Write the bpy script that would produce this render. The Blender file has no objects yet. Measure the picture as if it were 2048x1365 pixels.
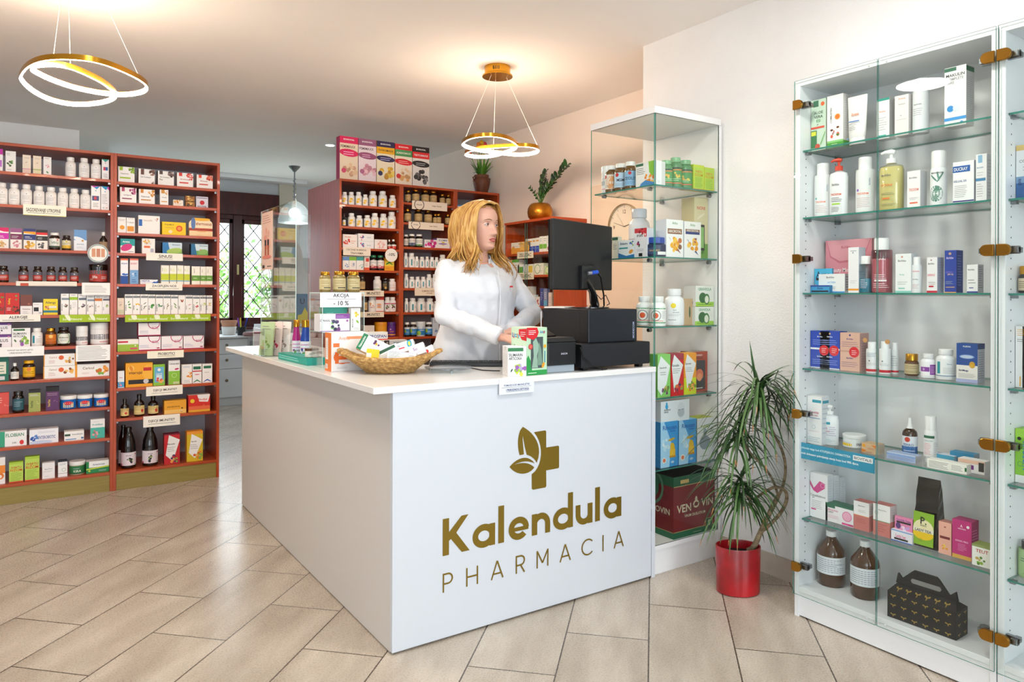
import bpy, bmesh, math, random, re
from mathutils import Vector, Matrix
PI = math.pi
scene = bpy.context.scene
COL = scene.collection
R = random.Random(7)

# ---------------------------------------------------------------- camera, world, exposure
EYE = Vector((0, 0, 1.25)); FPX = 1434.0; PPY = 588.6
YAW = math.radians(56.14); ROLL = math.radians(0.17)
FW = Vector((math.cos(YAW), math.sin(YAW), 0))
_r0 = Vector((math.sin(YAW), -math.cos(YAW), 0)); _u0 = Vector((0, 0, 1))
RT = _r0 * math.cos(ROLL) + _u0 * math.sin(ROLL)
UP = _u0 * math.cos(ROLL) - _r0 * math.sin(ROLL)
cam = bpy.data.objects.new('camera', bpy.data.cameras.new('camera'))
COL.objects.link(cam)
cam.matrix_world = Matrix(((RT.x, UP.x, -FW.x, EYE.x), (RT.y, UP.y, -FW.y, EYE.y), (RT.z, UP.z, -FW.z, EYE.z), (0, 0, 0, 1)))
cam.data.sensor_width = 36; cam.data.lens = 36 * FPX / 2048
cam.data.shift_y = -(682.5 - PPY) / 2048
cam.data.clip_start = 0.02
scene.camera = cam

w = bpy.data.worlds.new('daylight'); scene.world = w; w.use_nodes = True
nt = w.node_tree; nt.nodes.clear()
wo = nt.nodes.new('ShaderNodeOutputWorld'); wb = nt.nodes.new('ShaderNodeBackground')
wb.inputs[0].default_value = (0.80, 0.90, 1.0, 1); wb.inputs[1].default_value = 5.5
nt.links.new(wb.outputs[0], wo.inputs[0])

def area(name, loc, target, sx, sy, energy, col, shape='RECTANGLE'):
    l = bpy.data.lights.new(name, 'AREA'); l.shape = shape; l.size = sx; l.size_y = sy
    l.energy = energy; l.color = col
    o = bpy.data.objects.new(name, l); COL.objects.link(o); o.location = loc
    o.rotation_euler = (Vector(target) - Vector(loc)).to_track_quat('-Z', 'Y').to_euler()
    return o
# daylight through the shop window behind the camera, through the rear window, and two added fill lights
area('daylight_shopfront', (1.8, -2.35, 1.45), (1.4, 3, 1.1), 1.6, 2.1, 5, (0.84, 0.92, 1.0))
area('shopfront_fill_left', (-1.65, -2.35, 1.45), (2.7, 1.6, 1.25), 2.0, 2.0, 16, (0.86, 0.93, 1.0))  # fill light added to brighten and cool the right wall and cabinets
area('daylight_rear_window', (2.05, 8.85, 1.55), (2.05, 5, 0.6), 0.6, 1.2, 9, (0.85, 0.94, 1.0))
area('back_room_fill', (0.2, 8.0, 2.3), (1.4, 7.9, 0.6), 1.2, 0.8, 9, (0.60, 0.80, 1.0))  # bluish area light added inside the back room, away from its window
vs = scene.view_settings
scene.display_settings.display_device = 'sRGB'
vs.view_transform = 'Standard'; vs.look = 'None'; vs.gamma = 1; vs.use_curve_mapping = False
vs.exposure = 0.06

# ---------------------------------------------------------------- helpers
def ray(x, y):
    return FW + RT * ((x - 1024) / FPX) - UP * ((y - PPY) / FPX)
def on(x, y, ax, c):                       # photo pixel -> point on the plane axis = c
    v = ray(x, y); return EYE + v * ((c - EYE[ax]) / v[ax])
def lin(h):
    h = h.lstrip('#')
    if len(h) == 3: h = ''.join(a + a for a in h)
    o = []
    for i in (0, 2, 4):
        c = int(h[i:i + 2], 16) / 255
        o.append(c / 12.92 if c <= 0.04045 else ((c + 0.055) / 1.055) ** 2.4)
    return (*o, 1)
MATS = {}
def mat(h, rough=0.5, metal=0.0, coat=0.0, emit=0.0, trans=0.0, key=None):
    k = key or (h, rough, metal, coat, emit, trans)
    if k in MATS: return MATS[k]
    m = bpy.data.materials.new('m_' + h); m.use_nodes = True
    b = m.node_tree.nodes['Principled BSDF']
    b.inputs['Base Color'].default_value = lin(h); b.inputs['Roughness'].default_value = rough
    b.inputs['Metallic'].default_value = metal; b.inputs['Coat Weight'].default_value = coat
    b.inputs['Coat Roughness'].default_value = 0.08
    b.inputs['Transmission Weight'].default_value = trans
    if emit:
        b.inputs['Emission Color'].default_value = lin(h); b.inputs['Emission Strength'].default_value = emit
    MATS[k] = m; return m
def noise_mat(key, c1, c2, scale=(1, 1, 1), nscale=5, rough=0.5, bump=0.0, coords='Object', detail=4, lo=0.35, hi=0.65, bscale=None, coat=0, bdist=.004):
    if key in MATS: return MATS[key]
    m = bpy.data.materials.new(key); m.use_nodes = True; n = m.node_tree.nodes; L = m.node_tree.links
    b = n['Principled BSDF']; b.inputs['Roughness'].default_value = rough; b.inputs['Coat Weight'].default_value = coat
    tc = n.new('ShaderNodeTexCoord'); mp = n.new('ShaderNodeMapping'); mp.inputs['Scale'].default_value = scale
    L.new(tc.outputs[coords], mp.inputs[0])
    no = n.new('ShaderNodeTexNoise'); no.inputs['Scale'].default_value = nscale; no.inputs['Detail'].default_value = detail
    L.new(mp.outputs[0], no.inputs['Vector'])
    cr = n.new('ShaderNodeValToRGB'); cr.color_ramp.elements[0].position = lo; cr.color_ramp.elements[1].position = hi
    cr.color_ramp.elements[0].color = lin(c1); cr.color_ramp.elements[1].color = lin(c2)
    L.new(no.outputs['Fac'], cr.inputs[0]); L.new(cr.outputs[0], b.inputs['Base Color'])
    if bump:
        bn = n.new('ShaderNodeTexNoise'); bn.inputs['Scale'].default_value = bscale or nscale * 6; bn.inputs['Detail'].default_value = 3
        L.new(tc.outputs[coords], bn.inputs['Vector'])
        bu = n.new('ShaderNodeBump'); bu.inputs['Strength'].default_value = bump; bu.inputs['Distance'].default_value = bdist
        L.new(bn.outputs['Fac'], bu.inputs['Height']); L.new(bu.outputs[0], b.inputs['Normal'])
    MATS[key] = m; return m
def glass_mat(key, tint, refl=0.04, edge=0.9, rough=0.0):
    if key in MATS: return MATS[key]
    m = bpy.data.materials.new(key); m.use_nodes = True; n = m.node_tree.nodes; L = m.node_tree.links; n.clear()
    out = n.new('ShaderNodeOutputMaterial'); mix = n.new('ShaderNodeMixShader'); tr = n.new('ShaderNodeBsdfTransparent')
    gl = n.new('ShaderNodeBsdfGlossy'); gl.inputs['Roughness'].default_value = rough
    tr.inputs[0].default_value = lin(tint)
    lw = n.new('ShaderNodeLayerWeight'); lw.inputs[0].default_value = 0.5
    pw = n.new('ShaderNodeMath'); pw.operation = 'POWER'; pw.inputs[1].default_value = 5
    ma = n.new('ShaderNodeMath'); ma.operation = 'MULTIPLY_ADD'; ma.inputs[1].default_value = edge; ma.inputs[2].default_value = refl
    L.new(lw.outputs['Facing'], pw.inputs[0]); L.new(pw.outputs[0], ma.inputs[0]); L.new(ma.outputs[0], mix.inputs[0])
    L.new(tr.outputs[0], mix.inputs[1]); L.new(gl.outputs[0], mix.inputs[2]); L.new(mix.outputs[0], out.inputs[0])
    MATS[key] = m; return m
GLASS = lambda: glass_mat('clear_glass', 'fcfefd', .022, .7)
EDGE = lambda: mat('2f7f72', 0.15, coat=0.5)
ACRYL = lambda: glass_mat('acrylic', 'fbfcfb', 0.06)

class MB:
    def __init__(s): s.v = []; s.f = []; s.m = []; s.s = []; s.mats = []
    def mi(s, m):
        if m not in s.mats: s.mats.append(m)
        return s.mats.index(m)
    def add(s, vs, fs, m, smooth=False, xf=None):
        b = len(s.v); s.v += [tuple(xf @ Vector(p)) if xf else tuple(p) for p in vs]
        k = s.mi(m)
        for f in fs: s.f.append([b + i for i in f]); s.m.append(k); s.s.append(smooth)
        return s
    def box(s, x0, x1, y0, y1, z0, z1, m, top=None, right=None, xf=None):
        vs = [(x0, y0, z0), (x1, y0, z0), (x1, y1, z0), (x0, y1, z0), (x0, y0, z1), (x1, y0, z1), (x1, y1, z1), (x0, y1, z1)]
        fs = [(0, 1, 5, 4), (1, 2, 6, 5), (2, 3, 7, 6), (3, 0, 4, 7), (4, 5, 6, 7), (3, 2, 1, 0)]
        b = len(s.v); s.v += [tuple(xf @ Vector(p)) if xf else p for p in vs]
        for i, f in enumerate(fs):
            mm = m
            if i == 4 and top: mm = top
            if i in (1, 3) and right: mm = right
            s.f.append([b + j for j in f]); s.m.append(s.mi(mm)); s.s.append(False)
        return s
    def lathe(s, prof, m, seg=20, c=(0, 0, 0), sx=1, sy=1, smooth=True, xf=None, cap=True):
        vs = []; fs = []
        for (r, z) in prof:
            for k in range(seg):
                a = 2 * PI * k / seg; vs.append((c[0] + r * math.cos(a) * sx, c[1] + r * math.sin(a) * sy, c[2] + z))
        n = len(prof)
        for i in range(n - 1):
            for k in range(seg):
                a, b = i * seg + k, i * seg + (k + 1) % seg
                fs.append((a, b, b + seg, a + seg))
        s.add(vs, fs, m, smooth, xf)
        if cap:
            if prof[0][0] > 1e-5: s.add(vs[:seg], [tuple(range(seg - 1, -1, -1))], m, False, xf)
            if prof[-1][0] > 1e-5: s.add(vs[-seg:], [tuple(range(seg))], m, False, xf)
        return s
    def tube(s, pts, rad, m, seg=8, closed=False, flat=1.0, xf=None, up=None):
        pts = [Vector(p) for p in pts]; n = len(pts)
        rs = rad if isinstance(rad, (list, tuple)) else [rad] * n
        vs = []; fs = []; ref = Vector(up) if up else Vector((0, 0, 1)); pn = None
        for i, p in enumerate(pts):
            a = pts[(i - 1) % n] if (closed or i) else p; b = pts[(i + 1) % n] if (closed or i < n - 1) else p
            t = (b - a).normalized()
            if pn is None: nn = ref - t * ref.dot(t)
            else: nn = pn - t * pn.dot(t)
            if nn.length < 1e-4: nn = Vector((1, 0.3, 0)) - t * t.dot(Vector((1, 0.3, 0)))
            nn.normalize(); pn = nn; bb = t.cross(nn)
            for k in range(seg):
                an = 2 * PI * k / seg; vs.append(p + (nn * math.cos(an) * flat + bb * math.sin(an)) * rs[i])
        rng = n if closed else n - 1
        for i in range(rng):
            j = (i + 1) % n
            for k in range(seg):
                fs.append((i * seg + k, i * seg + (k + 1) % seg, j * seg + (k + 1) % seg, j * seg + k))
        if not closed: fs += [tuple(range(seg - 1, -1, -1)), tuple((n - 1) * seg + k for k in range(seg))]
        return s.add(vs, fs, m, True, xf)
    def prism(s, poly, d0, d1, m, plane='xz', xf=None):        # outline extruded along the third axis
        def P(a, b, d): return {'xz': (a, d, b), 'xy': (a, b, d), 'yz': (d, a, b)}[plane]
        n = len(poly); vs = [P(a, b, d0) for a, b in poly] + [P(a, b, d1) for a, b in poly]
        fs = [tuple(range(n)), tuple(range(2 * n - 1, n - 1, -1))] + [(i, i + n, (i + 1) % n + n, (i + 1) % n) for i in range(n)]
        return s.add(vs, fs, m, False, xf)
    def build(s, name, parent=None, loc=(0, 0, 0), rz=0, bevel=0, auto=True):
        me = bpy.data.meshes.new(name); me.from_pydata(s.v, [], s.f); me.update()
        for m in s.mats: me.materials.append(m)
        me.polygons.foreach_set('material_index', s.m); me.polygons.foreach_set('use_smooth', s.s)
        if auto and any(s.s): me.set_sharp_from_angle(angle=math.radians(42))
        o = bpy.data.objects.new(name, me); COL.objects.link(o); o.location = loc; o.rotation_euler = (0, 0, rz)
        if parent: o.parent = parent
        if bevel:
            b = o.modifiers.new('bevel', 'BEVEL'); b.width = bevel; b.segments = 2; b.limit_method = 'ANGLE'
        return o
def empty(name, loc=(0, 0, 0), rz=0):
    o = bpy.data.objects.new(name, None); COL.objects.link(o); o.location = loc; o.rotation_euler = (0, 0, rz)
    o.empty_display_size = 0.05; return o
def tag(o, label, cat, group=None, kind=None):
    if label: o['label'] = label
    if cat: o['category'] = cat
    if group: o['group'] = group
    if kind: o['kind'] = kind
    return o
def struct(o): o['kind'] = 'structure'; return o

# ---------------------------------------------------------------- flat lettering and printed art
FONT = {}
def textmesh(t, bold=False):
    k = t
    if k in FONT: return FONT[k]
    cu = bpy.data.curves.new('t', 'FONT'); cu.body = t; cu.size = 1; cu.resolution_u = 2; cu.fill_mode = 'FRONT'; cu.offset = .016
    o = bpy.data.objects.new('t', cu); COL.objects.link(o)
    me = o.to_mesh()
    vs = [(v.co.x, v.co.y) for v in me.vertices]; fs = [tuple(p.vertices) for p in me.polygons]
    o.to_mesh_clear(); bpy.data.objects.remove(o); bpy.data.curves.remove(cu)
    if vs:
        x0 = min(v[0] for v in vs); x1 = max(v[0] for v in vs); y0 = min(v[1] for v in vs); y1 = max(v[1] for v in vs)
    else: x0 = x1 = y0 = y1 = 0
    FONT[k] = ([(a - x0, b - y0) for a, b in vs], fs, max(x1 - x0, 1e-3), max(y1 - y0, 1e-3)); return FONT[k]
INK = 0.55
def art(mb, spec, S, W, H, nx=1, seed=0):
    """spec: ';'-separated marks in the 0..1 frame of a face; S(u,v,k) gives the point, k = layer"""
    rr = random.Random(seed); k = 1; S0 = S
    S = lambda u, v, q_: S0(min(max(u, 0), 1), min(max(v, 0), 1), q_)
    for sg in spec.split(';'):
        if not sg: continue
        c, a = sg[0], sg[1:].split(',')
        def strip(x0, y0, x1, y1, m, kk):
            n = max(1, round(nx * (x1 - x0) + 0.49)); vs = []; fs = []
            for i in range(n + 1):
                u = x0 + (x1 - x0) * i / n; vs += [S(u, y0, kk), S(u, y1, kk)]
                if i: b = 2 * i; fs.append((b - 2, b, b + 1, b - 1))
            mb.add(vs, fs, m)
        def disc(cx, cy, r, m, kk, n=14, ry=None, rot=0):
            vs = [S(cx, cy, kk)]; fs = []
            for g_ in ((.5, 1) if nx > 1 else (1,)):
                for i in range(n):
                    an = 2 * PI * i / n; px, py = g_ * r * math.cos(an), g_ * (ry or r) * math.sin(an)
                    px, py = px * math.cos(rot) - py * math.sin(rot), px * math.sin(rot) + py * math.cos(rot)
                    vs.append(S(cx + px, cy + py * W / H, kk))
            if nx > 1:
                for i in range(n): j = (i + 1) % n; fs += [(0, 1 + i, 1 + j), (1 + i, 1 + n + i, 1 + n + j, 1 + j)]
                mb.add(vs, fs, m)
            else: mb.add(vs[1:], [tuple(range(n))], m)
        if c == 'r':
            strip(*map(float, a[:4]), mat(a[4], INK), k)
        elif c == 'l':
            x0, y0, x1, y1 = map(float, a[:4]); n = int(a[4]); m = mat(a[5], INK)
            for i in range(n):
                y = y1 - (y1 - y0) * (i + 0.5) / n; t = (y1 - y0) / n * 0.27
                xe = x0 + (x1 - x0) * (1 - 0.35 * rr.random() ** 2)
                strip(x0, y - t / 2, xe, y + t / 2, m, k)
        elif c in 'tT':
            cx, cy, h, wm = map(float, a[:4]); m = mat(a[4], INK); txt = ','.join(a[5:])
            vs, fs, tw, th = textmesh(txt)
            if c == 't':
                sy = h / th; sx = sy * H / W
                if tw * sx > wm or wm >= 9: sx = (wm % 9) / tw
                mb.add([S(cx + (x - tw / 2) * sx, cy + (y - th / 2) * sy, k) for x, y in vs], fs, m)
            else:
                sx = h / th; sy = min(sx * W / H, wm / tw)
                mb.add([S(cx - (y - th / 2) * sx, cy + (x - tw / 2) * sy, k) for x, y in vs], fs, m)
        elif c == 'c': disc(float(a[0]), float(a[1]), float(a[2]), mat(a[3], INK), k)
        elif c == 'e': disc(float(a[0]), float(a[1]), float(a[2]), mat(a[5], INK), k, 16, float(a[3]), math.radians(float(a[4])))
        elif c == 'o':
            cx, cy, r = map(float, a[:3]); m = mat(a[3], INK); n = 18; vs = []; fs = []
            for i in range(n):
                an = 2 * PI * i / n
                for q in (r, r * 0.86): vs.append(S(cx + q * math.cos(an), cy + q * math.sin(an) * W / H, k))
                fs.append((2 * i, (2 * i + 2) % (2 * n), (2 * i + 3) % (2 * n), 2 * i + 1))
            mb.add(vs, fs, m)
        elif c == 'p':
            q = list(map(float, a[1:])); mb.add([S(q[i], q[i + 1], k) for i in range(0, len(q), 2)], [tuple(range(len(q) // 2))], mat(a[0], INK))
        elif c == 'b':                                             # a cluster of blots: flowers, fruit, pills
            cx, cy, r = map(float, a[:3]); n = int(a[3]); cs = a[4].split('/')
            for i in range(n):
                an = rr.random() * 2 * PI; q = r * math.sqrt(rr.random())
                disc(cx + q * math.cos(an), cy + q * math.sin(an) * W / H, r * rr.uniform(0.22, 0.42), mat(cs[i % len(cs)], INK), k + 0.3 * (i + 1) / n, 8)
        k += 1

# ---------------------------------------------------------------- materials of the place
WHITE = mat('f4f4f4', 0.35); PANEL = mat('eef0f2', 0.28, coat=0.15)
WALLW = noise_mat('plaster_white', 'f6f5f3', 'fbfaf8', nscale=3, rough=0.9, bump=0.5, bscale=110)
WALLO = noise_mat('plaster_peach', 'f3e6da', 'f6eadf', nscale=2, rough=0.9, bump=0.15, bscale=90)
WALLB = noise_mat('plaster_grey', 'dcdfe0', 'e3e6e7', nscale=2, rough=0.9)
CEIL = noise_mat('ceiling_paint', 'f1eeea', 'f5f2ee', nscale=1.2, rough=0.95)
WOOD = noise_mat('cherry_wood', 'a33c14', 'bd4d1c', scale=(14, 14, 1.1), nscale=3, rough=0.32, detail=6, lo=0.3, hi=0.7, coat=0.2)
WOODH = noise_mat('cherry_wood_h', 'a6401a', 'c05222', scale=(1.1, 14, 14), nscale=3, rough=0.32, detail=6, lo=0.3, hi=0.7, coat=0.2)
DARKW = noise_mat('dark_red_wood', '3c0f10', '4c1614', scale=(8, 8, 1), nscale=3, rough=0.35)
BACKP = mat('c4c5ca', 0.6); GOLD = mat('c8912e', 0.22, 0.95); BRASS = mat('a87830', 0.14, 1.0); STEEL = mat('8e9296', 0.32, 1.0)
KICK = noise_mat('brushed_brass', '8c7a3c', '988646', scale=(1, 1, 30), nscale=4, rough=0.38)
BLACK = mat('0c0d0f', 0.42); PAPER = mat('f6f2ea', 0.7)

# ---------------------------------------------------------------- floor, ceiling and walls
XW, XO, YW, YE = 2.753, 3.32, 8.95, 2.833
ZC = 2.595
def floor_mat():
    m = bpy.data.materials.new('floor_tiles'); m.use_nodes = True; n = m.node_tree.nodes; L = m.node_tree.links
    b = n['Principled BSDF']
    tc = n.new('ShaderNodeTexCoord')
    mp = n.new('ShaderNodeMapping'); mp.inputs['Rotation'].default_value = (0, 0, math.radians(-45))
    L.new(tc.outputs['Object'], mp.inputs[0])
    # after -45 deg: x' = (x+y)/sqrt2, y' = (y-x)/sqrt2
    ad = n.new('ShaderNodeVectorMath'); ad.operation = 'ADD'; ad.inputs[1].default_value = (-2.333, -0.012, 0)
    L.new(mp.outputs[0], ad.inputs[0])
    br = n.new('ShaderNodeTexBrick'); br.inputs['Scale'].default_value = 1; br.inputs['Brick Width'].default_value = 0.61
    br.inputs['Row Height'].default_value = 0.2985; br.inputs['Mortar Size'].default_value = 0.0028; br.inputs['Mortar Smooth'].default_value = 0.2
    br.offset = 0.5; br.offset_frequency = 2
    br.inputs['Color1'].default_value = (0.46, 0.46, 0.46, 1); br.inputs['Color2'].default_value = (0.54, 0.54, 0.54, 1); br.inputs['Mortar'].default_value = (0.5, 0.5, 0.5, 1)
    L.new(ad.outputs[0], br.inputs['Vector'])
    st = n.new('ShaderNodeMapping'); st.inputs['Scale'].default_value = (1.5, 5, 1); L.new(mp.outputs[0], st.inputs[0])
    of = n.new('ShaderNodeVectorMath'); of.operation = 'MULTIPLY_ADD'; of.inputs[1].default_value = (60, 60, 60)
    L.new(br.outputs['Color'], of.inputs[0]); L.new(st.outputs[0], of.inputs[2])
    n1 = n.new('ShaderNodeTexNoise'); n1.inputs['Scale'].default_value = 1.6; n1.inputs['Detail'].default_value = 8; n1.inputs['Roughness'].default_value = 0.62
    L.new(of.outputs[0], n1.inputs['Vector'])
    c1 = n.new('ShaderNodeValToRGB'); e = c1.color_ramp.elements
    e[0].position = 0.3; e[0].color = lin('a99b8a'); e[1].position = 0.68; e[1].color = lin('cfc3b3')
    L.new(n1.outputs['Fac'], c1.inputs[0])
    n2 = n.new('ShaderNodeTexNoise'); n2.inputs['Scale'].default_value = 150; n2.inputs['Detail'].default_value = 5; L.new(tc.outputs['Object'], n2.inputs['Vector'])
    c2 = n.new('ShaderNodeValToRGB'); c2.color_ramp.elements[0].position = 0.36; c2.color_ramp.elements[0].color = (0.86, 0.85, 0.84, 1)
    c2.color_ramp.elements[1].position = 0.52; c2.color_ramp.elements[1].color = (1, 1, 1, 1); L.new(n2.outputs['Fac'], c2.inputs[0])
    mu = n.new('ShaderNodeMixRGB'); mu.blend_type = 'MULTIPLY'; mu.inputs[0].default_value = 0.35; L.new(c1.outputs[0], mu.inputs[1]); L.new(c2.outputs[0], mu.inputs[2])
    mx = n.new('ShaderNodeMixRGB'); mx.inputs[2].default_value = lin('564b41'); L.new(br.outputs['Fac'], mx.inputs[0]); L.new(mu.outputs[0], mx.inputs[1])
    L.new(mx.outputs[0], b.inputs['Base Color'])
    rg = n.new('ShaderNodeMapRange'); rg.inputs['To Min'].default_value = 0.2; rg.inputs['To Max'].default_value = 0.36
    L.new(n2.outputs['Fac'], rg.inputs[0]); L.new(rg.outputs[0], b.inputs['Roughness'])
    bu = n.new('ShaderNodeBump'); bu.inputs['Strength'].default_value = 0.12; bu.inputs['Distance'].default_value = 0.002; bu.invert = True
    L.new(br.outputs['Fac'], bu.inputs['Height']); L.new(bu.outputs[0], b.inputs['Normal'])
    return m
def slab_obj(name, x0, x1, y0, y1, z0, z1, m):
    return struct(MB().box(x0, x1, y0, y1, z0, z1, m).build(name))
slab_obj('floor', -3.2, 3.6, -2.6, 9.2, -0.1, 0, floor_mat())
slab_obj('ceiling', -3.2, 3.6, -2.6, 9.2, ZC, ZC + 0.1, CEIL)
slab_obj('wall_right', XW, 3.6, -2.6, YE, 0, ZC, WALLW)
slab_obj('wall_right_rear', XO, 3.6, YE, 9.2, 0, ZC, WALLO)
slab_obj('wall_left', -3.2, -3.0, -2.6, 9.2, 0, ZC, WALLB)
slab_obj('wall_partition', -3.0, 0.33, 6.92, 7.2, 0, ZC, WALLW)
# shop front behind the camera: piers, sill wall and lintel around a wide window; the left opening is added for the fill light
mb = MB(); mb.box(-3, -2.75, -2.6, -2.4, 0, ZC, WALLW); mb.box(-.55, .9, -2.6, -2.4, 0, ZC, WALLW); mb.box(-2.75, -.55, -2.6, -2.4, 0, .4, WALLW); mb.box(-2.75, -.55, -2.6, -2.4, 2.4, ZC, WALLW); mb.box(2.7, XW, -2.6, -2.4, 0, ZC, WALLW)
mb.box(0.9, 2.7, -2.6, -2.4, 0, 0.4, WALLW); mb.box(0.9, 2.7, -2.6, -2.4, 2.4, ZC, WALLW)
struct(mb.build('wall_front'))
slab_obj('baseboard_right', XW - 0.012, XW, -2.4, 2.285, 0, 0.094, noise_mat('skirting_tile', 'b9a996', 'c9bbaa', nscale=9, rough=0.4))
# rear wall with its window opening
wx0, wx1, wz0, wz1 = 1.0, on(553, 500, 1, YW)[0], on(440, 655, 1, YW)[2], on(440, 384, 1, YW)[2]
mb = MB(); mb.box(0.0, wx0, YW, 9.2, 0, ZC, WALLB); mb.box(wx1, XO, YW, 9.2, 0, ZC, WALLB)
mb.box(wx0, wx1, YW, 9.2, 0, wz0, WALLB); mb.box(wx0, wx1, YW, 9.2, wz1, ZC, WALLB); mb.box(-3, 0, YW, 9.2, 0, ZC, WALLB)
struct(mb.build('wall_rear'))
bz = on(440, 429, 1, YW)[2]
win = struct(empty('window_1', (0, YW, wz0)))
def wpart(name, boxes, m, bevel=0.003):
    q = MB()
    for a in boxes: q.box(a[0], a[1], a[2], a[3], a[4] - wz0, a[5] - wz0, m)
    o = q.build(name, win, bevel=bevel); return o
ml, mr = on(465, 500, 1, YW)[0], on(482, 500, 1, YW)[0]
wpart('shutter_box', [(wx0, wx1, -0.10, 0.12, bz, wz1)], DARKW)
wpart('window_frame', [(wx0, wx0 + .06, -.03, .05, wz0, bz), (wx1 - .05, wx1, -.03, .05, wz0, bz), (wx0, wx1, -.03, .05, wz0, wz0 + .07), (wx0, wx1, -.03, .05, bz - .05, bz), (ml, mr, -.05, .05, wz0, bz)], DARKW)
wpart('window_sash', [(ml - .04, ml, -.02, .03, wz0 + .07, bz - .05), (mr, mr + .035, -.02, .03, wz0 + .07, bz - .05), (wx0 + .06, wx1 - .05, -.02, .03, wz0 + .07, wz0 + .11), (wx0 + .06, wx1 - .05, -.02, .03, bz - .1, bz - .05)], DARKW)
wpart('pane', [(wx0 + .06, wx1 - .05, 0.0, .004, wz0 + .1, bz - .08)], GLASS(), 0)
hz = on(476, 540, 1, YW)[2]
wpart('window_handle', [((ml + mr) / 2 - .012, (ml + mr) / 2 + .012, -.07, -.05, hz - .06, hz + .06)], mat('d8c890', .3, .6))
g = MB(); z0, z1 = wz0 - wz0, bz - wz0; s = 0.17
for k in range(-14, 24):
    for sg in (1, -1):
        xa = wx0 + k * s; xb = xa + sg * (z1 - z0) * 0.8
        n0, n1 = 0.0, 1.0
        p0, p1 = Vector((xa, .16, z0)), Vector((xb, .16, z1)); d = p1 - p0
        t0, t1 = 0, 1
        if d.x > 0: t0 = max(t0, (wx0 - p0.x) / d.x); t1 = min(t1, (wx1 - p0.x) / d.x)
        else: t0 = max(t0, (wx1 - p0.x) / d.x); t1 = min(t1, (wx0 - p0.x) / d.x)
        if t1 - t0 > 0.02: g.tube([p0 + d * t0, p0 + d * t1], 0.006, mat('4a3c38', .5), 6)
g.build('window_grille', win)
struct(MB().box(wx0 - .05, wx1 + .03, YW - .1, YW + .05, wz0 - .03, wz0, DARKW).build('trim_1', bevel=.004))
bx0, bx1 = on(556, 400, 1, YW)[0], on(589, 400, 1, YW)[0]
struct(MB().box(bx0, bx1, YW - .06, YW, 0.0, on(570, 366, 1, YW)[2], mat('d9d2bf', .7)).build('trim_2'))
struct(MB().box(1.2, 2.72, 8.42, 8.46, ZC - .045, ZC, mat('e8eaea', .3)).build('trim_3', bevel=.004))
struct(MB().box(XO - .012, XO, 2.834, 3.94, 0, 2.02, mat('f1dac4', .5)).build('door_1', bevel=.003))
# greenery and ground outside the rear window
gr = tag(MB().box(-3, 8, 9.25, 22, -.3, -.2, mat('6c8a4a', .9)).build('lawn'), 'green ground outside the rear window', 'ground', kind='stuff')
def foliage(name, c, rad, n, cols, label, cat='shrub', kind='stuff'):
    q = MB(); rr = random.Random(hash(name) % 99 if 0 else len(label) * 7)
    ms = [mat(x, .6) for x in cols]
    for i in range(n):
        a, b, d = rr.gauss(0, .5), rr.gauss(0, .5), rr.gauss(0, .5)
        p = Vector((c[0] + a * rad[0], c[1] + b * rad[1], max(.0, c[2] + d * rad[2])))
        u = Vector((rr.uniform(-1, 1), rr.uniform(-1, 1), rr.uniform(-1, 1))).normalized(); v = u.orthogonal().normalized()
        L_ = rr.uniform(.05, .11); W_ = L_ * .45
        q.add([p, p + u * L_ * .5 + v * W_, p + u * L_, p + u * L_ * .5 - v * W_], [(0, 1, 2, 3)], ms[i % len(ms)])
    for k in range(6):
        a = rr.uniform(-.6, .6) * rad[0]
        q.tube([(c[0], c[1], -.19), (c[0] + a * .5, c[1], c[2] * .6), (c[0] + a, c[1] + .1, c[2] + rad[2] * .5)], [.02, .012, .005], mat('4d3a2a', .8), 5)
    return tag(q.build(name), label, cat, kind=kind)
foliage('leafy_shrub', (2.0, 11.3, 1.0), (1.2, .7, 1.0), 2200, ['7fb04a', 'a6cf6a', '5c8f3a', '93c25a'], 'bright green leafy bushes outside behind the window grille', 'bush')
foliage('climbing_vine', (2.9, 10.0, 1.3), (.45, .3, .6), 420, ['8fc14e', 'b5dd7a', '6aa03c'], 'light green climbing vine close behind the right window pane', 'vine')
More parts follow.
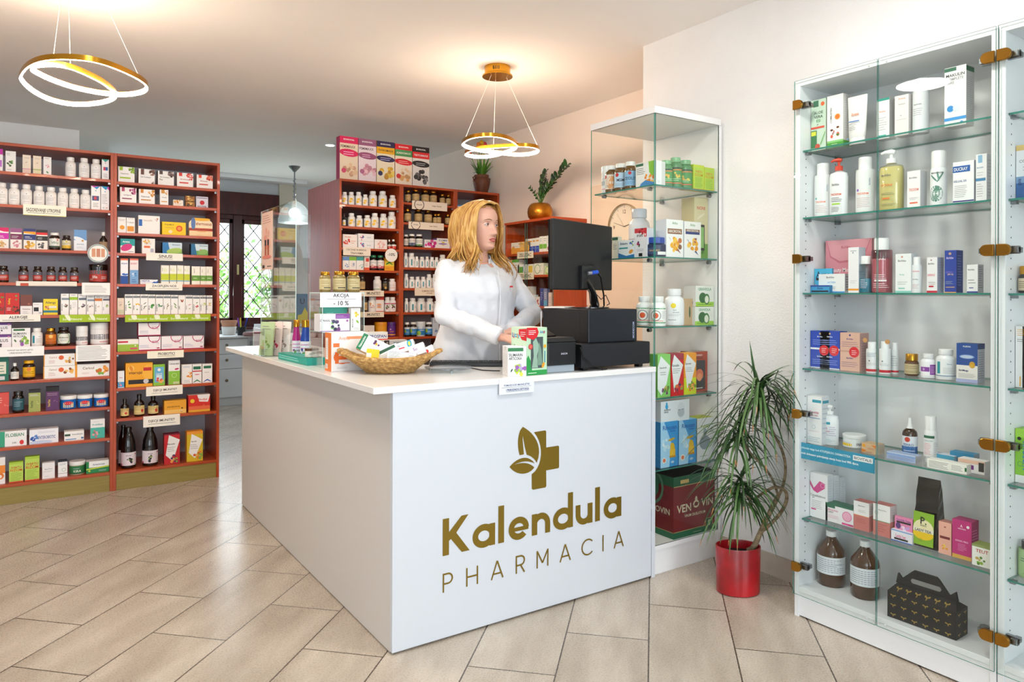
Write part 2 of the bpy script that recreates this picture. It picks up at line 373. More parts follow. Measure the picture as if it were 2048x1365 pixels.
# ---------------------------------------------------------------- red wood shelving
def crop(ox, oy, s): return lambda x, y: (ox + x / s, oy + y / s)
cA, cB, cC = crop(0, 240, 4.551), crop(0, 500, 4.551), crop(0, 720, 4.551)
cE, cF, cG = crop(600, 250, 4.876), crop(600, 500, 4.873), crop(860, 380, 3.792)
YL, YM, XP, XR, YT, XT = 5.154, 5.14, 3.014, 2.466, 2.29, 2.298
TH = 0.018
SHELF = {}            # name -> (axis, plane of the front edge, top height, words for labels)
def shelf_z(x, y, ax, c): return on(x, y, ax, c)[2]
def rack_unit(name, label, x0, x1, yf, depth, top, kick, zs, ids, words, lend=True, rend=True, group=None, panel=True):
    t = tag(empty(name, ((x0 + x1) / 2, yf, 0)), label, 'shelving', group)
    ox = (x0 + x1) / 2
    def P(n, a, m, b=.0015):
        q = MB(); q.box(a[0] - ox, a[1] - ox, a[2], a[3], a[4], a[5], m); return q.build(n, t, bevel=b)
    P('side_panel', (x0, x0 + TH, 0, depth, 0, top), WOOD); P('side_panel', (x1 - TH, x1, 0, depth, 0, top), WOOD)
    P('top_panel', (x0 + TH, x1 - TH, 0, depth, top - TH, top), WOODH)
    P('back_panel', (x0 + TH, x1 - TH, depth - .006, depth, kick, top - TH), BACKP, 0)
    P('plinth', (x0 + TH, x1 - TH, .004, .02, 0, kick), KICK)
    P('bottom_board', (x0 + TH, x1 - TH, 0, depth - .006, kick, kick + TH), WOODH)
    SHELF[ids + '0'] = (1, yf, kick + TH, 'on the bottom board of ' + words)
    for i, z in enumerate(zs):
        s = P('shelf', (x0 + TH, x1 - TH, .004, depth - .006, z - TH, z), WOODH)
        for e in (x0 + TH, x1 - TH - .012):
            MB().box(e - ox, e - ox + .012, .02, .032, z - TH - .012, z - TH, STEEL).build('shelf_pin', s)
    return t
def zlist(pts, cr, yf): return [shelf_z(*cr(x, y), 1, yf) for cr, x, y in [(p[0], p[1], p[2]) for p in pts]]
dl, dr_, ri, ro = 0.413, 0.452, 1.027, 1.065
z1 = [shelf_z(*c(x, y), 1, YL) for c, x, y in ((cA, 1000, 542), (cA, 1000, 822), (cB, 1000, 15), (cB, 1000, 305), (cB, 1000, 588), (cB, 1000, 866), (cC, 1000, 148), (cC, 1000, 430), (cC, 1000, 712))]
z2 = [shelf_z(*c(x, y), 1, YL) for c, x, y in ((cA, 1500, 592), (cA, 1500, 773), (cA, 1500, 1043), (cA, 1500, 1222), (cB, 1500, 314), (cB, 1500, 588), (cB, 1500, 915), (cB, 1500, 1238), (cC, 1500, 505))]
kz = shelf_z(*cC(1500, 970), 1, YL) - TH + .003
mid = (dl + dr_) / 2
rack_unit('shelving_unit', 'cherry wood wall shelving cut off by the left edge, packed with medicines', -.52, mid, YL, .395, 2.133, kz, z1, 'L', 'far-left shelving', group='red wood wall shelving')
rack_unit('shelving_unit', 'narrower cherry wood shelving bay beside the rear window opening', mid, ro, YL, .395, 2.133, kz, z2, 'K', 'window-side shelving', group='red wood wall shelving')
ORD = ['top', 'second', 'third', 'fourth', 'fifth', 'sixth', 'seventh', 'eighth', 'ninth', 'tenth']
for i, z in enumerate(z1): SHELF['L%d' % (i + 1)] = (1, YL, z, 'on the %s shelf of far-left shelving' % ORD[i])
for i, z in enumerate(z2): SHELF['K%d' % (i + 1)] = (1, YL, z, 'on the %s shelf of window-side shelving' % ORD[i])
# middle rack behind the counter
bx = [1.902, 2.405, 2.89, 3.315]
zm1 = [shelf_z(*c(x, y), 1, YM) for c, x, y in ((cE, 690, 791), (cE, 690, 1000), (cE, 690, 1207), (cF, 690, 198), (cF, 690, 401), (cF, 890, 606), (cF, 890, 849))] + [.62, .35]
zm2 = [shelf_z(*c(x, y), 1, YM) for c, x, y in ((cE, 1250, 770), (cE, 1250, 963), (cE, 1250, 1197), (cF, 1180, 174), (cF, 1180, 375), (cF, 1200, 609), (cF, 1200, 846), (cF, 1180, 1040))] + [.5]
zm3 = [shelf_z(*cE(1530, 905), 1, YM), shelf_z(*cE(1530, 1110), 1, YM), 1.3, 1.0, .7, .4]
MT = 2.108
rack_unit('shelving_unit', 'left bay of the cherry wood rack behind the counter, carrying the colourful tall boxes', bx[0], bx[1], YM, .73, MT, .1, zm1, 'M', 'the left rack bay', group='red wood wall shelving')
rack_unit('shelving_unit', 'middle bay of the cherry wood rack behind the counter with gold capped jars', bx[1], bx[2], YM, .4, MT, .1, zm2, 'N', 'the middle rack bay', group='red wood wall shelving')
rack_unit('shelving_unit', 'right bay of the cherry wood rack in the corner, under the brown vase', bx[2], bx[3], YM, .4, MT, .1, zm3, 'O', 'the right rack bay', group='red wood wall shelving')
for i, z in enumerate(zm1): SHELF['M%d' % (i + 1)] = (1, YM, z, 'on the %s shelf of left rack bay' % ORD[i])
for i, z in enumerate(zm2): SHELF['N%d' % (i + 1)] = (1, YM, z, 'on the %s shelf of middle rack bay' % ORD[i])
for i, z in enumerate(zm3): SHELF['O%d' % (i + 1)] = (1, YM, z, 'on the %s shelf of right rack bay' % ORD[i])
SHELF['MT'] = (1, YM, MT, 'on top of the left and middle rack bays')

def pane(x0, x1, y0, y1, z0, z1, name, parent, g=None, e=None):
    """a pane of glass: clear faces, green cut edges"""
    g = g or GLASS(); e = e or EDGE(); d = (x1 - x0, y1 - y0, z1 - z0); ax = d.index(min(d))
    q = MB(); vs = [(x, y, z) for z in (z0, z1) for x, y in ((x0, y0), (x1, y0), (x1, y1), (x0, y1))]
    fs = [((0, 1, 5, 4), 1), ((2, 3, 7, 6), 1), ((1, 2, 6, 5), 0), ((3, 0, 4, 7), 0), ((4, 5, 6, 7), 2), ((3, 2, 1, 0), 2)]
    for f, a in fs: q.add([vs[i] for i in f], [(0, 1, 2, 3)], g if a == ax else e)
    return q.build(name, parent)
# low glass-fronted cabinet against the peach wall (under the gold pot)
PZ = 1.775; py0, py1 = 3.983, 4.60; zp = [shelf_z(*cG(x, y), 0, XP) for x, y in ((700, 478), (700, 647), (740, 880))] + [.82, .5]
t = tag(empty('display_cabinet', (XP, (py0 + py1) / 2, 0)), 'low cherry wood cabinet with sliding glass front, beneath the gold plant pot', 'cabinet')
oy = (py0 + py1) / 2
def P(n, x0, x1, y0, y1, z0, z1, m, b=.0015): return MB().box(x0 - XP, x1 - XP, y0 - oy, y1 - oy, z0, z1, m).build(n, t, bevel=b)
P('side_panel', XP + .01, XO, py0, py0 + TH, 0, PZ, WOOD); P('side_panel', XP + .01, XO, py1 - TH, py1, 0, PZ, WOOD)
P('top_panel', XP, XO, py0, py1, PZ, PZ + TH, WOODH); P('back_panel', XO - .008, XO, py0 + TH, py1 - TH, .1, PZ, mat('8a4a30', .5), 0)
P('base', XP + .02, XO, py0 + TH, py1 - TH, 0, .12, WOODH)
for i, z in enumerate(zp):
    P('shelf', XP + .03, XO - .008, py0 + TH, py1 - TH, z - TH, z, WOODH)
    SHELF['P%d' % (i + 1)] = (0, XP + .03, z, 'on the %s shelf of low glass-fronted cabinet' % ORD[i])
pane(.0, .005, py0 - oy, 4.325 - oy, .13, PZ - .005, 'glass_door', t); pane(.008, .013, 4.31 - oy, py1 - oy, .13, PZ - .005, 'glass_door', t)
MB().box(-.012, .012, py1 - oy - .06, py1 - oy - .01, 1.50, 1.53, STEEL).build('hinge', t)

# ---------------------------------------------------------------- white glass cabinets on the right
def hinge(parent, y, z, sgn, lx):
    """gilded glass-door hinge: rounded plate outside, steel arm inside"""
    q = MB(); pts = [(0, -.018), (0, .018)] + [(sgn * (.023 + .017 * math.cos(a)), .018 * math.sin(a)) for a in [PI / 2 - PI * k / 8 for k in range(9)]]
    if sgn < 0: pts = pts[::-1]
    q.prism([(a, b) for a, b in pts], -.012, 0, BRASS, 'yz'); q.v = [(x + lx, yy + y, zz + z) for x, yy, zz in q.v]
    h = q.build('hinge', parent, bevel=.002)
    a = MB(); s = sgn
    a.box(lx + .008, lx + .05, min(y + s * .035, y + s * .05), max(y + s * .035, y + s * .05), z - .008, z + .008, STEEL)
    a.box(lx + .02, lx + .034, min(y + s * .002, y + s * .05), max(y + s * .002, y + s * .05), z - .012, z + .012, STEEL)
    a.build('hinge_arm', h)
def white_cabinet(label, ya, yb, split, shelves, top, hz, ids, words, hl, hr):
    """front plane x = XR, from ya (image left) down to yb"""
    oy = (ya + yb) / 2; t = tag(empty('display_cabinet', (XR, oy, 0)), label, 'cabinet', 'white glass-door cabinets')
    def P(n, x0, x1, y0, y1, z0, z1, m, b=.001): return MB().box(x0, x1, y0 - oy, y1 - oy, z0, z1, m).build(n, t, bevel=b)
    D = XW - XR - .003
    fz = bot_z
    P('side_panel', .012, D, ya - TH, ya, 0, top, PANEL); P('side_panel', .012, D, yb, yb + TH, 0, top, PANEL)
    P('top_panel', .012, D, yb + TH, ya - TH, top - .022, top, PANEL); P('bottom_board', .012, D, yb + TH, ya - TH, fz - .02, fz, PANEL)
    P('plinth', .016, .03, yb + TH, ya - TH, .006, fz - .02, PANEL); P('back_panel', D - .006, D, yb + TH, ya - TH, fz, top - .022, PANEL, 0)
    SHELF[ids + '0'] = (0, XR + .04, fz, 'on the bottom board of ' + words)
    for i, z in enumerate(shelves):
        s = pane(.03, D - .01, yb + TH + .002 - oy, ya - TH - .002 - oy, z - .006, z, 'glass_shelf', t)
        for xx in (.045, D - .04):
            for yy in (yb + TH + .001, ya - TH - .016): MB().box(xx, xx + .02, yy - oy, yy + .015 - oy, z - .016, z - .0065, STEEL).build('shelf_support', s)
        SHELF['%s%d' % (ids, i + 1)] = (0, XR + .03, z, 'on the %s shelf of %s' % (ORD[i], words))
    dots = MB()
    for xx in (.045, D - .04):
        for k in range(52):
            z = fz + .06 + k * .032
            if z < top - .06: dots.box(xx + .004, xx + .0085, ya - TH - .0006 - oy, ya - TH - oy, z, z + .0045, mat('5d5d5d', .5))
    dots.build('pin_holes', t)
    for a, b, hs, sg in ((ya - .001, split + .002, hl, -1), (split - .002, yb + .001, hr, 1)):
        d = pane(0, .005, b - oy, a - oy, fz - .03, top - .002, 'glass_door', t)
        for z in hz: hinge(d, (a if sg < 0 else b) - oy, z, sg, 0)
        for zz in (fz - .015, top - .02): MB().lathe([(.004, 0), (.004, .006)], mat('c8cccc', .3), 10, xf=Matrix.Translation((-.006, (b + .03 if sg < 0 else a - .03) - oy, zz)) @ Matrix.Rotation(PI / 2, 4, 'Y')).build('bumper', d)
    return t
bot_z = shelf_z(1590, 1173, 0, XR)
ra, rb = 1.708, 1.004; rs = on(1754, 500, 0, XR)[1]
cR1, cR2, cR3, cR4, cR5 = crop(1570, 40, 4.2845), crop(1570, 280, 4.266), crop(1570, 580, 4.2845), crop(1570, 780, 4.2845), crop(1570, 1020, 3.956)
def zr(c, x, ya_, yb_): return (shelf_z(*c(x[0], ya_), 0, XR + .03) + shelf_z(*c(x[1], yb_), 0, XR + .03)) / 2
zR = [zr(cR1, (105, 1720), 1125, 838), zr(cR2, (105, 1712), 665, 517), zr(cR2, (105, 1712), 1303, 1310), zr(cR3, (105, 1720), 665, 828), zr(cR4, (105, 1720), 452, 775), zr(cR5, (100, 1590), 55, 492)]
hz = [(on(1957, 121, 0, XR)[2] + on(1592, 212, 0, XR)[2]) / 2, (on(1965, 501, 0, XR)[2] + on(1592, 519, 0, XR)[2]) / 2, (on(1965, 887, 0, XR)[2] + on(1592, 827, 0, XR)[2]) / 2, (on(1965, 1268, 0, XR)[2] + on(1592, 1131, 0, XR)[2]) / 2]
white_cabinet('large white cabinet with glass doors and gilded hinges, full of skincare', ra, rb, rs, zR, 2.083, hz, 'R', 'big white cabinet', 1, 1)
zS = [shelf_z(*cR1(1960, 790), 0, XR + .03), shelf_z(*cR2(1960, 498), 0, XR + .03), shelf_z(*cR2(1960, 1310), 0, XR + .03), shelf_z(*cR3(1960, 850), 0, XR + .03), shelf_z(*cR4(1960, 820), 0, XR + .03), shelf_z(*cR5(1790, 560), 0, XR + .03)]
white_cabinet('white glass-door cabinet cut off by the right edge of the picture', rb - .004, .30, .65, zS, 2.083, hz, 'S', 'cut-off white cabinet', 1, 1)

# ---------------------------------------------------------------- glass corner tower at the end of the counter
TT = 2.058; tb = 2.728; xe = 2.722
t = tag(empty('glass_showcase', (XT, YT, 0)), 'tall corner showcase with glass sides and white top, beside the counter end', 'cabinet')
def P(n, x0, x1, y0, y1, z0, z1, m, b=.001): return MB().box(x0 - XT, x1 - XT, y0 - YT, y1 - YT, z0, z1, m).build(n, t, bevel=b)
tz0 = shelf_z(1320, 1090.7, 1, YT)
P('top_panel', XT - .004, xe + .01, YT - .004, tb, TT, TT + .03, WHITE); P('side_panel', xe, xe + .02, YT, tb, 0, TT, WHITE)
P('base_board', XT, xe, YT, tb, tz0 - .022, tz0, WHITE); P('plinth', XT + .004, xe, YT + .006, tb - .004, 0, tz0 - .022, WHITE)
pane(XT - XT, .005, .006, tb - YT, tz0, TT, 'glass_side', t); pane(.0055, xe - XT, 0, .005, tz0, TT, 'glass_front', t)
cT1, cT2, cT3, cT4 = crop(1160, 200, 4.873), crop(1160, 400, 4.873), crop(1220, 680, 7.583), crop(1280, 660, 2.728)
zT = [(shelf_z(*cT1(745, 817), 1, YT + .01) + shelf_z(*cT1(1315, 898), 1, YT + .01)) / 2, (shelf_z(*cT2(745, 549), 1, YT + .01) + shelf_z(*cT2(1315, 578), 1, YT + .01)) / 2, shelf_z(*cT2(745, 1239), 1, YT + .01),
      (shelf_z(*cT3(760, 880), 1, YT + .01) + shelf_z(*cT3(1610, 800), 1, YT + .01)) / 2, (shelf_z(*cT4(110, 763), 1, YT + .01) + shelf_z(*cT4(415, 709), 1, YT + .01)) / 2]
SHELF['T0'] = (1, YT + .02, tz0, 'on the base of the glass corner showcase')
for i, z in enumerate(zT):
    s = pane(.007, xe - XT - .002, .008, tb - YT - .02, z - .006, z, 'glass_shelf', t)
    for xx, yy in ((.01, .05), (.01, .36), (xe - XT - .02, .05), (xe - XT - .02, .36)):
        MB().lathe([(.009, 0), (.009, .018)], STEEL, 12, c=(0, 0, 0), xf=Matrix.Translation((xx, yy, z - .016)) @ Matrix.Rotation(PI / 2, 4, 'Y')).build('shelf_clamp', s)
    SHELF['T%d' % (i + 1)] = (1, YT + .012, z, 'on %s shelf of glass showcase' % ORD[i])
    SHELF['U%d' % (i + 1)] = (0, XT + .012, z, 'on %s shelf of glass showcase, left side' % ORD[i])

# ---------------------------------------------------------------- the counter
cx, cy, L1, L2, CH = 1.037, 2.281, 1.258, 2.122, .908
c = tag(empty('sales_counter', (cx, cy, 0)), 'white L-shaped sales counter with the gold pharmacy lettering on its front', 'counter')
def P(n, x0, x1, y0, y1, z0, z1, m, b=.0015): return MB().box(x0, x1, y0, y1, z0, z1, m).build(n, c, bevel=b)
CW = mat('d9dee5', .3, coat=.1)
P('front_panel', 0, L1 - .022, 0, .02, .008, CH, CW); P('front_post', L1 - .022, L1, -.003, -.0002, 0, CH, CW)
P('side_panel', 0, .02, .0205, L2, .004, CH, mat('ddd9d5', .34)); P('end_panel', .02, .37, L2 - .02, L2, .004, CH, CW)
P('inner_panel', .37, .39, .9, L2 - .02, .004, CH, CW); P('inner_front_panel', .50, L1, .38, .40, .004, CH, CW)
CT = CH + .023
q = MB(); q.prism([(-.075, -.008), (L1 - .002, -.008), (L1 - .002, .44), (.50, .44), (.40, .72), (.40, L2 + .085), (-.075, L2 + .085)], CH, CT, mat('f0f0ef', .22, coat=.3), 'xy')
q.build('worktop', c, bevel=.002)
# lettering, one plane just proud of the front panel, spread in metres along the panel
LG = mat('8f7526', .32, .55)
lq = MB(); LY = -.0012
def fu(px, py):                            # pixel on the front panel -> metres (across, up)
    p = on(px, py, 1, cy); return p[0] - cx, p[2]
class Pen:
    def __init__(s, q, m): s.q = q; s.m = m; s.n = 0
    def poly(s, pts, k=0): s.n += 1; s.q.add([(a, LY - s.n * .00005, b) for a, b in pts], [tuple(range(len(pts)))], s.m)
    def bar(s, x0, y0, x1, y1, w):
        d = Vector((x1 - x0, y1 - y0)).normalized(); n = Vector((-d.y, d.x)) * w / 2
        s.poly([(x0 + n.x, y0 + n.y), (x0 - n.x, y0 - n.y), (x1 - n.x, y1 - n.y), (x1 + n.x, y1 + n.y)])
    def arc(s, cx_, cy_, rx, ry, w, a0=0, a1=360, n=28):
        vs = []; fs = []; s.n += 1
        for i in range(n + 1):
            a = math.radians(a0 + (a1 - a0) * i / n)
            for k in (1, 0): vs.append((cx_ + (rx - k * w) * math.cos(a), LY - s.n * .00005, cy_ + (ry - k * w) * math.sin(a)))
            if i: b = 2 * i; s.q.add([vs[b - 2], vs[b - 1], vs[b + 1], vs[b]], [(0, 1, 2, 3)], s.m)
pen = Pen(lq, LG)
bx_, bz_ = fu(885, 1114); ex, ez = fu(1247, 1030); ph = (fu(885, 1040)[1] - bz_)   # cap height
base = (bz_ + ez) / 2; wid = ex - bx_
adv = {'K': 1.12, 'a': 1.02, 'l': .42, 'e': .98, 'n': .93, 'd': 1.04, 'u': .93}
xh = ph * .62; wB = ph * .185; tot = sum(adv[ch] for ch in 'Kalendula') * .66 * ph
kx = wid / tot; X = bx_
for ch in 'Kalendula':
    A = adv[ch] * .66 * ph * kx; W_ = A - ph * .085 * kx; r = W_ / 2; x0 = X; y0 = base; ry = xh / 2 + .003
    st = wB * 1.05
    if ch == 'K':
        pen.bar(x0 + st / 2, y0, x0 + st / 2, y0 + ph, st)
        pen.poly([(x0 + st * .9, y0 + ph * .42), (x0 + W_ - st * 1.25, y0 + ph), (x0 + W_, y0 + ph), (x0 + st * .9, y0 + ph * .2)]) if 0 else None
        pen.poly([(x0 + st, y0 + ph * .38), (x0 + st, y0 + ph * .62), (x0 + W_ - st * 1.25, y0 + ph), (x0 + W_ * .97, y0 + ph), (x0 + st * 1.75, y0 + ph * .47)])
        pen.poly([(x0 + st * .95, y0 + ph * .5), (x0 + st * 1.9, y0 + ph * .63), (x0 + W_ * 1.02, y0), (x0 + W_ - st * 1.2, y0)])
    elif ch == 'l': pen.bar(x0 + st / 2, y0, x0 + st / 2, y0 + ph * 1.06, st)
    elif ch in 'ad':
        pen.arc(x0 + r, y0 + xh / 2, r, ry, wB); pen.bar(x0 + W_ - st / 2, y0, x0 + W_ - st / 2, y0 + (xh if ch == 'a' else ph * 1.06), st)
    elif ch == 'e':
        pen.arc(x0 + r, y0 + xh / 2, r, ry, wB, 0, 318); pen.bar(x0 + wB * .5, y0 + xh * .47, x0 + W_ - .002, y0 + xh * .47, wB * .62)
    elif ch == 'n':
        pen.bar(x0 + st / 2, y0, x0 + st / 2, y0 + xh, st); pen.arc(x0 + r, y0 + xh - r * .98, r, r, wB, 0, 180); pen.bar(x0 + W_ - wB / 2, y0, x0 + W_ - wB / 2, y0 + xh - r * .97, wB)
    elif ch == 'u':
        pen.bar(x0 + W_ - st / 2, y0, x0 + W_ - st / 2, y0 + xh, st); pen.arc(x0 + r, y0 + r * .97, r, r, wB, 180, 360); pen.bar(x0 + wB / 2, y0 + r * .96, x0 + wB / 2, y0 + xh, wB)
    X += A
lq.build('name_lettering', c)
lq = MB(); pen = Pen(lq, LG); b0 = fu(885, 1186); b1 = fu(1247, 1093); ph2 = fu(885, 1148)[1] - b0[1]; base = (b0[1] + b1[1]) / 2
wid = b1[0] - b0[0]; widths = dict(P=.62, H=.75, A=.85, R=.64, M=.85, C=.85, I=.1); ws = [widths[ch] * ph2 for ch in 'PHARMACIA']
gap = (wid - sum(ws)) / 8; X = b0[0]; w = ph2 * .09
for ch, W_ in zip('PHARMACIA', ws):
    x, y, h = X, base, ph2
    if ch == 'I': pen.bar(x + w / 2, y, x + w / 2, y + h, w)
    if ch == 'H': pen.bar(x + w / 2, y, x + w / 2, y + h, w); pen.bar(x + W_ - w / 2, y, x + W_ - w / 2, y + h, w); pen.bar(x, y + h / 2, x + W_, y + h / 2, w)
    if ch in 'PR':
        pen.bar(x + w / 2, y, x + w / 2, y + h, w); r = h * .3; pen.arc(x + W_ - r, y + h - r, r, r, w, -90, 90); pen.bar(x, y + h - w / 2, x + W_ - r, y + h - w / 2, w); pen.bar(x, y + h - 2 * r + w / 2, x + W_ - r, y + h - 2 * r + w / 2, w)
        if ch == 'R': pen.bar(x + W_ * .55, y + h * .42, x + W_ - w * .4, y, w)
    if ch == 'A': pen.bar(x + w / 2, y, x + W_ / 2, y + h, w); pen.bar(x + W_ - w / 2, y, x + W_ / 2, y + h, w); pen.bar(x + W_ * .2, y + h * .3, x + W_ * .8, y + h * .3, w)
    if ch == 'M': pen.bar(x + w / 2, y, x + w / 2, y + h, w); pen.bar(x + W_ - w / 2, y, x + W_ - w / 2, y + h, w); pen.bar(x + w / 2, y + h * .98, x + W_ / 2, y + h * .25, w); pen.bar(x + W_ - w / 2, y + h * .98, x + W_ / 2, y + h * .25, w)
    if ch == 'C': pen.arc(x + h / 2, y + h / 2, h / 2, h / 2, w, 42, 318)
    X += W_ + gap
lq.build('subtitle_lettering', c)
# emblem: cross with two leaves, traced in the crop at (860,840) x3.69
lq = MB(); pen = Pen(lq, LG); cK = crop(860, 840, 3.689)
def E(pts): return [fu(*cK(x, y)) for x, y in pts]
def bez(a, b, c_, d, n=10): return [tuple((1 - t) ** 3 * a[i] + 3 * (1 - t) ** 2 * t * b[i] + 3 * (1 - t) * t * t * c_[i] + t ** 3 * d[i] for i in (0, 1)) for t in [k / n for k in range(n)]]
pen.poly(E([(765, 92), (848, 78), (856, 86), (856, 205), (945, 191), (951, 198), (951, 352), (945, 358), (856, 374), (857, 490), (850, 500), (760, 517), (750, 510), (749, 402)] + bez((749, 402), (830, 350), (845, 180), (765, 92))))
pen.poly(E(bez((683, 52), (760, 90), (840, 190), (786, 318)) + bez((786, 318), (770, 285), (740, 265), (712, 258)) + [(712, 258), (698, 200), (683, 120), (682, 150), (692, 255)] + bez((692, 255), (680, 258), (670, 260), (660, 262)) + bez((660, 262), (640, 190), (645, 110), (672, 62))))
pen.poly(E(bez((585, 348), (640, 280), (720, 250), (772, 322)) + bez((772, 322), (720, 300), (680, 305), (632, 326)) + [(632, 326)]))
pen.poly(E(bez((585, 348), (600, 340), (615, 332), (632, 328)) + bez((632, 328), (690, 310), (740, 320), (768, 352)) + bez((768, 352), (730, 410), (640, 420), (585, 348))))
lq.build('emblem', c)
SHELF['C'] = (1, cy, CT, 'on the counter'); 
# rear kitchen-like unit under the window
ry = 8.331; k1 = on(495, 720, 1, ry)[0]; kt = shelf_z(450, 669, 1, ry + .0) ; ktop = shelf_z(450, 677, 1, ry) + .02
t = tag(empty('drawer_unit', (1.7, ry, 0)), 'white drawer cabinet with round knobs under the rear window', 'cabinet')
def P(n, x0, x1, y0, y1, z0, z1, m, b=.002, par=None): return MB().box(x0 - 1.7, x1 - 1.7, y0 - ry, y1 - ry, z0, z1, m).build(n, par or t, bevel=b)
KW = mat('e6ecf0', .4); zj = [shelf_z(450, y, 1, ry) for y in (709, 738.7, 796)]
P('carcass', .9, k1, ry + .02, 8.85, .09, ktop - .025, KW); P('plinth', .9, k1, ry + .04, ry + .06, 0, .09, KW)
for a, b in ((ktop - .03, zj[0]), (zj[0], zj[1]), (zj[1], zj[2])):
    for x0, x1 in ((1.32, k1),):
        d = P('drawer_front', x0, x1 - .002, ry, ry + .018, b + .003, a - .002, KW)
        MB().lathe([(.005, 0), (.005, .012), (.016, .014), (.016, .022)], mat('8c8070', .35, .8), 12, xf=Matrix.Translation((on(453, 700, 1, ry)[0] - 1.7, 0, (a * .6 + b * .4))) @ Matrix.Rotation(PI / 2, 4, 'X')).build('knob', d)
q = tag(MB().box(.88, 2.75, ry - .02, 8.94, ktop - .022, ktop, mat('eef1f3', .35)).build('kitchen_worktop', bevel=.003), 'pale long worktop running below the rear window', 'worktop')
t = tag(empty('base_cabinet', (2.4, ry, 0)), 'open fronted white cabinet right of the drawers, seen through the acrylic screen', 'cabinet')
MB().box(k1 - 2.4 + .003, .32, 0.02, .5, .0, ktop - .025, KW).build('carcass', t, bevel=.002)
MB().box(k1 - 2.4 + .03, .3, 0.0, .018, .1, ktop - .06, mat('9aa0a0', .4)).build('door', t, bevel=.002)

# ---------------------------------------------------------------- lamps
LED = mat('ffe6cc', .5, emit=100.0); 
def pendant(loc, zr, cr_, pts, wires, label, cr=.09):
    """one closed double-looped band: gilded outside, luminous inside and underneath"""
    t = tag(empty('ring_pendant_lamp', loc), label, 'lamp', 'gold ring pendant lamps')
    q = MB(); q.lathe([(cr * .85, 0), (cr * .85, -.045), (cr, -.052), (cr, -.06)], GOLD, 40)
    for k in range(4): q.box(-cr * .3 + k * .011, -cr * .3 + k * .011 + .004, -cr * .86, -cr * .83, -.035, -.015, BLACK)
    o = q.build('ceiling_canopy', t); o.rotation_euler.z = math.atan2(loc[1], loc[0]) - PI / 2
    P = []
    for k, (x, y) in enumerate(pts): p = on(*cr_(x, y), 2, zr); P.append(Vector((p[0] - loc[0], p[1] - loc[1], zr - loc[2] + .008 * math.sin(2 * PI * k / len(pts)))))
    n0 = len(P); C = []
    for i in range(n0):
        a, b, c_, d_ = P[i - 1], P[i], P[(i + 1) % n0], P[(i + 2) % n0]
        for k in range(6):
            u = k / 6; C.append(.5 * ((2 * b) + (c_ - a) * u + (2 * a - 5 * b + 4 * c_ - d_) * u * u + (3 * b - a - 3 * c_ + d_) * u ** 3))
    for _ in range(6): C = [(C[i - 1] + C[i] * 2 + C[(i + 1) % len(C)]) / 4 for i in range(len(C))]
    n = len(C); ar = sum(C[i].x * C[(i + 1) % n].y - C[(i + 1) % n].x * C[i].y for i in range(n)); sg = 1 if ar > 0 else -1
    h, wd = .022, .007; q = MB(); e = MB(); vs = []; ve = []
    for i in range(n):
        tn = (C[(i + 1) % n] - C[i - 1]).normalized(); nr = Vector((tn.y, -tn.x, 0)).normalized() * sg     # outward
        vs += [C[i] + nr * wd / 2, C[i] + nr * wd / 2 + Vector((0, 0, h)), C[i] - nr * wd / 2 + Vector((0, 0, h)), C[i] - nr * wd / 2]
        ve += [C[i] + nr * wd * .45 + Vector((0, 0, -.0005)), C[i] - nr * (wd / 2 + .001) + Vector((0, 0, -.0005)), C[i] - nr * (wd / 2 + .001) + Vector((0, 0, h * .85))]
    q.add(vs, [(4 * i + j_, 4 * ((i + 1) % n) + j_, 4 * ((i + 1) % n) + (j_ + 1) % 4, 4 * i + (j_ + 1) % 4) for i in range(n) for j_ in range(4)], GOLD, True); r_ = q.build('ring', t)
    e.add(ve, [(3 * i + j_, 3 * ((i + 1) % n) + j_, 3 * ((i + 1) % n) + j_ + 1, 3 * i + j_ + 1) for i in range(n) for j_ in (0, 1)], LED, True); e.build('light_strip', r_)
    for x, y in wires:
        w_ = on(*cr_(x, y), 2, zr + h); g_ = Vector((w_[0] - loc[0], w_[1] - loc[1], 0)); p = min(C, key=lambda c_: (Vector((c_.x, c_.y, 0)) - g_).length) + Vector((0, 0, h))
        s_ = Vector((p.x, p.y, 0)).normalized() * cr * .6
        MB().tube([(s_.x, s_.y, -.06), p], .0011, mat('f4efe6', .3), 5).build('wire', t)
l1 = on(158, -85, 2, ZC)
pendant((l1[0], l1[1], ZC), 2.155, crop(0, 0, 5.6875), [(228, 880), (300, 780), (450, 710), (650, 690), (900, 700), (1150, 745), (1400, 840), (1600, 940), (1680, 1020), (1640, 1080), (1500, 1110), (1330, 1115), (1100, 1085), (850, 1030), (620, 950), (450, 870), (345, 800), (420, 760), (600, 745), (800, 770), (1000, 850), (1180, 940), (1310, 1050), (1310, 1110), (1200, 1160), (1000, 1190), (800, 1190), (600, 1150), (430, 1080), (300, 990), (240, 920)],
        [(570, 675), (860, 685), (1555, 865)], 'gold looped ring pendant lamp hanging at the upper left')
l2 = on(995, 134, 2, ZC)
pendant((l2[0], l2[1], ZC), 2.11, crop(900, 100, 3.793), [(95, 712), (150, 678), (250, 664), (350, 668), (440, 690), (505, 730), (500, 765), (430, 795), (330, 822), (220, 832), (130, 815), (115, 795), (160, 770), (260, 750), (400, 738), (540, 728), (640, 735), (676, 755), (650, 780), (570, 795), (470, 795), (350, 780), (230, 768), (140, 748), (99, 728)],
        [(140, 670), (370, 740), (655, 735)], 'gold looped ring pendant lamp hanging above the pharmacist')
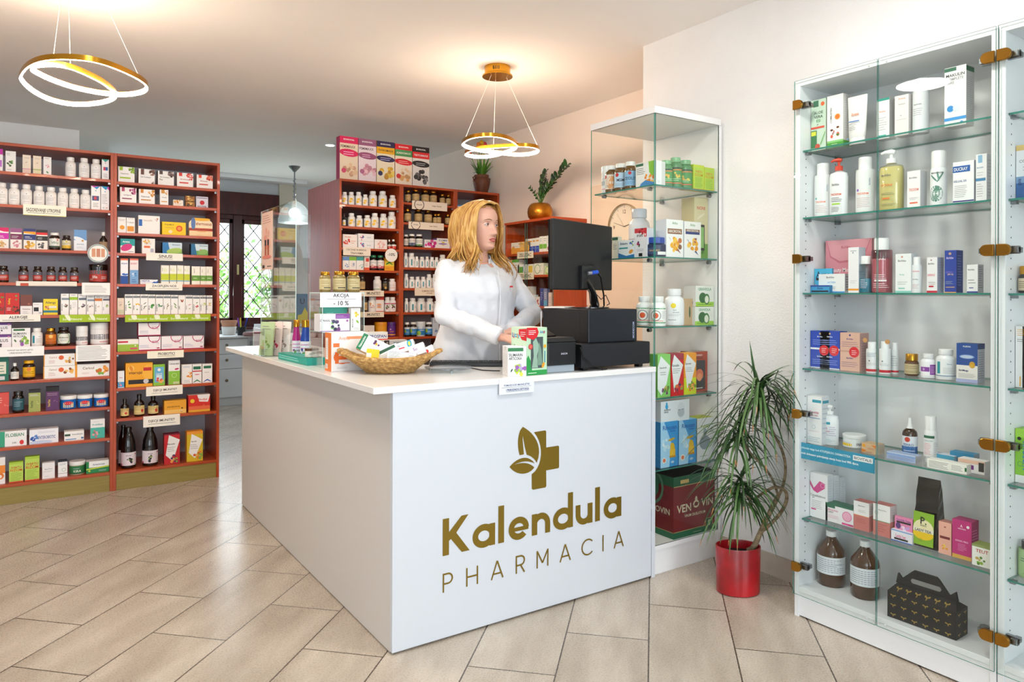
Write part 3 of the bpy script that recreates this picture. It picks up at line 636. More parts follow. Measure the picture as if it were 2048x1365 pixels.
# frosted dome pendant in the back room
zq = (Vector((2.312, 7.582, ZC)) - EYE).dot(FW)
t = tag(empty('dome_pendant_lamp', (2.312, 7.582, ZC)), 'ribbed glass dome pendant lamp hanging in the back room', 'lamp')
MB().lathe([(.06, 0), (.055, -.012), (.012, -.06), (.006, -.06)], STEEL, 24).build('ceiling_canopy', t)
q = MB(); q.tube([(0, 0, -.05), (0, 0, -.37)], .007, STEEL, 8)
q.tube([(.015 * math.cos(k * .9), .015 * math.sin(k * .9), -.13 - k * .008) for k in range(28)], .003, STEEL, 5); q.build('chain', t)
q = MB(); pr = [(.035, -.37)] + [(.163 * math.sin(a), -.37 - .21 * (1 - math.cos(a)) ) for a in [PI / 2 * k / 10 for k in range(2, 11)]] + [(.163, -.6)]
q.lathe(pr, glass_mat('ribbed_glass', 'e4ecea', .48, .5, .5), 48, cap=False); q.build('lamp_shade', t)
MB().lathe([(.0, -.44), (.04, -.455), (.06, -.49), (.045, -.53), (0, -.545)], mat('f2fbff', .5, emit=14.0), 20, cap=False).build('bulb', t)
l = bpy.data.lights.new('dome_light', 'POINT'); l.energy = 4; l.color = (.88, .95, 1); l.shadow_soft_size = .05
o = bpy.data.objects.new('dome_light', l); COL.objects.link(o); o.location = (2.312, 7.582, ZC - .56)
t = tag(empty('ceiling_spotlight', (2.235, 6.281, ZC)), 'small round recessed ceiling spotlight left of the tall boxes', 'lamp')
MB().lathe([(.05, 0), (.05, -.008), (.04, -.01)], WHITE, 24).build('trim_ring', t)
MB().lathe([(.0, -.0105), (.038, -.0105)], mat('eaf6ff', .5, emit=20.0), 24, cap=False).build('spot_lens', t)
# flat round ceiling lamp over the customer side (its disc is mirrored in the cabinet door)
def ceiling_disc(x, y, r, e, label):
    t = tag(empty('ceiling_panel_lamp', (x, y, ZC)), label, 'lamp', 'round white ceiling panel lamps')
    MB().lathe([(r + .012, 0), (r + .012, -.04), (r, -.04)], WHITE, 40).build('housing', t)
    MB().lathe([(0, -.041), (r, -.041)], mat('fffaf2', .5, emit=e), 40, cap=False).build('diffuser', t)
ceiling_disc(.357, 2.27, .145, 75.0, 'round white ceiling panel lamp mirrored in the cabinet glass, nearer the counter')
ceiling_disc(1.75, 1.35, .145, 75.0, 'unseen round ceiling panel lamp added to brighten the right white wall')  # out-of-view lamp added to lift the white wall on the right
ceiling_disc(1.3, -.6, .145, 22.0, 'round white ceiling panel lamp over the shop entrance')  # out-of-view lamp added as weak fill from the front
# ---------------------------------------------------------------- goods: one builder, tables of goods below
PROF = {
 'pb': ([(.86, 0), (.98, .015), (1, .04), (1, .66), (.93, .735), (.66, .79), (.6, .82)], [(.7, .82), (.72, .83), (.72, .985), (.66, 1)], (.10, .62)),
 'sj': ([(.8, 0), (.96, .02), (1, .05), (1, .70), (.92, .77), (.74, .82), (.7, .85)], [(.8, .85), (.8, .985), (.76, 1)], (.13, .66)),
 'tub': ([(.93, 0), (1, .04), (1, .73)], [(1.03, .73), (1.04, .75), (1.04, .97), (1.0, 1)], (.08, .68)),
 'syr': ([(.9, 0), (1, .03), (1, .54), (.88, .64), (.45, .74), (.38, .78), (.38, .82)], [(.44, .82), (.44, .99), (.4, 1)], (.09, .50)),
 'jug': ([(.85, 0), (.98, .02), (1, .05), (1, .42), (.97, .52), (.88, .66), (.6, .82), (.4, .90), (.38, .93)], [(.44, .93), (.44, .99), (.4, 1)], (.08, .40)),
 'can': ([(.98, 0), (1, .02), (1, .66), (.86, .70)], [(.88, .70), (.88, .98), (.8, 1)], (.06, .62)),
 'lab': ([(.9, 0), (1, .04), (1, .60), (.93, .67), (.5, .82), (.34, .87), (.32, .9)], [(.37, .90), (.37, .99), (.33, 1)], (.24, .56)),
 'sha': ([(.97, 0), (1, .02), (1, .74), (.96, .78)], [(.72, .78), (.72, .985), (.68, 1)], (.05, .7)),
 'dro': ([(.9, 0), (1, .03), (1, .52), (.9, .6), (.42, .66)], [(.44, .66), (.44, .74), (.2, .76), (.2, .96), (.14, 1)], (.06, .48)),
 'flo': ([(.9, 0), (1, .03), (1, .48), (.96, .54), (.76, .66), (.66, .76), (.64, .82)], [(.72, .82), (.72, .99), (.64, 1)], (.04, .47)),
 'dom': ([(.9, 0), (1, .04), (1, .5), (.97, .58), (.8, .66), (.5, .70), (.42, .72)], [(.55, .72), (.6, .76), (.6, .97), (.5, 1)], (.06, .46)),
 'noz': ([(.9, 0), (1, .03), (1, .60), (.9, .67), (.6, .72), (.42, .74)], [(.44, .74), (.3, .80), (.22, .95), (.2, 1)], (.06, .56)),
 'hon': ([(.85, 0), (1, .06), (1, .6), (.8, .7)], [(.86, .7), (.86, .97), (.8, 1)], (.1, .55)),
}
NAMES = {'box': ('medicine_box', 'box'), 'pb': ('pill_bottle', 'bottle'), 'sj': ('supplement_jar', 'jar'), 'tub': ('screw_top_tub', 'tub'), 'syr': ('syrup_bottle', 'bottle'),
 'jug': ('juice_bottle', 'bottle'), 'can': ('spray_can', 'can'), 'lab': ('glass_bottle', 'bottle'), 'sha': ('lotion_bottle', 'bottle'), 'dro': ('dropper_bottle', 'bottle'),
 'flo': ([(.9, 0), (1, .03), (1, .48), (.96, .54), (.76, .66), (.66, .76), (.64, .82)], [(.72, .82), (.72, .99), (.64, 1)], (.04, .47)),
 'dom': ('shampoo_bottle', 'bottle'), 'noz': ('spray_bottle', 'bottle'), 'pmp': ('pump_bottle', 'bottle'), 'tube': ('cream_tube', 'tube'), 'hon': ('honey_jar', 'jar'), 'sign': ('shelf_sign', 'sign')}
GLOSSY = {'2a1a10', '20140d', '3a2412', '5a3512', '1a1411', '4a2c14', '15100f', '6b4a1c', '1b1712', '16130f'}
PENDING = []
def bodymat(h): return mat(h, .12, coat=.4) if h in GLOSSY else (GOLD if h == 'gold' else mat(h, .3, coat=.1))
def clearmat(h): return glass_mat('clear_' + h, h, .06, .8)
def make_item(kind, W, H, D, cols, spec, seed, opt):
    """returns (object builder) – a mesh thing at its base centre front, local -y is its face"""
    nm = NAMES[kind][0]
    c0 = cols[0]
    if kind == 'box':
        q = MB(); q.box(-W / 2, W / 2, 0, D, 0, H, mat(c0, INK), top=mat(cols[2], INK) if len(cols) > 2 else None, right=mat(cols[1], INK) if len(cols) > 1 else None)
        if 'curve' in opt:                                        # rounded display header
            q.add([(W / 2 * math.cos(a), .001, H * .62 + H * .38 * math.sin(a)) for a in [PI * k / 12 for k in range(13)]], [tuple(range(13))], mat(c0, INK))
        art(q, spec, lambda u, v, k: ((u - .5) * W, -.00012 * k, v * H), W, H, 1, seed)
        if 'side' in opt: art(q, opt['side'], lambda u, v, k: (W / 2 + .00012 * k, u * D, v * H), D, H, 1, seed)
        return q, {}
    r = W / 2
    if kind == 'tube':
        q = MB(); vs = []; n = 20; rings = [(0, .8, .75), (.14, .8, .75), (.15, .84, .8), (.3, .88, .66), (.6, .93, .4), (.9, .99, .08), (1, 1, .03)]
        for z, a, b in rings: vs += [(r * a * math.cos(2 * PI * k / n), r * b * .55 * math.sin(2 * PI * k / n) + r * .5, z * H) for k in range(n)]
        fs = [(i * n + k, i * n + (k + 1) % n, (i + 1) * n + (k + 1) % n, (i + 1) * n + k) for i in range(1, 6) for k in range(n)]
        q.add(vs, fs + [tuple((6 * n + k) for k in range(n))], mat(c0, .35), True)
        art(q, spec, lambda u, v, k: ((u - .5) * W * .8, r * .5 - r * .62 * (1 - v) - .003 - .0002 * k, v * H), W, H, 1, seed)
        cp = MB().add(vs[:2 * n], [(k, (k + 1) % n, n + (k + 1) % n, n + k) for k in range(n)] + [tuple(range(n - 1, -1, -1))], mat(cols[1] if len(cols) > 1 else c0, .3), True)
        return q, {'cap': cp}
    if kind == 'pmp':
        q = MB(); sy = .6
        q.lathe([(r * .93, 0), (r, .02 * H), (r, .68 * H), (r * .9, .745 * H), (r * .36, .78 * H), (r * .34, .80 * H)], clearmat(c0[1:]) if c0[0] == '~' else mat(c0, .3, coat=.1), 24, (0, r * sy, 0), 1, sy)
        k_ = MB(); cm = mat(cols[1], .3)
        k_.lathe([(r * .42, .79 * H), (r * .42, .87 * H), (r * .15, .88 * H), (r * .13, .95 * H)], cm, 16, (0, r * sy, 0))
        k_.tube([(r * .3, r * sy, .965 * H), (0, r * sy, .98 * H), (-r * .45, r * sy * .6, .975 * H), (-r * .75, r * sy * .4, .95 * H)], [r * .2, r * .26, r * .16, r * .1], cm, 10)
        parts = {'pump': k_}
        F = lambda u, v, k: (r * math.sin((u - .5) * 2.2) * .98, r * sy - r * sy * math.cos((u - .5) * 2.2) - .0004 - .0002 * k, (.03 + v * .66) * H)
        if c0[0] == '~': parts['liquid'] = MB().lathe([(r * .9, .01 * H), (r * .95, .04 * H), (r * .95, .66 * H), (r * .86, .73 * H)], mat(cols[2], .15, coat=.5), 24, (0, r * sy, 0), 1, sy)
        lb = MB(); art(lb, spec, F, W, H * .66, 8, seed); parts['print'] = lb
        return q, parts
    body, cap, (l0, l1) = PROF[kind]; seg = 20 if W > .03 else 16
    q = MB(); q.lathe([(a * r, b * H) for a, b in body], clearmat(c0[1:]) if c0[0] == '~' else bodymat(c0), seg, (0, r, 0))
    cp = MB(); cp.lathe([(a * r, b * H) for a, b in cap], bodymat(cols[1]) if cols[1] != 'gold' else GOLD, seg, (0, r, 0))
    parts = {'cap': cp}
    rl = r * 1.006 + .0002
    span = opt.get('span', 2.6)
    F = lambda u, v, k: (rl_(k) * math.sin((u - .5) * span), r - rl_(k) * math.cos((u - .5) * span), (l0 + (l1 - l0) * v) * H)
    rl_ = lambda k: rl + .00018 * k
    lb = MB()
    if len(cols) > 2 and cols[2]: art(lb, 'r0,0,1,1,' + cols[2], F, r * span, H * (l1 - l0), 12)
    if spec: art(lb, spec, lambda u, v, k: F(u, v, k + 1), r * span, H * (l1 - l0), 10, seed)
    if lb.v: parts['label'] = lb
    if len(cols) > 3: parts['contents'] = MB().lathe([(r * .9, .01 * H), (r * .95, .04 * H), (r * .95, (body[-2][1] - .12) * H * (opt.get('fill', 1)))], mat(cols[3], .3, coat=.3), seg, (0, r, 0))
    return q, parts
NIT = [0]
TOPZ = {'L': 2.133, 'K': 2.133, 'M': 2.108, 'N': 2.108, 'O': 2.108, 'P': 1.775, 'R': 2.083, 'S': 2.083, 'T': 2.058, 'U': 2.058}
BND = {'L': (-.50, .4135), 'K': (.4515, 1.026), 'M': (1.921, 2.386), 'N': (2.424, 2.871), 'O': (2.909, 3.296), 'P': (4.004, 4.58), 'R': (1.024, 1.688), 'S': (.32, .981), 'T': (2.306, 2.718), 'U': (2.30, 2.70)}
def place(sh, cr, kind, x0, x1, yt, cols, spec, desc, inset=.03, depth=None, opt=None, zoff=0.0, words=None, rot=None):
    ax, c, z, w_ = SHELF[sh]; opt = dict(opt or {}); NIT[0] += 1; ot = 1 - ax
    (px0, pyt), (px1, _) = cr(x0, yt), cr(x1, yt)
    cc = c + inset
    a, b = on(px0, pyt, ax, cc)[ot], on(px1, pyt, ax, cc)[ot]; W = abs(b - a)
    if kind not in ('box', 'sign'):
        cc2 = cc + W / 2
        a, b = on(px0, pyt, ax, cc2)[ot], on(px1, pyt, ax, cc2)[ot]; W = abs(b - a)
        if ax == 0: W *= .94
        H = on((px0 + px1) / 2, pyt, ax, cc2)[2] - z - zoff
    else: H = on((px0 + px1) / 2, pyt, ax, cc)[2] - z - zoff
    H -= .0015; W *= .985
    lo, hi = BND.get(sh[0], (-9, 9)) if sh != 'MT' else (-9, 9)
    if W > hi - lo: W = hi - lo - .002
    m_ = min(max((a + b) / 2, lo + W / 2 + .001), hi - W / 2 - .001)
    zs_ = sorted(v[2] for k_, v in SHELF.items() if k_[0] == sh[0] and k_[1:] not in ('T',) and v[2] > z + .01)
    if not zs_ and sh[0] in TOPZ and sh != 'MT': zs_ = [TOPZ[sh[0]]]
    if zs_ and sh[0] not in 'CQ' and sh != 'MT': H = min(H, zs_[0] - z - zoff - .022)
    D = depth or min(.075, max(.022, W * .62))
    m = m_
    rz = 0 if ax == 1 else -PI / 2
    loc = (m, cc, z + zoff + .0006) if ax == 1 else (cc, m, z + zoff + .0006)
    q, parts = make_item(kind, W, H, D, cols, spec, NIT[0], opt)
    if kind not in ('box', 'tube'):                        # round things turn their label towards the shop
        r = W / 2; q.v = [(x, y - r, zz) for x, y, zz in q.v]
        for p in parts.values(): p.v = [(x, y - r, zz) for x, y, zz in p.v]
        loc = (loc[0] + (r if ax == 0 else 0), loc[1] + (r if ax == 1 else 0), loc[2])
        turn = math.atan2(loc[1], loc[0]) - PI / 2
        rz = rz + (turn - rz) * (.85 if ax == 0 else .75)
        if kind in ('pmp',) and ax == 0: rz = -PI / 2 + .25
    if rot is not None: rz += rot
    o = q.build(opt.get('name') or NAMES[kind][0], None, loc, rz)
    for n, p in parts.items():
        if n == 'label' and not p.v: continue
        p.build(n, o)
    PENDING.append((o, desc, words or w_, opt.get('cat') or NAMES[kind][1], (m if ax == 1 else -m)))
    return o, W, H
def finish_labels():
    by = {}
    for e in PENDING: by.setdefault((e[1], e[2]), []).append(e)
    onum = ['first', 'second', 'third', 'fourth', 'fifth', 'sixth', 'seventh', 'eighth', 'ninth', 'tenth', 'eleventh', 'twelfth', 'thirteenth', 'fourteenth']
    for (d, wd), es in by.items():
        es.sort(key=lambda e: e[4])
        for i, (o, d_, w_, cat, _) in enumerate(es):
            pre = '' if len(es) == 1 else ('left-hand', 'right-hand')[i] if len(es) == 2 else 'leftmost' if i == 0 else 'rightmost' if i == len(es) - 1 else onum[min(i, 13)] + '-from-left'
            lc = re.sub(r'^on (the )?(edge of )?(\w+) (shelf|board) of (the )?', lambda m: (m.group(2) or '') + m.group(3) + ' ' + m.group(4) + ', ', wd).split()
            dw = d.split()[:16 - len(lc) - (1 if pre else 0)]
            while dw[-1].strip(',') in ('with', 'and', 'of', 'a', 'the', 'on', 'its', 'by', 'in', 'behind', 'left', 'front'): dw.pop()
            o['label'] = (pre + ' ' + ' '.join(dw).rstrip(',') + (', ' if lc[0] != 'on' and lc[0] != 'in' else ' ') + ' '.join(lc)).strip(); o['category'] = cat
    g = {}
    for e in PENDING: g.setdefault((e[3], e[2]), []).append(e)
    pl = lambda c: c + 'es' if c.endswith(('x', 's')) else c + 's'
    for (cat, wd), es in g.items():
        if len(es) > 1:
            for e in es: e[0]['group'] = pl(cat) + ' ' + wd
CR = dict(A=cA, B=cB, C=cC, E=cE, F=cF, G=cG, T1=cT1, T2=cT2, T3=cT3, T4=cT4, R1=cR1, R2=cR2, R3=cR3, R4=cR4, R5=cR5)
def sign(sh, cr, x0, x1, yt, yb, bg, spec, desc, proud=.002, name='shelf_sign', rot=0):
    ax, c, z, w_ = SHELF[sh]; (px0, a), (px1, b) = cr(x0, yt), cr(x1, yb); cc = c - proud
    p, q_ = on(px0, (a + b) / 2, ax, cc), on(px1, (a + b) / 2, ax, cc); ot = 1 - ax
    zt = on((px0 + px1) / 2, a, ax, cc)[2]; zb = on((px0 + px1) / 2, b, ax, cc)[2]; W, H = abs(q_[ot] - p[ot]), zt - zb
    q = MB(); q.box(-W / 2, W / 2, -.0008, 0, 0, H, mat(bg, .6)); art(q, spec, lambda u, v, k: ((u - .5) * W, -.0008 - .00015 * k, v * H), W, H)
    m = (p[ot] + q_[ot]) / 2
    o = q.build(name, None, (m, cc, zb) if ax == 1 else (cc, m, zb), 0 if ax == 1 else -PI / 2)
    PENDING.append((o, desc, w_.replace('on the', 'on the edge of', 1), 'sign', m if ax == 1 else -m)); return o
def table(txt):
    sh = cr = None; ins = .03
    for ln in txt.strip().split('\n'):
        ln = ln.strip()
        if not ln: continue
        if ln[0] == '@':
            a = ln[1:].split(); sh, cr = a[0], CR[a[1]]; ins = float(a[2]) if len(a) > 2 else .03; continue
        f = ln.split('|'); a = f[0].split()
        if a[0] == 'sign':
            sign(sh, cr, *map(float, a[1:5]), a[5], f[1], f[2]); continue
        if a[0] == 'row':                                   # row kind cols  x0:x1:yt x0:x1:yt ...
            for s in a[3:]:
                x0, x1, yt = map(float, s.split(':')); place(sh, cr, a[1], x0, x1, yt, a[2].split(','), f[1], f[2], ins)
            continue
        opt = {}; kw = {}
        for o in filter(None, f[3:]):
            k, v = o.split('=', 1)
            if k in ('depth', 'zoff', 'inset', 'rot'): kw[k] = float(v)
            elif k in ('fill', 'span'): opt[k] = float(v)
            else: opt[k] = v
        kw.setdefault('inset', ins)
        place(sh, cr, a[0], float(a[1]), float(a[2]), float(a[3]), a[4].split(','), f[1], f[2], opt=opt, **kw)
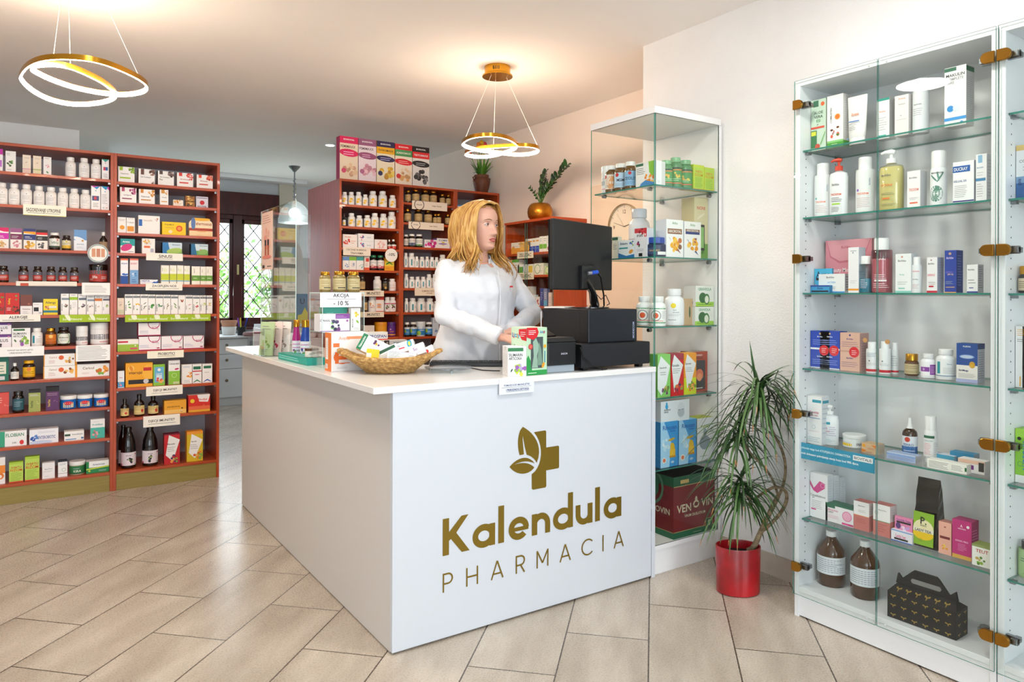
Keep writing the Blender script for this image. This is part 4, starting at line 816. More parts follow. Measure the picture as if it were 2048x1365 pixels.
table('''
@L1 A
box -60 26 260 f7f3f3|r0,.75,1,1,c2a;r.7,.2,.9,.5,b6c|white box with a magenta top band
box 50 145 283 f6f4f1|l.1,.78,.6,.9,2,999;b.5,.42,.3,12,5a8a4a/465a3a/7aa35a;l.15,.08,.7,.16,1,aaa|white box with dark green herb picture
box 205 282 318 efe0cc|l.2,.8,.8,.88,1,b99;e.45,.6,.15,.07,30,caa;r0,.22,1,.26,d8a;r.1,.05,.9,.2,e9c9b9|cream box with pink lower band
box 300 377 327 efdfc8|l.2,.8,.8,.88,1,ba9;e.5,.6,.15,.07,30,cb9;r0,.22,1,.27,a9b85a;r.1,.05,.9,.2,e6dcb0|cream box with olive lower band
box 395 468 337 f5f2ef|l.15,.88,.8,.95,1,777;b.55,.5,.22,8,d77/e9a/c69;e.5,.15,.1,.2,40,5a9a4a|white box with pink flower picture
row pb f3f0ec,f6f4f1,f7f5f2 593:692:342 717:815:350 826:920:360|l.2,.35,.8,.75,4,bbb;c.5,.88,.03,556;l.3,.15,.7,.22,1,999|white pill bottle
box 928 992 358 f7f6f5|p3a9,0,1,.5,.86,1,1;e.5,.82,.08,.08,0,c36;r.2,.45,.85,.62,36a;r.2,.45,.5,.62,c35;l.2,.1,.8,.3,3,888|narrow white box with teal corner and blue red picture
@L2 A
row pb f3f0ec,f6f4f1,f7f5f2 -32:72:574 77:182:582 187:294:590 303:408:604 413:517:614 522:622:620 627:724:628 729:827:638|l.2,.35,.8,.75,4,bbb;c.5,.88,.03,556;l.3,.15,.7,.22,1,999|white pill bottle with framed label
box 830 914 600 f7f6f5|pc2a,0,1,1,1,.6,.87;p19c,1,1,.3,.95,.6,.86;e.5,.8,.07,.07,0,19c;r.1,.38,.85,.58,458;r.3,.42,.6,.55,c45;l.2,.1,.8,.3,3,888|white box with magenta corner and dark picture
box 919 994 605 f7f6f5|p19c,0,1,1,1,.6,.85;pc2a,1,1,.7,.95,1,.84;e.5,.78,.07,.07,0,19c;l.1,.25,.8,.68,7,999;e.3,.1,.1,.05,0,3a9;e.7,.1,.1,.05,0,c36|white box with turquoise corner and small lettering
sign 210 603 775 875 fbf6e4|r0,0,1,.05,d8d060;t.47,.45,.42,.8,333,SAGOREVANJE UTROPINE;r.1,.22,.85,.25,444|cream handwritten paper sign with yellow lower edge
@L3 A
box -25 80 978 f2ede6|r0,.8,1,1,d16;pfff,0,.83,1,.7,1,.74,0,.88;r0,.45,1,.74,c2a;l.1,.5,.7,.62,2,fff;b.5,.22,.32,14,d8b070/c89a60/e8c890|tall magenta supplement box with beige capsules
box 95 199 985 f2ede6|r0,.8,1,1,958;r0,.45,1,.72,725;l.1,.5,.7,.64,2,eee;b.5,.22,.32,14,d88a9a/c87a8a/e8b8c0|tall purple supplement box with pink capsules
box 215 326 990 f2ede6|r0,.86,1,1,237;pf9a31a,0,.86,1,.86,1,.72,0,.78;r0,.45,1,.72,237;l.1,.5,.7,.64,2,eee;b.5,.2,.36,14,e0a830/c89020/eec860|tall navy and orange supplement box with yellow capsules
box 330 434 1000 f2ede6|r0,.86,1,1,222;r0,.74,1,.86,d22;r0,.45,1,.68,222;l.1,.5,.7,.62,2,eee;b.5,.22,.34,14,555/888/333|tall black and red supplement box with grey capsules
sj 446 548 1028 2a1a10,f4f2ee,e8ebe6|t.5,.55,.28,.5,477a5a,VEG;c.7,.85,.06,d43;r0,0,1,.2,3a4a3a|dark brown vitamin jar with white cap
sj 562 648 1052 2a1a10,20140d,ded7b8|r0,0,1,.38,d9b52c;c.5,.85,.08,cb4;l.2,.45,.8,.7,2,775|dark brown vitamin jar with yellow label band
box 672 790 1000 e9eef5|r0,.5,1,1,6a9bd0;e.4,.55,.5,.18,-20,e6eef6;c.68,.48,.09,c8963c;t.5,.3,.06,.6,567aa0,MAGNEZIJ;l.2,.1,.8,.2,2,b0bccc|foil pouch in blue and white with a silver sheen||depth=.02
syr 903 980 1022 1a1411,f0efec,b79a78|l.15,.3,.85,.85,4,6b4a2c;t.5,.9,.12,.7,5b3a1c,SIRUP|brown syrup bottle with white cap and kraft label
@L4 B
row sj 2a1a10,20140d,b8392e -30:82:145 167:262:148 299:387:150 422:508:152 530:612:156 635:718:160|r0,.62,1,1,59606e;l.2,.2,.8,.5,3,eee;c.5,.8,.06,c9c9c9|amber jar with grey and red label
tub 808 980 133 15100f,16130f,b8392e|r0,.66,1,1,5a6068;t.35,.42,.26,.35,f4e9e4,life;l.62,.2,.9,.5,3,eee;l.1,.12,.35,.28,2,eee|wide black tub with red label reading life
sign 145 700 288 330 f0e6d8|r0,.1,1,.14,b9a58f;r.07,.0,.2,.6,c85034|long cream paper strip with a red mark
sign 745 1002 300 415 f8f6f3|l.1,.2,.9,.8,6,999;r.1,.05,.9,.07,ccc|printed white notice of small lettering
@L5 B
box -30 42 390 c8201c|b.6,.3,.35,10,5a2a1a/8a4a2a/3a1a10;e.7,.8,.2,.1,0,4a3;t.3,.6,.1,.5,f8e040,GA|red energy box with brown cola nuts
box 48 177 392 d0241f|T.28,.62,.2,.6,f5d52a,Geling;b.75,.25,.26,12,5a2a1a/8a4a2a/3a1a10;c.78,.87,.08,5a9a4a;c.78,.7,.07,5a9a4a;l.1,.2,.4,.36,2,fff|red box with upright yellow lettering and brown roots
box 185 294 408 7a4036,6a342a,8a4a40|r0,0,1,.45,f2eeec;c.72,.55,.1,a86048;t.5,.3,.07,.8,8a5a4a,Gelatine;l.2,.05,.7,.2,2,bbb|brown box with white lower half and a drop
box 298 388 480 f4f2f0|r.1,.3,.6,.62,17181b;l.1,.8,.7,.9,1,aaa;r.62,.1,.9,.25,ccc|small white box with a black square
box 394 527 446 f2d820|t.5,.75,.18,.8,1e2c50,Allergy;r0,.14,1,.28,2b7a8c;b.3,.45,.18,8,d8a080/c86a60;r.4,.42,.9,.56,e8e4d8;r0,0,1,.12,f0d020|yellow allergy box with rounded top||depth=.02
@L5 B
row box f7f6f3,e9e7e2 554:628:398|r.1,.7,1,.8,8a96a0;b.65,.4,.26,9,6a3a4a/8a4a5a/5a7a3a;T.14,.35,.14,.55,222,ARTICHOKE;l.2,.9,.8,.96,1,555|slim white herbal box with purple artichoke picture
row box f7f6f3,e9e7e2 633:706:398|r0,.7,1,.84,9cc92c;l.35,.3,.85,.6,4,ccc;T.14,.35,.14,.5,222,KIMELIN;l.2,.9,.8,.96,1,555|slim white herbal box with lime green band
row box f7f6f3,e9e7e2 710:784:400|r.1,.7,1,.8,5d6b7c;b.6,.4,.3,10,4a3a4a/7a4a6a/3a5a3a;T.14,.3,.14,.4,222,CEJM;l.2,.9,.8,.96,1,555|slim white herbal box with dark berries picture
row box f7f6f3,e9e7e2 788:858:415|r.1,.7,1,.8,8494a6;b.6,.4,.26,9,8a5a5a/b08a8a/b9aab0;T.14,.35,.14,.5,222,ECHINACEA;l.2,.9,.8,.96,1,555|slim white herbal box with pinkish root picture
row box f7f6f3,e9e7e2 862:930:418|r0,.72,1,.86,e07a2c;b.6,.4,.2,6,c8a890/d8c8b0;T.14,.35,.14,.5,222,BRONHOSAL;l.2,.9,.8,.96,1,555|slim white herbal box with orange band
row box f7f6f3,e9e7e2 934:1000:418|r.1,.74,1,.84,667;b.6,.42,.28,8,a8c878/c8d8a0/88a858;T.14,.3,.14,.4,222,GLOG;l.2,.9,.8,.96,1,555|slim white herbal box with pale green flowers
sign -40 368 588 655 f8f4e8|t.5,.55,.5,.7,222,ALERGIJE;r.15,.2,.85,.25,333|handwritten paper sign reading ALERGIJE
sign 540 1002 590 658 a5c41c|t.25,.42,.3,.4,eff6d8,Soria Natural;t.75,.42,.3,.4,eff6d8,Soria Natural;e.16,.7,.04,.1,30,eff6d8;e.64,.7,.04,.1,30,eff6d8|lime green strip with white lettering
@L6 B
box -60 104 770 f6f3f6|r0,.8,1,1,6a3a86;t.6,.55,.22,.6,333,LUS;c.85,.82,.06,c8a;b.3,.2,.2,6,5a4a4a/3a2a3a|lower white and purple box in the stack
box 107 277 712 f8f7f5|r.08,.86,.7,.96,2d6b3a;t.42,.72,.11,.72,222,SILIMARIN;t.4,.58,.11,.66,222,ARTICOKA;b.7,.3,.26,14,9a5ab0/8ab84a/6aa03a/b8d86a;e.18,.35,.05,.1,30,3a6a3a|white box with dark green tab and thistle flowers
pb 284 390 710 f2f1ee,f5f4f1,f6f5f2|r.18,.2,.34,.95,2a93a8;l.45,.2,.9,.7,4,aaa;t.7,.85,.1,.4,58a,Phyto|white pill bottle with teal side stripe
sj 411 514 712 5a3512,gold,e07c22|r0,0,1,.3,b85a10;c.5,.8,.14,f4c56a;l.2,.35,.8,.6,3,6a3508|amber jar with orange label and gold cap
sj 521 638 703 20140d,16130f,e9eee2|o.5,.5,.45,3a9a3c;t.5,.6,.14,.6,222,PROBALANS;l.3,.25,.7,.45,2,999|dark jar with white label ringed in green
tub 690 800 692 eeecea,f4f3f1,f3f1ef|r0,.28,1,.62,77777d;t.55,.5,.12,.5,c9c9cd,DARM;t.5,.36,.12,.6,c9c9cd,REPAIR;r.5,.08,.9,.12,c44|smaller white tub with grey label band
tub 822 992 660 eeecea,f4f3f1,f3f1ef|r0,.28,1,.66,77777d;t.5,.54,.14,.5,d9d9dd,DARM;t.5,.38,.12,.6,c9c9cd,REPAIR;r.5,.08,.9,.12,c44|larger white tub with grey label band
sign -40 402 882 970 fbfaf8|t.5,.62,.18,.68,444,POPUST NA NOVO LJETO;t.5,.34,.18,.55,444,I PRIRODNOJ DETOKS|handwritten two line white paper note
sign 690 1002 868 1012 fbfaf8|l.06,.08,.94,.94,9,888|printed white paper notice with many lines
@L7 C
box -40 80 -25 0e6a55|r.1,.3,.8,.8,e6e3d0;r.1,.05,.7,.2,ddd;l.2,.35,.7,.7,3,5a8a6a|dark green tea bag with cream label
syr 95 174 28 1a1411,f4f3f0,f1eee6|l.15,.3,.85,.8,4,888;t.5,.85,.1,.6,555,SIRUP|small dark syrup bottle with white label
sj 205 322 4 2a1a10,f0b40c,f2ba1c|r0,0,1,.14,c88a0c;c.5,.8,.14,e8862c;l.2,.3,.8,.6,3,7a4a0a|dark jar with bright yellow cap and label
box 392 706 55 f7f5f1,eee|r0,0,.03,1,f0a22c;r.93,0,1,1,f0a22c;t.28,.72,.17,.22,a98,Caricol;c.52,.68,.08,e0642c;b.75,.5,.13,9,e8b050/8a4a1c/f0c878;l.15,.2,.35,.5,3,c99|white and orange papaya box at the foot of the pile
box 702 1000 36 f8f6f2|t.35,.68,.2,.4,7a5a4a,Caricol;b.78,.5,.17,12,e8902c/7ab84a/d0701c/f0b04c;c.87,.62,.07,f0a040;l.15,.2,.4,.34,2,c99|single white box with an orange papaya
@L8 C
box -40 82 300 d94f45|l.1,.5,.5,.8,3,f4c8c0;b.75,.4,.2,5,e88078/e0625a;T.15,.35,.16,.4,8a2a2a,herba|coral red herbal box
sj 110 222 285 15100f,16130f,2f5c68|l.2,.3,.8,.8,3,9fb6bc;T.88,.3,.2,.5,c87|black bottle with slate blue label
box 260 370 272 a3ad5c,8c9648,222|r0,.86,1,1,222;T.25,.35,.22,.6,3d4620,herba;b.72,.4,.14,5,c9d08c/b9c278;l.1,.7,.9,.8,2,dde|olive green herbal box with black top
box 418 540 245 5c2f62,46244a,111|r0,.8,1,1,151013;T.22,.32,.2,.55,d8b84c,herba;b.72,.4,.14,5,8a5a90/77477d;l.1,.62,.9,.75,2,b9a|deep purple herbal box with black top
row tub 1668b8,f4f4f2,1668b8 545:697:322 702:842:315 856:993:308|r.25,.08,.75,.7,e8dcb0;e.5,.62,.22,.1,0,d23;l.3,.15,.7,.45,3,3a6ab0|blue tub with white lid and red oval
@L9 C
box -45 245 650 f5f5f4|r0,0,.3,1,3aa680;t.62,.74,.22,.58,2a8a68,FLOBIAN;l.32,.6,.8,.66,1,aaa;e.84,.22,.07,.09,0,d33;t.6,.22,.12,.15,888,240|white box with bold green lettering and green left end
box 265 533 630 f3f3f8|b.18,.42,.13,10,2a5ab0/5a8ad0;t.6,.42,.22,.6,2c4a9a,ENTEROBIOTIC;l.3,.72,.9,.84,2,c0c4d8;e.4,.1,.4,.08,0,c8d4ec|white box with blue snowflake emblem
box 585 766 648 f6f5f2|r.02,.5,.3,.72,2f4f3a;t.65,.65,.14,.6,555,Venozdravin;r.05,.1,.6,.2,5a9ad0;r.85,.12,.98,.3,47a|slim white box with dark green tab
box 824 955 540 f1f0ee|r0,0,1,.56,4bb8a6;t.5,.72,.09,.8,3a9a88,Prebifiber;b.4,.25,.25,9,d07080/e8a0a8/4a9a70;l.2,.84,.7,.9,1,ccc|white and teal box standing tall
@L0 C
box -50 48 890 f2efec|c.5,.3,.4,e87a20;r0,.4,1,.7,ef8a2c;c.5,.28,.2,f8e8d8;r0,.7,1,.9,f4f0ea|white and orange box
box 82 212 930 a9cc3c|r0,0,1,.9,bcd85a;t.5,.72,.12,.85,c63a1a,SVIJETLI;t.5,.6,.12,.85,d85a1a,RIZOM;l.1,.05,.9,.5,8,7aa82c;r0,0,1,.05,d84a2c|green grass powder box with red lettering
box 226 360 880 a9cc3c|r0,0,1,.9,bcd85a;t.5,.68,.12,.85,c63a1a,SVIJETLI;t.5,.56,.12,.85,d85a1a,RIZOM;l.1,.05,.9,.48,8,7aa82c;r0,0,1,.04,d84a2c|taller green grass powder box with red lettering
box 384 500 936 f2f1f1|t.5,.6,.07,.8,8a94a8,Maxi-Flora;l.1,.4,.8,.5,2,bbb;l.2,.1,.7,.2,1,ccc|plain white box with grey lettering
box 528 614 914 f4f4f3,e5e5e5,1c2430|r0,.9,1,1,1c2430;l.15,.7,.85,.82,2,9ab;o.62,.42,.22,4a9a4c;r.0,.2,1,.22,888|white box with black top and green crescent
tub 628 778 916 cdbfa0,f1f0ec,2f7a44|l.3,.6,.7,.75,1,cde;t.5,.35,.28,.4,e8f0e0,KIRA;r0,0,1,.12,1f5a34|glass jar with white lid and green label
box 790 1000 920 1f8a4c,187a40,f0f0f0|r.12,.48,1,1,f2f4f0;pc8d83c,0,.4,1,.55,1,.44,0,.3;t.55,.72,.14,.6,2a5a8a,Arterinvest;c.14,.2,.05,c8d83c;l.55,.1,.9,.26,2,bcd|green and white box lying wide
''')
place('L6', cB, 'box', -60, 104, 662, ['f6f3f6'], 'r0,.8,1,1,6a3a86;t.6,.55,.22,.6,333,LUS;c.85,.82,.06,c8a;b.3,.2,.2,6,5a4a4a/3a2a3a', 'upper white and purple box in the stack', .03, zoff=on(*cB(20, 770), 1, YL + .03)[2] - SHELF['L6'][2])
place('L7', cC, 'box', 396, 704, -55, ['f7f5f1', 'eee'], 'r0,0,.03,1,f0a22c;r.93,0,1,1,f0a22c;t.28,.72,.17,.22,c98,Caricol;c.52,.68,.08,e0642c;b.75,.5,.13,9,e8b050/8a4a1c/f0c878;l.15,.2,.35,.5,3,c99', 'white and orange papaya box on top of the pile', .03, zoff=on(*cC(550, 55), 1, YL + .03)[2] - SHELF['L7'][2])
# round hanging badge under the third shelf
def badge(sh, cr, cx_, cy_, rad_px, spec, desc, proud=.004):
    ax, c, z, w_ = SHELF[sh]; p = on(*cr(cx_, cy_), ax, c - proud); e = on(*cr(cx_ + rad_px, cy_), ax, c - proud); r = (e - p).length
    q = MB(); q.lathe([(r, 0), (r, .001)], mat('f4efe8', .5), 32, xf=Matrix.Rotation(PI / 2, 4, 'X'))
    art(q, spec, lambda u, v, k: ((u - .5) * 2 * r, -.001 - .0002 * k, (v - .5) * 2 * r), 2 * r, 2 * r)
    o = q.build('round_badge', None, tuple(p)); PENDING.append((o, desc, w_.replace('on the', 'on the edge of', 1), 'sign', p[0]))
badge('L3', cA, 893, 1215, 96, 'r.2,.3,.38,.75,d89a78;r.42,.3,.6,.75,c8866a;r.64,.3,.82,.75,d89a78;o.5,.5,.49,9aa', 'round hanging badge picturing three orange boxes')
HB = 'r.05,.82,1,.92,7a8288;l.2,.93,.8,.98,1,555;'
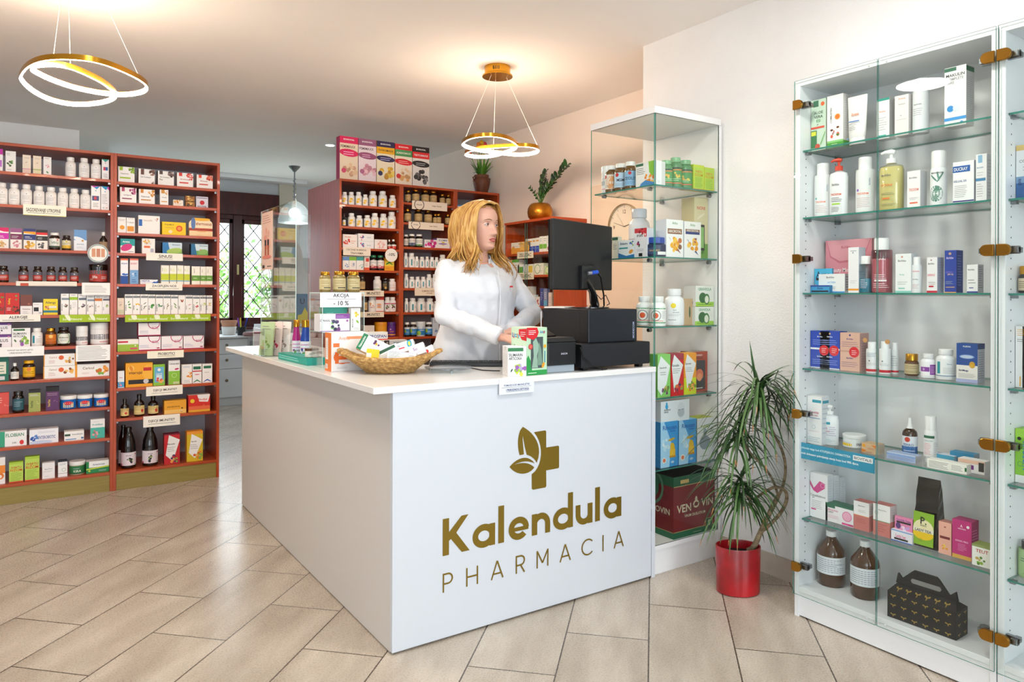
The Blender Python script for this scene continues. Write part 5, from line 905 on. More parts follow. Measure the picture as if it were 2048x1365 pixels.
table('''
@K1 A
row box f6f5f2,e6e4e0 1075:1226:427|r.08,.76,.28,1,9cc02c;b.82,.78,.22,16,8ab02c/a8c850/6a8a2c;t.4,.55,.1,.6,555,Hepatonat;r.1,.24,.75,.34,a8c83c|white box with lime square and lime dots
row box f6f5f2,6a4438 1260:1410:448|r.14,.62,.34,1,6a4438;b.82,.78,.22,16,7a5448/9a7468/5a3428;t.45,.45,.1,.7,555,Gel Combizym;b.9,.1,.12,6,7a5448|white box with brown square and brown dots
row box f6f5f2,5a4440 1436:1584:466|r.1,.76,.3,1,5a4440;b.82,.78,.22,16,6a5450/8a7470/4a3430;t.45,.56,.1,.7,444,Bio Combizym;t.2,.4,.1,.2,444,Plus|white box with dark brown square and spots
row box f6f5f2,c9b0a8 1610:1760:483|r.12,.76,.32,1,d8382c;b.82,.78,.22,16,e05a50/e88a80/d03020;t.5,.55,.1,.6,a33,Bronhonat;r.15,.25,.7,.34,d8382c|white box with red square and red underline
row box f6f5f2,c9b0a8 1792:1940:502|r.12,.76,.3,1,e04a2c;b.82,.78,.22,16,e86a50/e88a70/d04a30;t.45,.55,.1,.5,a33,Rhinonat;r.15,.25,.7,.34,d8584c|white box with orange-red square and coral dots
@K2 A
row box f6f5f2,e0d8dc 1092:1243:615|r.1,.74,.28,1,b03a6a;b.82,.78,.22,16,b04a7a/c87aa0/8a2a5a;t.45,.5,.1,.7,646,Laringonal;r.12,.24,.72,.31,8a3a5a|white box with plum square and plum dots
row box f6f5f2,e6e4e0 1265:1410:632|r.1,.74,.28,1,d88a2c;b.82,.78,.22,16,d8943c/e8b070/c07a1c;t.4,.5,.1,.6,555,Pulmonal;r.12,.24,.75,.31,c88a3c|white box with ochre square and ochre dots
box 1456 1533 635 f6f5f2|r.15,.76,.55,1,d8943c;b.8,.8,.2,9,d8943c/e8b070;t.5,.5,.07,.8,555,Uronal;r.15,.2,.85,.26,d8a04c|narrow white box with ochre square
box 1578 1668 728 f2e9dc|b.4,.75,.3,8,e0a040/d88a2c;l.1,.2,.9,.5,3,c9a080|tiny cream and ochre box
box 1690 1775 745 9a6428|b.5,.5,.4,10,c89a4c/e8c070/5a3a14|lower small gold foil box
box 1785 1895 698 d8d4e0|c.5,.45,.2,c8202c;r.05,.84,.95,.9,668;t.5,.08,.16,.9,222,RETTER;r0,0,1,.04,ccc|lilac box with a red disc
@K3 A
box 1070 1147 884 f4f1ec|c.55,.35,.3,e8a02c;l.1,.75,.9,.88,2,aaa|white box with orange circle at the bay edge
box 1150 1228 890 f4f1ec|r.1,.12,.9,.45,e89a2c;t.5,.7,.09,.8,777,C-vitamin;l.2,.9,.8,.96,1,aaa|white box with orange picture block
box 1258 1456 872 f5f2ee,e6e2dc|r.02,.42,.18,.78,2468b8;t.45,.74,.1,.4,b9a890,ImunoFlu;b.86,.8,.07,5,a85a3a/c87a4a|large white box with a royal blue tab
box 1475 1693 930 f2cc12,d8b40c|t.3,.78,.13,.42,5a3a14,PropoMucil;e.72,.52,.14,.14,0,e0561c;e.72,.52,.08,.08,0,f09a3c;c.35,.25,.08,f4e0b0;l.12,.5,.5,.6,1,a85|bright yellow box with an orange slice
box 1725 1940 1000 f4d9a8,e8c088|r0,.82,1,1,c8442c;t.5,.75,.2,.6,e0902c,Thermacare;l.3,.1,.7,.2,1,c99|cream box under the arched header
@K4 A
box 1095 1228 1082 f3f1ef,17181b|r0,.52,1,1,1a9a9c;e.42,.4,.42,.26,25,d0307c;t.4,.8,.13,.5,fff,Arnica;l.55,.05,.95,.16,1,469|white box with turquoise and magenta waves
box 1292 1412 1080 f4f1ec,e8ddd2|b.35,.85,.25,8,e8a040/e8c060;r.15,.38,.62,.52,e0703c;l.15,.6,.8,.75,2,aaa;r.65,.1,.9,.35,b9b9c9|white box with orange bar and ochre band
box 1478 1658 1116 cfe2ea,123|r0,0,1,.45,8ab85c;p2a7ab8,0,1,.28,1,.42,0,0,0;e.6,.3,.4,.16,10,a8c860;t.7,.82,.12,.4,5a7a9a,Sinomarin|green and sky blue landscape box
box 1738 1895 1130 cfe2ea,123|r0,0,1,.4,6aa85c;p1a6a98,0,1,.22,1,.34,0,0,0;r.5,.42,.9,.52,d8603c;e.7,.3,.3,.16,10,88b860;t.72,.85,.12,.45,5a7a9a,Sinomarin|green and sky blue box with a small red bar
sign 1330 1664 1215 1282 f8f2e6|t.52,.58,.42,.4,222,SINUSI;r.3,.2,.72,.25,444|cream handwritten sign reading SINUSI
@K5 B
box 1097 1166 78 f4f6fa|r0,0,1,.32,1c4ea0;e.6,.38,.42,.18,0,2a6ac8;r0,.93,1,1,e86a3c;t.5,.8,.07,.8,2a5aa0,AQUA;e.7,.42,.2,.08,0,f4f6fa|tall white nasal spray box with dark blue wave
box 1183 1260 78 f4e8e8|r0,0,1,.55,7aaad8;b.5,.35,.3,8,3a7ac0/a8c8e8/e8f0f8;r0,.93,1,1,e8705c;t.5,.8,.07,.8,d8808a,BABY;l.2,.05,.8,.2,2,2a5aa0|tall pink and light blue nasal spray box
box 1276 1438 270 f2f4f8|t.3,.72,.4,.5,1c4ea0,NISITA;p2a6ac8,.55,0,1,0,1,.8,.9,.5,.8,.6;l.05,.15,.5,.4,2,aac|low white box with bold blue lettering and a wave||depth=.035
row box f6f3e6,e6ddc8 1466:1540:140 1545:1608:140 1612:1670:140 1674:1728:145|r0,.22,1,.55,c8d42c;c.5,.75,.25,e8eec8;T.15,.78,.1,.3,777,SINUVIT;r0,.16,1,.2,3a9ac8|slim cream box with yellow-green band
row box f6f3e6,c8bca0 1745:1822:150 1826:1878:152 1882:1942:152|r0,.2,1,.5,6aa03c;T.3,.76,.12,.3,777,SINUVIT;l.2,.3,.8,.4,1,efd|slim cream box with mid green band
sign 1326 1660 305 370 f8f2e6|t.5,.58,.4,.78,333,ZACEPLJEN NOS;r.1,.24,.9,.28,444|cream handwritten sign reading ZACEPLJEN NOS
@K6 B
box 1068 1130 438 ecdcc8|r.05,.05,.95,.3,c9cba8;l.2,.5,.8,.8,3,caa;e.5,.6,.2,.06,30,b98|small beige box at the bay edge
''' + '\n'.join('box %s %s %s f7f6f3,e9e7e2|%sT.14,.34,.16,.52,222,%s;%s|slim white herbal box with %s' % a for a in (
 (1136, 1206, 404, HB, 'KOPRIVA', 'e.6,.5,.2,.1,30,4a8a3a;e.65,.35,.22,.1,-30,6aa84a;e.5,.62,.16,.08,60,5a983c', 'nettle leaves'),
 (1208, 1276, 404, HB, 'NEVEN', 'b.62,.48,.24,8,f0c41c/e8b00c;e.6,.25,.12,.08,30,5a8a3a', 'yellow blossoms'),
 (1279, 1346, 404, HB, 'MASLINA', 'e.6,.55,.26,.05,40,34583c;e.65,.4,.26,.05,20,34583c;e.5,.32,.26,.05,60,44684c', 'dark olive leaves'),
 (1348, 1414, 406, HB, 'MELISA', 'e.62,.45,.28,.2,30,3a8a34;e.5,.35,.2,.14,-30,4fa04a', 'one broad green leaf'),
 (1418, 1484, 408, HB, 'RUZMARIN', 'b.6,.45,.3,9,3a7a4a/5a9a6a', 'blue-green needle sprigs'),
 (1487, 1552, 408, HB, 'TIMIJAN', 'e.6,.5,.2,.05,60,8a7a5a;e.65,.42,.24,.06,50,6a5a3a;e.5,.3,.2,.05,80,a89a6a', 'brown willow bark'),
 (1555, 1620, 410, HB, 'KADULJA', 'e.6,.5,.3,.08,-55,7a9a5a;e.66,.36,.26,.08,-50,8aa86a', 'grey-green sage leaves'),
 (1623, 1686, 412, HB[18:], 'CIMET', 'e.45,.7,.09,.24,20,9a4a24;e.65,.7,.09,.24,-15,a85a30;r0,.88,1,1,f4f0ec', 'cinnamon sticks'),
 (1688, 1752, 412, HB, 'BODALJ', 'b.6,.48,.16,5,b03a7a/c85a8a;e.6,.28,.14,.05,20,6a9a4a', 'a pink thistle head'),
 (1755, 1818, 414, HB, 'BRUSNICA', 'b.62,.42,.24,7,b82438/d03a4a;e.6,.6,.16,.06,30,5a8a4a', 'red berries'),
 (1820, 1880, 414, HB, 'KOROMAC', 'b.62,.5,.28,9,b8c86a/d8e09a', 'pale yellow umbels'),
 (1884, 1944, 415, HB, 'SLATKA', 'b.62,.5,.26,9,d8b86a/c8a850/e8d89a', 'straw coloured stems'))) + '''
sign 1138 1916 590 652 a5c41c|t.14,.42,.32,.22,eff6d8,Soria Natural;t.38,.42,.32,.22,eff6d8,Soria Natural;t.62,.42,.32,.22,eff6d8,Soria Natural;t.87,.42,.32,.22,eff6d8,Soria Natural;e.1,.72,.03,.04,30,eff6d8;e.36,.72,.03,.04,30,eff6d8;e.6,.72,.03,.04,30,eff6d8;e.84,.72,.03,.04,30,eff6d8|lime green strip with white lettering
@K7 B
box 1068 1262 815 f2efe8,e0d8d0|r0,0,1,.58,9cc23c;r.02,.72,.5,.86,c8283c;r.6,.14,.95,.3,d05a6a;c.85,.46,.04,f4f8e0|green and white box with a red tag
row box f5f0f2,b8285c,e9c9d4 1262:1464:790 1468:1665:785 1669:1857:782|r0,0,1,.07,b8285c;o.7,.95,.28,c04a78;t.75,.62,.18,.26,b8386a,BiOTiC;o.88,.5,.05,333;l.05,.18,.5,.42,3,aac;r.82,.12,.95,.2,a33a5a|white probiotic box with raspberry edge
sign 1340 1672 918 985 fbf5e0|t.52,.58,.38,.46,333,PROBIOTICI;r.28,.24,.76,.28,444|cream handwritten sign reading PROBIOTICI
@K8 C
box 1072 1132 102 eef2f6|r0,.04,1,.35,4aa0d8;b.4,.2,.3,6,e88ac0/f0b050;t.5,.6,.08,.8,c8524c,Baby|narrow white and sky blue box
box 1142 1392 28 f2a81c,d8890c,f8c850|e.2,.78,.12,.12,0,f8c860;e.9,.6,.3,.34,0,f8b838;t.36,.58,.15,.5,4a2a0a,vitarojal;r.65,.66,.95,.8,c8282c;r.1,.12,1,.3,1d1a1a;c.75,.22,.1,c9c9cc;e.2,.78,.06,.12,20,e8901c|large orange box with black ribbon and red flash
box 1395 1502 42 8cc43c,7ab02c,a8d85c|r.1,.15,.9,.88,6ab4dc;c.5,.75,.14,f4f8fa;r.25,.25,.75,.5,d4e8f0;t.5,.55,.09,.7,f4f4f4,Jugovit;b.5,.2,.3,8,d84a5a/f0b050|green framed children box with sky blue picture
box 1535 1638 4 f6f4f2|r0,0,1,.56,8cc43c;t.5,.86,.07,.85,222,Umendol;e.72,.64,.2,.08,10,c8286a;o.5,.38,.22,d8f0a8;r.4,.02,.95,.12,c9d8a0|tall white and green box with a pink bow
box 1656 1748 42 f5f2ee|b.75,.45,.3,9,f09c2c/f8c050/e8842c;l.1,.82,.8,.92,2,7a9ac8;l.2,.05,.8,.2,2,aaa|white box with an orange tree
box 1752 1836 38 f6f4f2|r.08,.72,.9,.88,1f6a4a;r0,.6,1,.66,c8343c;e.5,.45,.28,.05,0,d8607a;p3a8a6a,.05,.05,.5,.2,.95,.05,.8,.05,.5,.12,.2,.05|white box with green tab and red stripe
box 1844 1934 36 f6f4f2|r.12,.76,.88,.9,1f6a4a;l.2,.5,.7,.6,1,bbb;p4a6ab8,.05,.05,.5,.2,.95,.05,.8,.05,.5,.12,.2,.05|white box with green tab and blue chevron
sign 1330 1662 238 322 f8f2e6|t.52,.55,.3,.7,333,DJECJI IMUNITET;r.16,.26,.86,.29,444|cream handwritten sign reading DJECJI IMUNITET
@K9 C
syr 1095 1175 355 1a1411,16130f,e6cf88|l.1,.5,.9,.85,3,8a6a3c;c.6,.35,.12,c8382c;t.5,.9,.1,.7,5a3a1c,CHILDLIFE|smaller brown syrup bottle with cream label
row syr 1a1411,16130f,e6cf88 1218:1316:312 1345:1443:326|l.1,.45,.9,.85,4,8a6a3c;e.72,.42,.1,.14,0,c8382c;t.4,.92,.1,.6,5a3a1c,CHILDLIFE;l.1,.08,.9,.2,2,a88|large brown syrup bottle with cream label and heart
box 1494 1697 368 f0a828,d8901c,f4c050|r0,.0,1,.3,f6c96a;t.42,.52,.14,.6,4a2a0a,pharojal jimmy;b.82,.25,.1,5,5a3a1c/e8d0a0;l.1,.78,.4,.88,1,c84|orange royal jelly box with a bee
box 1714 1914 318 d8281c,b81c14,f0ece8|pf4f0ee,.4,1,1,1,.9,.55,.5,.6;t.66,.7,.16,.55,d8281c,Nodijal;c.18,.65,.1,f0c828;r.0,0,1,.12,e8b02c;b.8,.3,.12,6,f4f0ee/d85a3c;r0,.12,1,.34,e86a3c|red children box with white flash
sign 1304 1638 504 604 f8f2e6|t.5,.5,.28,.76,333,DJECJI IMUNITET;r.13,.24,.88,.27,444|handwritten cream sign reading DJECJI IMUNITET, lowest of all
@K0 C
jug 1098 1240 612 15100f,16130f,e6dce2|b.55,.4,.16,9,1a1a24/2a2a34/8aa04a;t.5,.75,.09,.5,333,ARONIJA;c.88,.85,.04,a02848;c.1,.08,.06,c02848;c.88,.08,.04,4a9a4a|big dark juice bottle with a berry label
jug 1292 1440 604 15100f,16130f,e6dce2|b.5,.4,.16,9,1a1a24/2a2a34/8aa04a;t.5,.75,.09,.5,333,ARONIJA;c.88,.85,.04,a02848;c.1,.08,.06,c02848;c.88,.08,.04,4a9a4a|big dark juice bottle with a berry label
box 1494 1638 672 c81c24,8a1420,7a1830|pf4f2ee,.3,.96,1,.78,.56,.08,.1,.3;r0,.96,1,1,7a1830;t.45,.66,.05,.5,222,Floradix;l.2,.4,.7,.58,3,aaa;b.62,.14,.26,14,4a2a5a/b8283c/8ab03c/e8a03c|tall red and white box with grapes and berries
box 1700 1848 650 d8b81c,e8901c,f09a2c|r0,.9,1,1,f09a2c;pf4f2ee,.3,.92,.98,.7,.5,.1,.12,.3;t.45,.66,.05,.5,222,Epresat;l.2,.4,.7,.58,3,aaa;b.7,.2,.26,14,e8802c/8ab03c/d85a2c/e8b04c|tall yellow and white box with oranges and leaves
''')
place('K2', cA, 'box', 1688, 1772, 692, ['9a6428'], 'b.5,.5,.4,10,c89a4c/e8c070/5a3a14', 'upper small gold foil box', .03, zoff=on(*cA(1730, 742), 1, YL + .03)[2] - SHELF['K2'][2])
place('K7', cB, 'box', 1258, 1462, 665, ['f5f0f2', 'b8285c', 'e9c9d4'], 'r0,0,1,.07,b8285c;o.7,.95,.28,c04a78;t.75,.62,.18,.26,b8386a,BiOTiC;o.88,.5,.05,333;l.05,.18,.5,.42,3,aac', 'white probiotic box lying on top of another', .03, zoff=on(*cB(1360, 785), 1, YL + .03)[2] - SHELF['K7'][2] + .001)
# arched display header above the cream box
ax_, c_, z_, w_ = SHELF['K3']; p0 = on(*cA(1720, 1000), 1, YL + .03); p1 = on(*cA(1935, 910), 1, YL + .03); W = p1[0] - p0[0]; H = p1[2] - p0[2]
q = MB(); q.prism([(-W / 2, 0), (W / 2, 0), (W / 2, H * .5)] + [(W / 2 * math.cos(a), H * .5 + H * .5 * math.sin(a)) for a in [PI * k / 10 for k in range(1, 10)]] + [(-W / 2, H * .5)], 0, .02, mat('f6e4c0', .5))
art(q, 'r0,0,1,.1,c8442c;t.58,.5,.28,.75,a83a24,Tehermoscus;e.5,.9,.4,.08,0,f0b42c;e.18,.5,.09,.3,0,5a7ab0', lambda u, v, k: ((u - .5) * W, -.0002 * k, v * H), W, H)
o = q.build('box_header', None, ((p0[0] + p1[0]) / 2, YL + .03, on(*cA(1830, 998), 1, YL + .03)[2] + .001)); PENDING.append((o, 'arched cream card header standing on its box', w_, 'card', 0))
place('K0', cC, 'jug', 1075, 1170, 592, ['15100f', '16130f', 'e6dce2'], 'b.5,.4,.16,9,1a1a24/2a2a34/8aa04a', 'half hidden juice bottle at the back', .12)
BIO = 'c.42,.5,.3,f6c400;l.62,.35,.95,.6,2,999'
TEAL = 'r.42,.08,.56,.92,2a93a0;l.62,.3,.95,.7,3,aaa'
SOL = 'l.2,.55,.8,.85,2,8a7348;r.1,.08,.9,.16,6b5230;l.2,.25,.8,.4,1,a08a5c'
def mrow(txt): return txt
